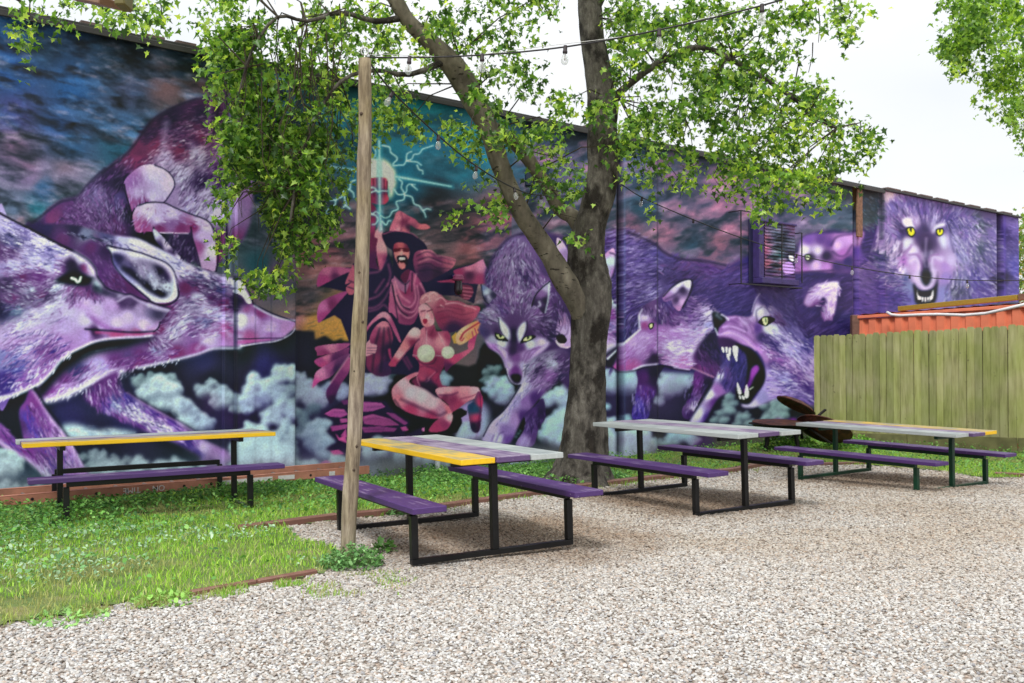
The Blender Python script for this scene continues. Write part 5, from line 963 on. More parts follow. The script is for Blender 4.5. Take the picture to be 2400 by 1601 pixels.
# louvred shutter in its barred cage
sh=empty("shuttered_window"); 
t0,t1=wall_t(1763),wall_t(1846); zt=wuv(1805,527).z; zb=wuv(1805,668).z; za=wuv(1805,655).z
paint_sheet("shutter",np.linspace(t0+.12,t1,60),np.linspace(za,zt,340),sh,off=lambda T,Z:.165+.018*(1-np.mod((Z-za)/(zt-za)*17,1)))
fr=simple("purple painted frame",'3a2c66',.6); bl=simple("black painted bar",'15141c',.5)
mb=MB(); slab(mb,t0,t1+.03,zb,za,0.01,.24,.008); slab(mb,t0,t1+.03,zt,zt+.04,.01,.2,.008); slab(mb,t0,t0+.11,za,zt,.01,.17,.008); mb.build("frame",fr,sh)
mb=MB(); slab(mb,t0+.115,t1,za,zt,.01,.15,.004); slab(mb,t0-.09,t0-.004,zb,zt+.05,.01,.03,.008); mb.build("recess",simple("navy painted recess",'17163c',.6),sh)
cg=MB(); ta,tb=wall_t(1709),wall_t(1852); zc0,zc1=wuv(1780,672).z,wuv(1780,508).z
for p,q in (((ta,zc0),(ta,zc1)),((ta,zc0),(tb,zc0)),((ta,zc1),(ta+.35,zc1)),((tb,zc0+.1),(tb,zc1-.25)),((wall_t(1805),za),(wall_t(1805),zt))):
    cg.beam(wallp(p[0],p[1],.27),wallp(q[0],q[1],.27),.022,.022)
for t,z in ((ta,zc0),(ta,zc1),(tb,zc0),(tb,zc1-.25)): cg.beam(wallp(t,z,.0),wallp(t,z,.27),.018,.018)
cg.build("cage",bl,sh); tag(sh,"louvred shutter painted over with the mural, inside a black bar cage on the wall","shutter")
# small things on the wall
sc=empty("wall_lamp",wuv(1061,650,.0)); c0=wuv(1060,660,.14)-wuv(1061,650,.0)
mb=MB(); mb.lathe([(0,.09),(.055,.088),(.075,.06),(.07,.05),(.085,.03),(.083,.01),(.05,0)],18,None); 
for i,v_ in enumerate(mb.v): mb.v[i]=(v_[0]+c0.x,v_[1]+c0.y,v_[2]+c0.z)
mb.build("lamp_cap",simple("painted over lamp cap",'8a3c64',.6),sc,True)
mb=MB(); mb.lathe([(.05,0),(.055,-.05),(.062,-.12),(.05,-.18),(.02,-.2),(0,-.2)],18)
for i,v_ in enumerate(mb.v): mb.v[i]=(v_[0]+c0.x,v_[1]+c0.y,v_[2]+c0.z)
m,nt,b=mat("dark lamp glass"); b.inputs['Base Color'].default_value=(.02,.012,.02,1); b.inputs['Roughness'].default_value=.12; mb.build("lamp_glass",m,sc,True)
mb=MB(); mb.beam((0,0,.02),c0+Vector((0,0,.05)),.03,.03); mb.build("bracket",fr,sc); tag(sc,"jelly jar wall lamp with pinkish cap painted over, beside the wizard's fist","wall lamp")
sp_=empty("floodlight",wuv(1225,425,0)); mb=MB(); mb.box(WN*.18,(.17,.14,.22),None,bev=.02); mb.build("housing",simple("dark blue housing",'0f2038',.5),sp_); mb=MB(); mb.beam((0,0,0),WN*.12,.03,.03); mb.tube([WN*.16+Vector((-.03,0,.1)),WN*.16+Vector((-.04,0,.2)),WN*.16+Vector((.02,0,.26)),WN*.16+Vector((.07,0,.2))],.012,8); mb.build("bracket",bl,sp_); tag(sp_,"small dark blue box fitting with hooped bracket on the wall behind the tree limb","floodlight")
p=wuv(1020,1075,.06); q=Vector((p.x,p.y,GZ(p.x,p.y)-.02)); mb=MB(); mb.tube([q,p],.038,14); mb.lathe([(.046,0),(.046,.03),(.0,.034)],14)
for i in range(len(mb.v)-42,len(mb.v)): x,y,z=mb.v[i]; mb.v[i]=(x+p.x,y+p.y,z+p.z-.01)
tag(mb.build("vent_pipe",simple("white plastic pipe",'c8ccd0',.5,var=.1)),"short white plastic pipe at the wall foot behind the yellow-edged table","pipe")
# ---------------------------------------------------------------- ladder lying along the wall
LAD=simple("faded orange fibreglass",'a8705c',.65,var=.25,scale=6,k=1.); HOLE=simple("dark hole",'101010',.9); LBL=simple("white sticker",'c8c4c4',.6,var=.12,scale=30)
ld_=empty("ladder",wallp(0,0,.4)); L0=ld_.location.copy()
la,lb=-1.2,wall_t(806)
def lp(t,z,o): return wallp(t,z,o)-L0
for o_,z in ((.62,.10),(.22,.12)):
    mb=MB(); mb.beam(lp(la,z,o_),lp(lb,z,o_),.03,.09,.004); mb.beam(lp(la,z+.049,o_-.012),lp(lb,z+.049,o_-.012),.055,.008,.002); mb.build("rail",LAD,ld_)
nr=0; t=la+.15
while t<lb-.1:
    mb=MB(); mb.tube([lp(t,.11,.25),lp(t,.10,.59)],.017,10); mb.build("rung",simple("rung metal",'8a8482',.4,.6) if nr==0 else bpy.data.materials["rung metal"],ld_)
    mb=MB(); mb.tube([lp(t,.10,.636),lp(t,.10,.6375)],.016,12); mb.build("rivet_hole",HOLE,ld_); nr+=1; t+=.235
for u,wd_ in ((505,.26),(572,.2),(632,.16),(746,.06)):
    t=wall_t(u)-.15; mb=MB(); slab(mb,t,t+wd_,.075,.125,.6365,.6385,.0005)
    for i,v_ in enumerate(mb.v): mb.v[i]=tuple(Vector(v_)-L0)
    mb.build("sticker",LBL,ld_)
def text(name,s,size,loc,xdir,ydir,m,parent,ext=.001):
    cu=bpy.data.curves.new(name,'FONT'); cu.body=s; cu.size=size; cu.extrude=ext; cu.space_word=1.3; ob=bpy.data.objects.new(name,cu); col.objects.link(ob)
    bpy.context.view_layer.update(); me=bpy.data.meshes.new_from_object(ob); bpy.data.objects.remove(ob); me.materials.clear(); me.materials.append(m)
    o=bpy.data.objects.new(name,me); col.objects.link(o); from mathutils import Matrix
    z=xdir.cross(ydir); M=Matrix((xdir,ydir,z)).transposed().to_4x4(); M.translation=loc; me.transform(M); o.parent=parent; return o
tt=wall_t(372)-.12
text("painted_word","ON",.085,lp(tt,.13,.6375),-WD,Vector((0,0,-1)),LBL,ld_); text("painted_word","TIME",.085,lp(tt-.2,.13,.6375),-WD,Vector((0,0,-1)),LBL,ld_)
tag(ld_,"faded orange ladder lying along the wall foot, white words upside down on its rail","ladder")
# ---------------------------------------------------------------- timber edging
EDG=painted_wood("red brown landscape timber",'7a5448','a08070',.6,(1,9,9))
def edging(pts,label,w_=.09,h_=.07):
    P3=[gnd(u,v) for u,v in pts]; first=None; 
    for i,(a,b_) in enumerate(zip(P3[:-1],P3[1:])):
        d=(b_-a).normalized(); mb=MB(); c_=(a+b_)/2; L_=(b_-a).length
        o=MB().beam(Vector((0,0,0))-d*(L_/2-.006)+Vector((0,0,h_/2-.012)),d*(L_/2-.006)+Vector((0,0,h_/2-.012)),w_,h_,.008).build("edging_board",EDG)
        o.location=c_; o.rotation_euler=(0,0,rnd.uniform(-.01,.01)); tag(o,label[i] if i<len(label) else label[-1],"edging board","edging boards between gravel and grass")
edging([(444,1398),(600,1371),(743,1346)],["edging board from the gravel corner, left piece of the front lawn edge","edging board of the front lawn edge ending at the leaning post"],.05,.05)
edging([(560,1247),(792,1217),(1010,1197),(1282,1158)],["edging board at the left end, behind the bench of the yellow-edged table","edging board showing under the table with the yellow plank","edging board in front of the tree, right of the yellow-edged table"])
edging([(1340,1149),(1496,1129),(1713,1107),(1790,1092),(1846,1091)],["edging board just right of the tree trunk","edging board under the grey and purple table","short edging board meeting the bend right of the grey and purple table","last edging board before the green-legged table, nearly level"],.1,.075)
edging([(1870,1093),(2060,1088)],["edging board seen through the green-legged table"],.09,.06)
edging([(2330,1114),(2420,1119)],["edging board at the right edge of the photo, below the fence"],.09,.06)
# ---------------------------------------------------------------- picnic tables
YEL=painted_wood("yellow plank paint",'eebe10','908c70',1.6); PUR=painted_wood("purple plank paint",'5c4470','a498a8',1.1); GRY=painted_wood("pale grey plank paint",'b0b6b4','80888a',1.1)
BPU=painted_wood("purple bench paint",'4a2c68','a090a8',.12); BLK=simple("black steel tube",'141416',.38,.3,var=.4,scale=8,k=.9); GRN=simple("dark green steel tube",'0c3c28',.38,.2,var=.3,scale=8)
def table(name,pose,dims,planks,steel,label,bench=BPU,sides=(-1,1)):
    X,Y,a,z0,tx,ty=pose; L_,W,Lb,wb,hb,off,lx,Ht=dims
    r=empty(name,(X,Y,z0),a); r.rotation_euler=(ty,-tx,a)
    w3=W/3; th=.042
    for i,(pm,sh_) in enumerate(planks):
        y=-W/2+w3*(i+.5)
        mb=MB(); k=8
        for s in range(k): pass
        mb.box((sh_,y,Ht-th/2+rnd.uniform(-.003,.003)),(L_,w3-.006,th),None,bev=.004); mb.build("plank",pm,r)
    for s in(-1,1):
        y=off*s
        if s in sides: mb=MB(); mb.box((0,y,hb-.02),(Lb,wb,.042),None,bev=.004); mb.build("bench_board",bench,r)
        mb=MB(); mb.box((0,y,hb-.068),(2*lx,.05,.05),None,bev=.004); mb.build("bench_rail",steel,r)
    q=.052
    for s in(-1,1):
        x=lx*s; g0=-.0
        mb=MB(); mb.box((x,0,.02),(q,2*off+.05,.04),None,bev=.003); mb.build("floor_rail",steel,r)
        for y,h_ in ((-off,hb-.094),(0,Ht-th-.045),(off,hb-.094)):
            mb=MB(); mb.box((x,y,(h_+.041)/2),(q,q,h_-.041),None,bev=.003); mb.build("leg",steel,r)
        mb=MB(); mb.box((x,0,Ht-th-.024),(.05,W*.82,.042),None,bev=.003); mb.build("cross_bar",steel,r)
    return tag(r,label,"picnic table","picnic tables with painted planks")
table("picnic_table",[-0.518,8.077,-1.08,0.024,0.013,0.021],[2.298,0.822,2.279,0.255,0.446,0.648,0.829,0.759],[(YEL,.0),(PUR,.02),(GRY,.03)],BLK,"nearest picnic table, with one yellow, one purple and one grey plank, behind the leaning post")
table("picnic_table",[1.869,10.333,-1.028,-0.001,0.008,0.025],[2.303,0.805,2.27,0.251,0.454,0.638,0.813,0.783],[(GRY,.0),(PUR,.01),(GRY,.03)],BLK,"picnic table with two grey planks round a purple one, to the right of the tree")
table("picnic_table",[4.781,12.414,-0.987,-0.071,-0.001,0.015],[2.322,0.765,2.336,0.246,0.401,0.698,0.839,0.697],[(GRY,-.02),(PUR,.03),(YEL,.02)],GRN,"picnic table on green legs in front of the board fence")
table("picnic_table",[-3.621,9.861,0.508,-0.025,0.009,-0.017],[2.33,0.774,2.282,0.252,0.444,0.667,0.827,0.741],[(YEL,0),(PUR,.0),(GRY,-.03)],BLK,"picnic table seen side-on, its front edge bright yellow, in the weeds at the left",sides=(-1,))
# a fifth one, only a bench end reaches into the picture
pb=at(2391,1330,4.92); aa=-.25
bx,by=pb.x+1.14*math.cos(aa)-(.66+.125)*math.sin(aa)*-1*0, pb.y+1.14*math.sin(aa)
table("picnic_table",[bx+.0,by+.0-.66,aa,0,0,0],[2.3,.8,2.28,.255,.44,.66,.82,.755],[(GRY,0),(PUR,0),(YEL,0)],BLK,"picnic table of which only a purple bench end shows at the right edge")
# ---------------------------------------------------------------- wooden post with string lights
m,nt,b=mat("weathered bare post wood"); v=coords(nt,(9,9,1.1)); n=noise(nt,v,3,6,.7); n2=noise(nt,coords(nt),1.3,4)
c=ramp(nt,n,[(.25,H('4c4038')),(.42,H('7c6e60')),(.6,H('a89a88')),(.8,H('c4b8a6'))]); c=mixc(nt,ramp(nt,n2,[(.4,(0,0,0,1)),(.65,(1,1,1,1))]),c,mixc(nt,1.,c,H('c8c4a0',1.2),'MULTIPLY'))
nt.links.new(c,b.inputs['Base Color']); b.inputs['Roughness'].default_value=.9; bump(nt,b,n,.9,.02); PW=m
PD=7.2
cl_=[(813,1330,35),(815,1290,34),(818,1220,34),(822,1150,36),(826,1090,34),(830,1020,34),(834,940,34),(838,860,35),(840,800,36),(843,745,37),(846,690,34),(848,620,33),(850,560,33),(852,500,33),(853,440,33),(854,380,33),(855,320,32),(856,260,31),(855,210,30),(855,160,29),(855,138,28)]
pts=[at(u,v_,PD) for u,v_,w_ in cl_]; base=Vector((pts[0].x,pts[0].y,-.02)); pts[0].z=-.02
post=empty("wooden_post",base)
mb=MB(); mb.tube([p-base for p in pts],[w_*PD/FPX/2 for _,_,w_ in cl_],16,wob=.16,seed=3)
mb.build("trunk_pole",PW,post,True)
KNM=simple('dark knot','4a3c30',.9,scale=40)
for u,v_,dx in ((845,755,.5),(838,870,-.3),(830,1045,.6),(826,1100,.4),(842,640,.2),(852,270,-.2)):
    p=at(u,v_,PD)-base; d=Vector((dx,-1,0)).normalized(); mb=MB(); mb.tube([p+d*.02,p+d*.048,p+d*.056],[.02,.013,.006],9,wob=.3,seed=int(u)); mb.build('knot',KNM,post,True)
EYE=simple("galvanised steel",'b8b8b4',.4,.7,var=.1); mb=MB(); tp=pts[-1]-base
mb.tube([tp+Vector((0,0,-.02)),tp+Vector((0,0,.03))],.007,8); mb.tube([tp+Vector((math.sin(a)*.026,0,.055-math.cos(a)*.03)) for a in np.linspace(-.2,5.9,14)],.006,8); mb.build("eye_bolt",EYE,post,True)
tag(post,"leaning weathered wooden post with an eye bolt on top, carrying the string lights","post")
WIR=simple("black cable",'1c1a1c',.6); BSO=simple("brown black lamp socket",'2c2226',.6)
m,nt,b=mat("clear bulb glass"); gl=N(nt,'ShaderNodeBsdfGlass'); gl.inputs['IOR'].default_value=1.18; gl.inputs['Roughness'].default_value=.02; tp_=N(nt,'ShaderNodeBsdfTransparent'); gs=N(nt,'ShaderNodeBsdfGlossy'); gs.inputs['Roughness'].default_value=.08; df=N(nt,'ShaderNodeBsdfDiffuse'); df.inputs[0].default_value=(.85,.87,.87,1)
m1=N(nt,'ShaderNodeMixShader'); m1.inputs[0].default_value=.3; nt.links.new(tp_.outputs[0],m1.inputs[1]); nt.links.new(gl.outputs[0],m1.inputs[2]); m2=N(nt,'ShaderNodeMixShader'); m2.inputs[0].default_value=.14; nt.links.new(m1.outputs[0],m2.inputs[1]); nt.links.new(df.outputs[0],m2.inputs[2]); nt.links.new(m2.outputs[0],nt.nodes['Material Output'].inputs[0]); BG=m
FIL=simple("filament post",'8a8478',.4,.5)
def light_string(name,pts,bulbs,label,w_=.006,twin=False):
    P3=[at(*p) for p in pts]; r=empty(name,P3[0]); o=P3[0]
    Q=[]
    for i in range(len(P3)-1):
        a,b_=P3[max(i-1,0)],P3[i];c_,d=P3[i+1],P3[min(i+2,len(P3)-1)]
        for t in (0,.25,.5,.75): Q.append(.5*((2*b_)+(c_-a)*t+(2*a-5*b_+4*c_-d)*t*t+(3*b_-3*c_+d-a)*t**3))
    Q.append(P3[-1]); mb=MB(); mb.tube([q-o for q in Q],w_,6); mb.build("cable",WIR,r,True)
    if twin:
        mb=MB(); mb.tube([q-o+Vector((0,0,.012+.012*math.sin(i*.7))) for i,q in enumerate(Q)],.0022,5); mb.build("support_wire",EYE,r,True)
    for u,v_,d,lit,tilt in bulbs:
        c_=at(u,v_,d); f=min(Q,key=lambda q:(q-c_).length+abs((q-c_).x)*.2); u2,_=project(np.array(c_)[None])
        f=min(Q,key=lambda q:abs(project(np.array(q)[None])[0][0]-u2[0]))
        j=Q.index(f); c_=f-o
        from mathutils import Matrix
        Mx=Matrix.Rotation(tilt,4,'Y')
        def put(mb):
            for i,v__ in enumerate(mb.v):
                q=Mx@(Vector(v__)*.85); mb.v[i]=(q.x+c_.x,q.y+c_.y,q.z+c_.z)
            return mb
        s=put(MB().lathe([(0,.012),(.014,.012),(.017,0),(.017,-.03),(.02,-.034),(.02,-.052),(.014,-.056),(0,-.056)],12)).build("socket",BSO,r,True)
        if lit:
            gb=put(MB().lathe([(.012,-.054),(.016,-.062),(.026,-.085),(.031,-.108),(.028,-.13),(.016,-.146),(0,-.151)],14)).build("bulb",BG,r,True)
            put(MB().lathe([(.003,-.056),(.0035,-.09),(.008,-.1),(.002,-.115),(0,-.116)],6)).build("filament",FIL,gb,True)
    tag(r,label,"string lights","strings of bare bulbs hung from the post")
light_string("string_lights",[(856,134,7.2),(960,135,7.1),(1130,129,7.0),(1325,110,6.8),(1545,70,6.6),(1786,13,6.4),(1990,-50,6.2)],[(958,0,7.1,1,.1),(1135,0,7,1,.0),(1325,0,6.8,1,.05),(1545,0,6.6,1,0),(1786,0,6.4,1,0)],"string of clear bulbs rising from the post top to the upper right corner",.006,True)
light_string("string_lights",[(862,140,7.25),(921,216,7.9),(1027,318,8.8),(1117,390,9.5),(1205,441,10.4),(1268,458,11.2),(1367,455,12.6),(1437,426,12.6),(1505,463,12.8),(1625,515,13.2),(1745,560,13.7),(1867,597,14.2),(1997,625,14.8),(2132,646,15.3),(2267,657,15.8),(2400,657,16.2)],[(918,0,7.9,1,.5),(1029,0,8.8,1,0),(1112,0,9.5,1,.15),(1202,0,10,1,-.2),(1267,0,10.6,1,0),(1508,0,12.8,1,.2),(1625,0,13.2,0,0),(1869,0,14.2,1,.1),(1997,0,14.8,1,0),(2132,0,15.3,0,0),(2267,0,15.8,1,0)],"string of bulbs dropping from the post, past the tree trunk and across the mural",.007)
# ---------------------------------------------------------------- fence
m,nt,b=mat("mossy fence picket"); v=coords(nt,(6,6,.7)); n=noise(nt,v,2.4,6,.65); n2=noise(nt,coords(nt,(1,1,1)),1.6,3); oi=N(nt,'ShaderNodeObjectInfo')
c=ramp(nt,n,[(.28,H('7a7850')),(.45,H('9a986a')),(.62,H('aaa87c')),(.82,H('bab690'))]); c=mixc(nt,ramp(nt,n2,[(.35,(0,0,0,1)),(.6,(1,1,1,1))]),c,mixc(nt,1.,c,(.8,.9,.6,1),'MULTIPLY'))
c=mixc(nt,1.,c,ramp(nt,oi.outputs['Random'],[(0,(.74,.74,.76,1)),(1,(1.14,1.12,1.08,1))]),'MULTIPLY'); n3=noise(nt,coords(nt,(5,5,5)),2.1,2); c=mixc(nt,ramp(nt,n3,[(.7,(0,0,0,1)),(.77,(.8,.8,.8,1))]),c,H('3c3020'))
nt.links.new(c,b.inputs['Base Color']); b.inputs['Roughness'].default_value=.85; bump(nt,b,n,.4,.01); FEN=m
fa=Vector((6.0,19.45,0)); fd=Vector((.83,-1,0)).normalized(); fl=7.4; fn=Vector((-fd.y,fd.x,0)) # fn points right/back
ztop=lambda s:1.91+.13*s/3.98
GAPSH=simple('gap shade strip','3a3424',.95); fence=empty("board_fence",fa); s=0; i=0  # the dark brown stands for shade in the picket gaps
while s<fl:
    wdt=.128+rnd.uniform(-.004,.01); zt_=ztop(s)+rnd.uniform(-.015,.015); lean=rnd.uniform(-.006,.006)
    c_=fd*(s+wdt/2); z0_=.02+.13*s/3.98-.1
    mb=MB(); k0=0
    # dog-eared picket outline extruded
    prof=[(-wdt/2,z0_),(wdt/2,z0_),(wdt/2,zt_-.03),(wdt/2-.028,zt_),(-wdt/2+.028,zt_),(-wdt/2,zt_-.03)]
    th=.016; off_=rnd.uniform(-.009,.009)
    for sd_ in (0,1):
        for px,pz in prof:
            p=c_+fd*(px+lean*(pz/2))-fn*(th*sd_-off_); mb.v.append((p.x,p.y,pz))
    mb.f.append([5,4,3,2,1,0]);mb.f.append([6,7,8,9,10,11])
    for q in range(6): mb.f.append([q,(q+1)%6,6+(q+1)%6,6+q])
    mb.build("picket",FEN,fence)
    g_=fd*(s+wdt+.004)+fn*.03; mb=MB(); mb.beam(g_+Vector((0,0,.1)),g_+Vector((0,0,zt_-.06)),.045,.012,.002,up=fn); mb.build('gap_shade',GAPSH,fence); s+=wdt+.009; i+=1  # dark strip added behind each gap to paint in its shade
KB=simple("mossy kick board",'6c6a44',.9,var=.3,scale=5)
mb=MB(); 
for s0 in (0,1.95,3.9,5.85):
    mb.beam(fd*s0+Vector((0,0,-.1+.033*s0))-fn*.03,fd*(s0+1.93)+Vector((0,0,-.1+.033*(s0+1.93)))-fn*.03,.03,.24,.004)
mb.build("kick_board",KB,fence)
mb=MB()
for z in (.35,1.0,1.65): mb.beam(fd*.02+Vector((0,0,z))+fn*.045,fd*fl+Vector((0,0,z+.24))+fn*.045,.05,.09,.004)
for s0 in (.1,2.4,4.8,7.2): mb.beam(fd*s0+fn*.12+Vector((0,0,-.2)),fd*s0+fn*.12+Vector((0,0,1.85)),.09,.09,.004,up=Vector((0,1,0)))
mb.build("fence_frame",KB,fence); tag(fence,"mossy upright board fence closing the yard at the right","fence")
# ---------------------------------------------------------------- orange container behind the fence
ORA=simple("orange container paint",'d87858',.65,var=.14,scale=3,k=1.05); BRN=simple("brown rusted corner casting",'6a4c40',.75,var=.3)
cont=empty("shipping_container"); ca_=at(1997,740.6,20.0); cb_=ca_+Vector((.83,-1,.042)).normalized()*8.; cont.location=(ca_.x,ca_.y,0)
cd_=(cb_-ca_); cL=cd_.length; cdn=cd_.normalized(); cn=Vector((-cdn.y,cdn.x,0)).normalized(); top=ca_.z; OO=Vector((ca_.x,ca_.y,0))
mb=MB(); per=.28; s=.16; pr=[]
while s<cL:
    for ds,o_ in ((0,0),(.07,0),(.105,.05),(.175,.05),(.21,0)): pr.append((s+ds,o_))
    s+=per
nrow=[]
for (s,o_) in pr:
    p=cdn*s+cn*o_; mb.v.append((p.x,p.y,-.2)); mb.v.append((p.x,p.y,top+p.z-.07))
for i in range(len(pr)-1): mb.f.append([2*i,2*i+2,2*i+3,2*i+1])
mb.build("side_wall",ORA,cont)
mb=MB(); mb.beam(Vector((0,0,top-.035))-cn*.01,cdn*cL+Vector((0,0,top-.035))-cn*.01,.05,.06,.006); mb.build("top_rail",ORA,cont)
mb=MB(); mb.beam(Vector((.0,.0,-.2))+cdn*.07-cn*.012,Vector((0,0,top+.01))+cdn*.07-cn*.012,.15,.14,.01,up=Vector((0,1,0))); mb.build("corner_post",BRN,cont)
mb=MB(); k=len(pr)
for s in range(60):
    s_=s*.14; h_=.012 if s%2 else .03
    for w_ in (0,2.3):
        p=cdn*s_+cn*w_; mb.v.append((p.x,p.y,top+p.z+h_))
for s in range(59): mb.f.append([2*s,2*s+2,2*s+3,2*s+1])
mb.build("roof",ORA,cont); 
mb=MB(); mb.beam(cn*2.3+Vector((0,0,top/2-.1)),cn*2.3+cdn*cL+Vector((0,0,top/2-.1)),.04,top); mb.beam(cn*1.15+cdn*.03+Vector((0,0,.0)),cn*1.15+cdn*.03+Vector((0,0,top-.02)),2.2,.04,up=cn); mb.build("rear_wall",ORA,cont)
tag(cont,"orange corrugated shipping container standing behind the board fence","container")
ye=MB(); a_=at(2110,727,19.7)+cn*.9; b_=at(2420,694,17.2)+cn*.6; a_=at(2108,724,20.2); b_=at(2388,697,18.0); ye.beam(a_,b_,.12,.1,.008); yo=ye.build("timber_beam",painted_wood("mossy yellow timber",'8c7c2c','5c4c20',.6)); tag(yo,"mossy yellow-brown timber beam lying along the top of the orange container","beam")
a2=b_+(b_-a_).normalized()*.02; mb=MB(); mb.beam(a2,a2+(b_-a_).normalized()*.9,.13,.12,.008); tag(mb.build("timber_block",simple("brown timber block",'6a5444',.85)),"short brown timber block on the container roof at the right end of the beam","beam")
hp=[(2079,732,19.2),(2090,738,19.1),(2110,740,18.9),(2150,738,18.6),(2200,737,18.2),(2260,739,17.8),(2310,735,17.4),(2350,726,17.1),(2420,709,16.7)]
mb=MB(); mb.tube([at(*p)+Vector((0,0,.0)) for p in hp],.028,10); tag(mb.build("plastic_pipe",simple("white pvc pipe",'d4d4d4',.4,var=.08),None,True),"long bent white plastic pipe lying along the container's top edge","pipe")
# ---------------------------------------------------------------- rusty fire pits by the fence
m,nt,b=mat("rusty steel"); n=noise(nt,coords(nt),9,6,.7); c=ramp(nt,n,[(.3,H('241614')),(.5,H('4c2c22')),(.66,H('70402c')),(.78,H('8c6c5c'))]); nt.links.new(c,b.inputs['Base Color']); b.inputs['Roughness'].default_value=.6; b.inputs['Metallic'].default_value=.35; bump(nt,b,n,.4,.01); RUS=m
SOO=simple("sooty black steel",'16120f',.6,.4,var=.5)
from mathutils import Matrix
def disc(mb,c,nrm,R_,depth=.08,lip=.02,n=28):
    z=Vector(nrm).normalized(); q=z.to_track_quat('Z','Y').to_matrix().to_4x4(); q.translation=c
    mb.lathe([(0,-depth),(R_*.5,-depth*.85),(R_*.85,-depth*.45),(R_,0),(R_+lip,.004),(R_+lip,.014),(R_-.005,.012),(R_*.84,-depth*.38),(R_*.5,-depth*.72),(0,-depth*.82)],n,q); return mb
cb=at(1831,994,16.9); gz_=GZ(cb.x,cb.y)
fp=empty("fire_pit",(cb.x,cb.y,gz_)); mb=MB(); disc(mb,Vector((0,0,cb.z-gz_)),(0,0,1),.5,.16,.05); mb.build("bowl",SOO,fp,True)
mb=MB(); disc(mb,Vector((0,0,cb.z-gz_+.02)),(.02,-.05,1),.47,-.05,.02); mb.build("lid",RUS,fp,True)
for a_ in (.5,2.1,3.7,5.3):
    mb=MB(); d=Vector((math.cos(a_),math.sin(a_),0)); mb.beam(d*.3+Vector((0,0,cb.z-gz_-.08)),d*.38,.05,.05,.004); mb.build("leg",SOO,fp)
tag(fp,"low round black fire pit with rusty flat lid, behind the grey and purple table","fire pit","rusty fire pits by the fence")
def tilted(name,u,v_,d,nrm,R_,dep,label,legs=()):
    c_=at(u,v_,d); r=empty(name,(c_.x,c_.y,GZ(c_.x,c_.y))); o_=r.location; mb=MB(); disc(mb,c_-o_,nrm,R_,dep); mb.build("bowl",RUS,r,True)
    nz=Vector(nrm).normalized(); q=nz.to_track_quat('Z','Y').to_matrix(); mb=MB(); mb.tube([c_-o_+q@Vector((math.cos(a)*R_*1.02,math.sin(a)*R_*1.02,.01)) for a in np.linspace(0,6.283,25)],.014,6,cap=False); mb.build("rim",RUS,r,True)
    for a,b_ in legs:
        mb=MB(); mb.beam(at(*a)-o_,at(*b_)-o_,.05,.03,.004); mb.build("leg",SOO,r)
    tag(r,label,"fire pit","rusty fire pits by the fence")
tilted("fire_pit",1866,950,17.3,(-.42,-.12,-.80),.34,.09,"rusty fire pit bowl tipped up highest, above the others against the mural's edge",[((1873,985,17.3),(1880,1030,17.2)),((1895,985,17.3),(1855,1030,17.1))])
tilted("fire_pit",1932,1005,17.0,(.38,.35,.86),.46,.18,"deep rusty fire pit tipped on its side in front of the fence's left end",[((1890,1000,16.9),(1950,1040,16.7)),((1905,985,16.9),(1935,960,17.0)),((1880,1005,16.8),(1864,1032,16.8))])
# beam end of a near shelter roof, upper left
mb=MB(); a_=at(150,-14,4.2); b_=at(272,11,3.9); mb.beam(a_,b_,.14,.03,.004); sr=empty("shelter_roof"); PIN=painted_wood("brown shelter board",'7a5c44','5c4434',.4); mb.build("board",PIN,sr); mb=MB(); c_=at(290,-2,3.85); mb.box(c_,(.042,.09,.075),None,bev=.006); mb.build("rafter_end",painted_wood("greenish rafter",'5c5420','3c3418',.5),sr); tag(sr,"brown roof board and rafter end of a shelter poking in at the top left","shelter roof")
# ---------------------------------------------------------------- trees
m,nt,b=mat("blotched grey bark"); v=coords(nt,(1,1,.4)); n=noise(nt,v,15,8,.75); n2=noise(nt,coords(nt,(1,1,.7)),4.5,5,.6); n3=noise(nt,coords(nt),60,3)
c=ramp(nt,n,[(.3,H('383430')),(.5,H('625c54')),(.72,H('8c877e'))]); ge=N(nt,'ShaderNodeNewGeometry'); sx=N(nt,'ShaderNodeSeparateXYZ'); nt.links.new(ge.outputs['Position'],sx.inputs[0])
c=mixc(nt,ramp(nt,n2,[(.44,(0,0,0,1)),(.58,(1,1,1,1))]),c,mixc(nt,1.,c,H('6c625a'),'MULTIPLY')); c=mixc(nt,ramp(nt,n3,[(.68,(0,0,0,1)),(.75,(.6,.6,.6,1))]),c,H('a8a090'))
nt.links.new(c,b.inputs['Base Color']); b.inputs['Roughness'].default_value=.92; bump(nt,b,n,1.,.06); BARK=m
m,nt,b=mat("pale smooth limb bark"); v=coords(nt,(1,1,.5)); n=noise(nt,v,7,6,.6); n2=noise(nt,coords(nt,(3,3,9)),3.2,3)
c=ramp(nt,n,[(.3,H('484238')),(.55,H('746c5e')),(.75,H('98907e'))]); c=mixc(nt,ramp(nt,n2,[(.62,(0,0,0,1)),(.67,(1,1,1,1))]),c,H('2c261e')); nt.links.new(c,b.inputs['Base Color']); b.inputs['Roughness'].default_value=.9; bump(nt,b,n,.5,.02); LIMB=m
m,nt,b=mat("leaf"); ca=N(nt,'ShaderNodeVertexColor',layer_name='col'); nt.links.new(ca.outputs[0],b.inputs['Base Color']); b.inputs['Roughness'].default_value=.42
tr=N(nt,'ShaderNodeBsdfTranslucent'); tcx=mixc(nt,1.,ca.outputs[0],(2.1,2.0,.85,1),'MULTIPLY'); nt.links.new(tcx,tr.inputs[0]); mxs=N(nt,'ShaderNodeMixShader'); mxs.inputs[0].default_value=.42; nt.links.new(b.outputs[0],mxs.inputs[1]); nt.links.new(tr.outputs[0],mxs.inputs[2]); nt.links.new(mxs.outputs[0],nt.nodes['Material Output'].inputs[0]); LEAF=m
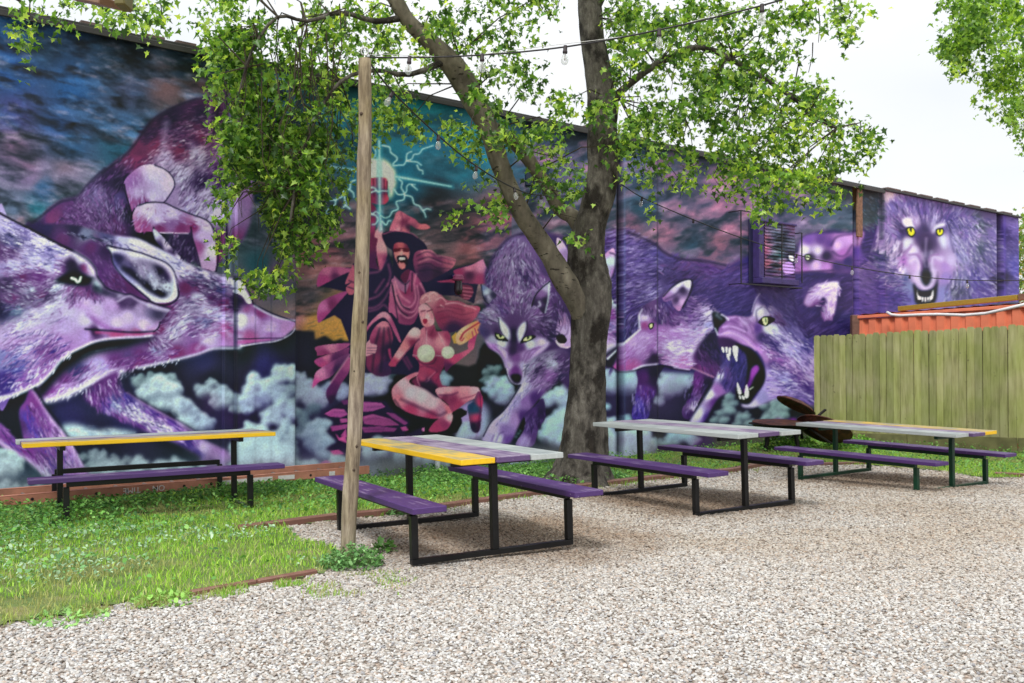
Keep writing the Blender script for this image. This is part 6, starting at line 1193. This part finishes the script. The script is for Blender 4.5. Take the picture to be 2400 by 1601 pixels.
TD=12.1
tb=gnd(1360,1122); tree=empty("shade_tree",(tb.x,tb.y,tb.z))
def trunkpts(l,d=TD):
    return [at(u,v_,dd if dd else d)-Vector(tree.location) for u,v_,w_,dd in l],[w_*(dd if dd else d)/FPX/2 for u,v_,w_,dd in l]
TK=[(1360,1145,215,0),(1361,1128,168,0),(1363,1105,136,0),(1366,1065,114,0),(1369,1000,102,0),(1374,930,88,0),(1377,860,84,0),(1381,800,84,0),(1386,750,90,0),(1388,710,98,0),(1383,670,104,0),(1378,640,96,0),(1374,600,88,0),(1376,560,84,0),(1382,530,76,0),(1390,500,72,0),(1402,460,76,0),(1412,400,72,0),(1411,340,70,0),(1413,290,66,0),(1414,245,74,0),(1407,200,62,0),(1398,140,60,0),(1388,85,56,0),(1383,30,56,0),(1378,-40,52,0),(1370,-150,46,0),(1380,-300,38,0),(1400,-450,26,0),(1420,-600,14,0)]
p,r_=trunkpts(TK)
def dens(pp,rr,k=4):
    P_=[];R_=[]
    for i in range(len(pp)-1):
        a=pp[max(i-1,0)];b_=pp[i];c_=pp[i+1];d=pp[min(i+2,len(pp)-1)]
        for t in np.linspace(0,1,k,endpoint=False): P_.append(.5*((2*b_)+(c_-a)*t+(2*a-5*b_+4*c_-d)*t*t+(3*b_-3*c_+d-a)*t**3)); R_.append(rr[i]*(1-t)+rr[i+1]*t)
    P_.append(pp[-1]);R_.append(rr[-1]); return P_,R_
P_,R_=dens(p,r_)
mb=MB(); mb.tube(P_,R_,28,wob=.05,seed=1)
# root flare and swollen burls: push the surface by noise
nv=[]
for i,v_ in enumerate(mb.v):
    x,y,z=v_; ring=i//28; c_=P_[min(ring,len(P_)-1)]; d=Vector((x,y,z))-c_; an=math.atan2(d.y,d.x)
    k=1+.10*math.sin(an*5+z*1.3)*max(0,1-z/1.0)+.05*math.sin(an*3+z*2.2)+.05*(fbm(np.array([an*1.6+9]),np.array([z*3.]),4,3)[0]-.5)*2
    q=c_+d*k; nv.append(tuple(q))
mb.v=nv; mb.build("trunk",BARK,tree,True)
def limb(name,l,mat_,n=16,seed=0):
    p,r_=trunkpts(l); P_,R_=dens(p,r_,3); mb=MB(); mb.tube(P_,R_,n,wob=.07,seed=seed); return mb.build(name,mat_,tree,True)
limb("limb",[(1378,760,60,12.1),(1352,700,60,12.0),(1318,650,56,11.95),(1290,600,48,11.9),(1255,548,46,11.8),(1226,505,44,11.7),(1195,443,42,11.6),(1168,375,44,11.5),(1147,306,46,11.4),(1112,238,56,11.3),(1073,170,58,11.2),(1045,136,52,11.1),(1005,95,40,11.0),(957,50,36,10.9),(927,0,36,10.8),(880,-70,32,10.7),(800,-180,26,10.5),(720,-300,18,10.3)],LIMB,18,2)
limb("limb",[(1372,560,40,12.1),(1345,510,38,12.2),(1313,490,34,12.2),(1285,440,32,12.1),(1262,409,30,12.0),(1240,375,32,11.9),(1211,341,32,11.8),(1180,315,32,11.6),(1150,295,30,11.45)],LIMB,14,3)
limb("limb",[(1412,250,36,12.1),(1440,232,26,12.1),(1460,210,18,12.1),(1540,150,16,12.0),(1640,110,14,11.9),(1750,160,12,11.8),(1830,210,10,11.7),(1900,260,8,11.6),(1960,300,6,11.5)],BARK,10,4)
limb("limb",[(1380,30,44,12.1),(1430,-60,36,12.0),(1520,-140,30,11.9),(1640,-180,24,11.7),(1780,-170,18,11.5),(1900,-100,12,11.3)],BARK,10,5)
limb("limb",[(950,40,18,10.9),(880,50,13,10.7),(800,30,11,10.5),(720,50,9,10.3),(650,40,8,10.1),(590,120,6,10.0),(560,220,4,9.9)],BARK,10,6)
limb("limb",[(1050,140,18,11.1),(960,175,12,10.8),(880,165,10,10.6),(800,190,9,10.5),(740,280,7,10.3),(700,400,8,10.2),(680,520,5,10.1)],BARK,10,7)
limb("limb",[(1378,-40,40,12.1),(1300,-140,32,11.8),(1180,-200,26,11.4),(1040,-230,20,11.0),(900,-220,15,10.6),(760,-160,12,10.2)],BARK,10,8)
# leaves -----------------------------------------------------------------
LF=np.array([(0,-.12,0),(.34,-.28,0),(.30,.06,0),(.62,.22,0),(.24,.42,0),(0,1.0,0),(-.24,.42,0),(-.62,.22,0),(-.30,.06,0),(-.34,-.28,0)])  # three to five pointed lobes
def foliage(name,centers,seed,parent,size=.05,per=34,cols=('54842a','6a9a34','88b040','3c6420','a4c44c','2e501c'),twigs=True,labelmat=LEAF,droop=.5,wallclip=True,young=.12):
    """centers: (x,y,z,r) sprays in space"""
    rs=np.random.RandomState(seed); C_=np.array(centers,float); n=len(C_)
    # each spray is a thin arching twig with leaves along it
    az=rs.uniform(0,6.28,n); el=rs.uniform(-.9,.5,n)-droop; L_=C_[:,3]*rs.uniform(.7,1.3,n)*2
    d=np.stack([np.cos(az)*np.cos(el),np.sin(az)*np.cos(el),np.sin(el)],1)
    t=rs.uniform(0,1,(n,per)); base=C_[:,None,:3]+d[:,None]*(t-.5)[...,None]*L_[:,None,None]
    base[...,2]-=(t**2)*L_[:,None]*.35*droop
    base+=rs.normal(0,1,base.shape)*(size*.95)*(.5+.5*np.ones_like(t))[...,None]
    base=base.reshape(-1,3)
    if wallclip:
        dist=((base[:,0]-WX0)*WS-(base[:,1]-WY0))/1.2996; k=(dist>.25)|(base[:,2]>ZT+.12); base=base[k]
    gp=fbm(base[:,0]*1.9+base[:,1]*.7+11,base[:,2]*1.9,201,3); base=base[gp>.375]
    m_=len(base); a=rs.uniform(0,6.28,m_); e=rs.normal(-.5,.45,m_); ro=rs.normal(0,.7,m_)
    # leaf frame: y axis along the leaf (hanging outwards and down), z normal mostly up
    Y_=np.stack([np.cos(a)*np.cos(e),np.sin(a)*np.cos(e),np.sin(e)],1); up=np.tile([0,0,1.],(m_,1)); X_=np.cross(Y_,up); X_/=np.linalg.norm(X_,axis=1,keepdims=True)+1e-9; Z_=np.cross(X_,Y_)
    X2=X_*np.cos(ro)[:,None]+Z_*np.sin(ro)[:,None]; Z2=np.cross(X2,Y_)
    s=size*rs.uniform(.45,1.4,m_)
    fold=np.abs(LF[:,0])*.35-(LF[:,1]**2)*.18
    V_=base[:,None]+s[:,None,None]*(LF[None,:,0,None]*X2[:,None]+LF[None,:,1,None]*Y_[:,None]+fold[None,:,None]*Z2[:,None])
    i0=(np.arange(m_)*10)[:,None]
    q=np.array([(0,1,2,5),(2,3,4,5),(0,5,8,9),(5,6,7,8)])
    F_=(i0[:,None,:]+q[None]).reshape(-1,4)
    pal=np.array([s2l(hx(c)) for c in cols]); cc=pal[rs.randint(0,len(pal),m_)]*rs.uniform(.75,1.2,(m_,1))
    f=fbm(base[:,0]*1.5+3,base[:,2]*1.5+base[:,1],55,2)
    yg=(f>.62)[:,None]; cc=np.where(yg,cc*np.array([1.55,1.35,.9]),cc)
    lu=cc.mean(1,keepdims=True); cc=cc*.86+lu*.14
    cc=np.repeat(cc,10,0)
    return fast_mesh(name,V_.reshape(-1,3),F_,4,labelmat,parent,cc)
def blob_centers(bl,seed,dr=(10.,11.5),KD=1.):
    rs=np.random.RandomState(seed); out=[]
    for b_ in bl:
        u,v_,ru,rv,n=b_[:5]; d0,d1=b_[5:7] if len(b_)>5 else dr
        for _ in range(int(n*KD)):
            while True:
                x,y=rs.uniform(-1,1,2)
                if x*x+y*y<1: break
            d=rs.uniform(d0,d1); uu=u+x*ru;vv=v_+y*rv
            if uu>0:
                tw=wall_t(min(uu,2387)); yw=WY0+WS*tw
                pt=at(uu,vv,d)
                if d>yw-.5 and pt.z<ZT+.2: d=yw-.6-rs.uniform(0,1.2)
            pt=at(uu,vv,d); out.append((pt.x,pt.y,pt.z,rs.uniform(.10,.24)))
    return out
BL=[# hanging mass left of the post
(560,40,90,60,40),(520,130,50,60,22),(620,120,100,80,60),(560,230,60,70,36),(660,250,90,80,60),(760,230,70,80,36),(545,330,45,50,24),(620,370,80,70,50),(700,380,80,70,46),(545,430,40,50,20),(600,480,70,60,40),(680,490,60,60,32),(560,540,45,40,18),(630,570,60,50,28),(700,560,45,40,18),(760,500,30,35,9),(775,525,25,20,6),(600,620,35,35,12),(635,665,22,35,11),(560,600,25,30,7),(730,440,40,40,12),(790,360,50,60,18),(800,130,70,80,32),(720,60,90,60,40),(720,150,60,60,26),(700,310,40,50,14),(640,430,50,40,14),
# over the middle
(850,50,70,45,20),(890,130,50,45,15),(970,60,45,50,13),(920,230,55,40,15),(880,280,60,50,18),(960,290,40,30,9),(1040,40,50,45,17),(1030,120,50,40,12),(1110,60,40,60,13),(1120,190,40,40,10),(1190,30,50,40,11),(1185,150,50,45,11),(1250,190,45,30,7),(1250,90,40,30,5),(1210,240,60,30,11),(1290,250,60,25,8),(1130,230,40,30,8),(1230,10,70,22,10),(1300,20,30,30,4),
# tufts in front of the mural
(1075,310,45,22,11),(1120,335,25,18,6),(1160,320,40,25,9),(1230,300,55,22,12),(1290,310,40,20,8),(1065,500,28,8,3),(1175,480,35,22,7),(1145,415,18,15,3),(1160,505,20,10,3),(1290,400,40,35,10),(1340,380,25,30,6),(1270,470,30,25,7),(1315,520,40,22,9),(1330,450,30,30,7),(1355,530,30,14,5),(1390,470,15,15,2),(1395,250,35,20,7),(1240,430,20,20,4),
# around and right of the trunk
(1450,60,50,60,22),(1470,150,50,50,20),(1480,240,50,50,20),(1520,60,60,50,22),(1560,150,60,60,28),(1600,70,60,50,22),(1600,220,60,60,28),(1680,60,60,50,20),(1660,150,60,60,26),(1700,220,60,60,26),(1740,120,50,50,16),(1780,180,50,50,18),(1560,270,50,40,16),(1640,300,60,40,16),(1760,270,60,50,20),(1820,240,50,60,22),(1820,130,50,40,12),(1880,210,50,50,14),(1700,340,50,40,15),(1770,350,60,40,20),(1850,320,50,50,20),(1910,290,50,50,18),(1930,230,40,40,9),(1980,320,40,40,14),(2030,330,30,30,7),(2000,390,25,25,6),(1930,370,50,35,12),(1860,400,50,30,13),(1790,410,50,35,13),(1700,420,40,35,12),(1720,390,50,30,10),(1810,460,30,40,9),(1790,495,18,20,4),(1900,410,30,30,8),(1880,450,16,30,5),(1940,440,28,50,9),(1935,490,14,18,3),(1500,330,50,30,12),(1480,400,45,25,10),(1570,350,45,30,12),(1560,400,25,25,5),(1625,400,25,30,6),(1600,440,12,18,2),(1535,462,18,12,3),(1500,290,40,30,10),(1440,330,20,40,7),(1460,20,60,40,18),(1850,30,60,30,16),(1930,30,50,35,13),(1985,40,35,20,7),(1975,90,20,25,4),(1670,10,80,25,18),(1780,70,40,30,7),(1430,440,12,15,1),(1425,530,8,14,1),(1655,255,40,30,8),
# crown above the picture
(600,-120,160,110,60),(900,-140,180,110,50),(1200,-160,200,120,50),(1500,-160,200,120,50),(1800,-130,180,100,45),(1350,-380,400,150,60),(1000,-350,250,100,30),(1700,-330,250,100,30)]
over=[]
cs=blob_centers([(b_[0],b_[1],b_[2],b_[3],b_[4]*1.0)+((10.,11.6) if b_[0]<800 else (10.3,12.6) if b_[0]<1400 else (10.5,13.2)) for b_ in BL],5,KD=.68)
rs=np.random.RandomState(77)
for _ in range(430):   # unseen near side of the crown, added to shade the tables
    a=rs.uniform(0,6.28); q=math.sqrt(rs.uniform(0,1)); cs.append((1.6+q*5.2*math.cos(a),7.6+q*3.6*math.sin(a),6.6+rs.normal(0,.55)+(1-q)*.8,.3))
cr=foliage("crown",cs,6,tree,size=.062,per=26)
# twigs carrying the sprays
rs=np.random.RandomState(3); mb=MB()
TR_=Vector(tree.location)
allp=[]
for o in tree.children:
    if o.name.startswith("limb"): allp+= [Vector(v_.co) for v_ in list(o.data.vertices)[::24]]
for (x,y,z,r__) in cs[::7]:
    c_=Vector((x,y,z))-TR_; a=min(allp,key=lambda q:(q-c_).length)
    if (a-c_).length>2.2: continue
    mid=(a+c_)/2+Vector((rs.normal(0,.08),rs.normal(0,.08),.12)); e=c_+Vector((rs.normal(0,.1),rs.normal(0,.1),-.18)); mb.tube([a,mid,c_,e],[.010,.007,.004,.002],5)
for v_ in range(34):   # bare hanging stems inside the left mass
    u=rs.uniform(560,800); v0=rs.uniform(0,200); l_=rs.uniform(120,320); d=rs.uniform(10,10.8)
    q=[at(u+rs.normal(0,10)*k,v0+l_*k/3,d)-TR_ for k in range(4)]; mb.tube(q,[.008,.007,.005,.003],5)
for (u0,v0,u1,v1) in ((1480,278,1475,330),(1607,275,1600,330),(1606,278,1622,340),(1918,20,1918,100),(1960,345,1968,385),(1968,385,1962,402),(1905,100,1895,170),(1810,150,1700,290),(1800,200,1850,320),(1815,200,1900,250),(1900,250,1980,300),(1735,160,1765,245)):
    mb.tube([at(u0,v0,11.5)-TR_,at((u0+u1)/2+4,(v0+v1)/2-3,11.5)-TR_,at(u1,v1,11.5)-TR_],[.008,.006,.004],5)
mb.build("twigs",simple("twig bark",'3c3428',.9),tree)
tag(tree,"big forked tree with blotched grey bark between the picnic tables and the mural","tree")
# the crown mesh was made in world space: bring it into the tree's frame
cr.location=-TR_
# tree reaching in from the right
t2b=Vector((9.2,13.2,GZ(9.2,13.2))); t2=empty("shade_tree",t2b)
bl2=[(2330,40,80,50,40),(2270,100,60,40,26),(2360,130,60,50,36),(2235,110,35,25,9),(2330,190,60,35,24),(2270,165,35,20,8),(2390,230,40,40,18),(2365,290,22,30,7),(2300,225,15,20,3),(2230,5,30,14,4),(2300,-10,80,30,20),(2400,310,25,25,5)]
cs2=blob_centers([b_+(11.5,13.) for b_ in bl2],15,KD=.8)+[( t2b.x+rs.normal(0,1.0),t2b.y+rs.normal(0,1.2),5.6+rs.normal(0,.8),.25) for _ in range(160)]
c2=foliage("crown",cs2,16,t2,size=.055,per=42,cols=('4c7828','6a9630','82ac3c','98be48','3c6420')); c2.location=-t2b
mb=MB(); P_,R_=dens([Vector((0,0,-.1)),Vector((.05,0,1.5)),Vector((-.1,.1,3.)),Vector((-.2,0,4.5)),Vector((-.1,0,6.2))],[.22,.17,.14,.1,.04]); mb.tube(P_,R_,16,wob=.08); mb.build("trunk",BARK,t2,True)
mb=MB()
for q in ((-2.6,-.6,4.0),(-1.8,.3,4.6),(-2.2,-.3,5.2),(1,.5,5.5),(.6,-1,5.2)): mb.tube([Vector((-.15,0,3.4)),Vector(q)*.5+Vector((0,0,2.1)),Vector(q)],[.07,.045,.015],8)
mb.build("limb",BARK,t2,True); tag(t2,"tree whose bright green branches reach in at the upper right corner","tree")
# tree behind the far end of the building
t3b=Vector((17.5,31,-.13)); t3=empty("distant_tree",t3b); rs=np.random.RandomState(8)
cs3=[]
while len(cs3)<300:
    x,y,z=rs.uniform(-1,1,3)
    if x*x+y*y+z*z<1 and x*x+y*y+z*z>.2: cs3.append((t3b.x+x*2.4,t3b.y+y*2.4,3.9+z*2.8,.35))
c3=foliage("crown",cs3,9,t3,size=.12,per=30,cols=('4c7020','5a8028','6a8c3c','7c9450','a08c58'),wallclip=False); c3.location=-t3b
mb=MB(); mb.tube([Vector((0,0,-.1)),Vector((.1,0,2)),Vector((0,.1,4)),Vector((.1,0,5.6))],[.25,.2,.13,.04],12,wob=.08); mb.build("trunk",BARK,t3,True); tag(t3,"sunlit tree behind the far end of the painted building, above the container","tree")
# low spray of another tree at the upper left, nearer than the wall
t4b=Vector((-5.6,5.4,0)); t4=empty("shade_tree",t4b)
bl4=[(55,75,32,20,8),(60,40,20,20,2),(180,5,70,8,9),(240,25,25,14,5),(165,22,30,14,5),(340,20,60,18,10),(370,35,30,14,6),(385,38,12,8,3),(255,40,14,10,3),(20,12,20,10,2),(300,6,40,8,6)]
cs4=blob_centers([b_[:4]+(b_[4]*1.0,7.6,8.6) for b_ in bl4],25,KD=.75)+[(t4b.x+.6+rs.normal(0,.9),t4b.y+.6+rs.normal(0,.9),5.6+rs.normal(0,.6),.22) for _ in range(110)]
c4=foliage("crown",cs4,26,t4,size=.05,per=15,droop=.6); c4.location=-t4b
mb=MB(); mb.tube([Vector((0,0,-.1)),Vector((-.05,0,2)),Vector((.1,.2,4)),Vector((.2,.5,5.8))],[.2,.16,.12,.05],14,wob=.08); mb.build("trunk",BARK,t4,True)
mb=MB(); a=Vector((.1,.3,4.2))
for (u,v_) in ((55,60),(190,-5),(340,0)): p=at(u,v_-25,8.1)-t4b; mb.tube([a,(a+p)/2+Vector((0,0,.5)),p+Vector((0,0,.1)),p],[.05,.03,.012,.004],7)
for (u0,v0,u1,v1) in ((70,10,68,70),(245,0,248,40),(375,-10,380,40)): mb.tube([at(u0,v0,8.1)-t4b,at(u1,v1,8.1)-t4b],[.006,.004],5)
mb.build("limb",BARK,t4,True); tag(t4,"tree whose leaf sprays hang down into the top left corner","tree")
# weed tufts -------------------------------------------------------------
def tuft(u,v_,rad,hgt,n,seed,label,cols=('6c9c54','7cac64','5a8c4c','8cbc74'),size=.02,name="weed_tuft",d=None):
    c_=gnd(u,v_); rs=np.random.RandomState(seed); root=empty(name,c_)
    a=rs.uniform(0,6.28,n);r__=rad*np.sqrt(rs.uniform(0,1,n)); h_=hgt*rs.uniform(.1,1,n)*(1-.6*(r__/rad)**2)
    P0=np.stack([r__*np.cos(a),r__*np.sin(a),h_],1); sc_=size*rs.uniform(.6,1.4,n); an=rs.uniform(0,6.28,n); tl=rs.normal(0,.5,(n,2))
    pr=np.array([(-1,0),(-.35,.6),(.45,.5),(1,0),(.45,-.5),(-.35,-.6)]); V_=np.zeros((n,6,3))
    for i,(p,q) in enumerate(pr):
        lx=p*sc_;ly=q*sc_; V_[:,i,0]=P0[:,0]+lx*np.cos(an)-ly*np.sin(an);V_[:,i,1]=P0[:,1]+lx*np.sin(an)+ly*np.cos(an);V_[:,i,2]=P0[:,2]+lx*tl[:,0]+ly*tl[:,1]
    pal=np.array([s2l(hx(c)) for c in cols]); cc=np.repeat(pal[rs.randint(0,len(pal),n)]*rs.uniform(.7,1.3,(n,1)),6,0)
    fast_mesh("leaves",V_.reshape(-1,3),(np.arange(n)*6)[:,None]+np.arange(6)[None],6,GR,root,cc)
    mb=MB()
    for i in range(0,n,8): mb.tube([(P0[i,0]*.4,P0[i,1]*.4,-.01),tuple(P0[i])],[.003,.0015],4,cap=False)
    mb.build("stems",simple("weed stem",'5c7a3c',.8) if "weed stem" not in bpy.data.materials else bpy.data.materials["weed stem"],root)
    return tag(root,label,"weed","weed tufts at the edges of the gravel")
tuft(825,1328,.23,.17,800,41,"dense weed tuft growing round the foot of the leaning post",size=.014)
tuft(665,1115,.2,.3,170,42,"light green seedling against the wall foot above the ladder",('8cc04c','7cb048'),.03)
tuft(1425,1128,.3,.16,700,43,"weed tuft at the right foot of the big tree",size=.018)
tuft(385,1412,.2,.06,170,44,"weed tuft at the lawn's gravel corner, left of the front edging board",('9ccc64','8cbc54','a8d070'),.016)
tuft(900,1295,.1,.12,60,45,"small spreading seedling in the gravel right of the post",('6a9c48','5c8c40'),.022)
tuft(160,1452,.22,.05,150,46,"weed tuft in the near left corner of the lawn",('8cbc64','9ccc74'),.016)
tuft(1850,1055,.5,.3,900,47,"weeds growing up round the rusty fire pits",('6aa034','7cb43c','5c8c30'),.025)
tuft(1990,1050,.5,.28,900,48,"weeds in front of the fence, right of the rusty fire pits",('6aa034','7cb43c','5c8c30'),.025)
tuft(930,1206,.12,.06,200,49,"small weed by the edging board under the yellow-edged table",size=.016)
# grass spilling round the post foot
post_patch=[tuple(gnd(u,v_)[:2]) for u,v_ in ((640,1395),(740,1345),(880,1315),(985,1345),(940,1410),(850,1440),(740,1450),(660,1425))]
grass_mesh("grass_tongue",5200,post_patch,.04,61,['8fbe44','9ac84c','7faa3c','c0bc78'],.0035,dens=lambda x,y,f:np.clip((fbm(x*5,y*5,19,3)-.47)*3.2,0,.55)*np.clip(1.25-np.hypot(x-gnd(800,1370).x,(y-gnd(800,1370).y)*1.6)*1.6,0,1)); tag(bpy.data.objects["grass_tongue"],"thin grass growing out into the gravel below the leaning post",kind='stuff')
edge_=lambda pts,dv:[tuple(gnd(u,v_+(dv if k else 0))[:2]) for k,seq in ((0,pts),(1,pts[::-1])) for u,v_ in seq]
g2=grass_mesh("ragged_grass",9000,edge_([(-150,1500),(0,1466),(214,1426),(321,1406),(444,1394),(580,1370),(720,1348)],24),.035,63,['7fae34','9ccc50','8ab83c','c0bc80'],.0035,dens=lambda x,y,f:np.clip((fbm(x*6,y*6,17,3)-.42)*4,0,1)); tag(g2,"ragged grass tufts creeping over the near lawn edge into the gravel",kind='stuff')
g3=grass_mesh("sparse_grass",5000,edge_([(663,1231),(900,1206),(1083,1187),(1282,1159),(1500,1128),(1845,1092)],9),.05,64,['7fae34','8ab83c','6f9a2c'],.004,dens=lambda x,y,f:np.clip((fbm(x*4,y*4,27,3)-.45)*4,0,1)); tag(g3,"sparse grass growing through the gravel along the far edging boards",kind='stuff')
# litter: a few fallen leaves
rs=np.random.RandomState(12); LY=simple("fallen yellow leaf",'b8b428',.6); LB=simple("dry brown leaf",'5c4024',.8)
n=46; V_=[];F_=[]
for i in range(n):
    p=gnd(rs.uniform(300,2350),rs.uniform(1210,1590)); a=rs.uniform(0,6.28); s=rs.uniform(.012,.028)
    if in_poly(np.array([p.x]),np.array([p.y]),lawn_poly)[0]: continue
    for x,y,_ in LF: V_.append((p.x+s*(x*math.cos(a)-y*math.sin(a)),p.y+s*(x*math.sin(a)+y*math.cos(a)),p.z+.022+.006*abs(x)*rs.uniform(-1,2)))
k=len(V_)//10
for j in range(k):
    for q in ((0,1,2,5),(2,3,4,5),(0,5,8,9),(5,6,7,8)): F_.append([j*10+a for a in q])
o=fast_mesh("fallen_leaves",np.array(V_),np.array(F_),4,LB); tag(o,"small dry leaves scattered on the gravel",kind='stuff')
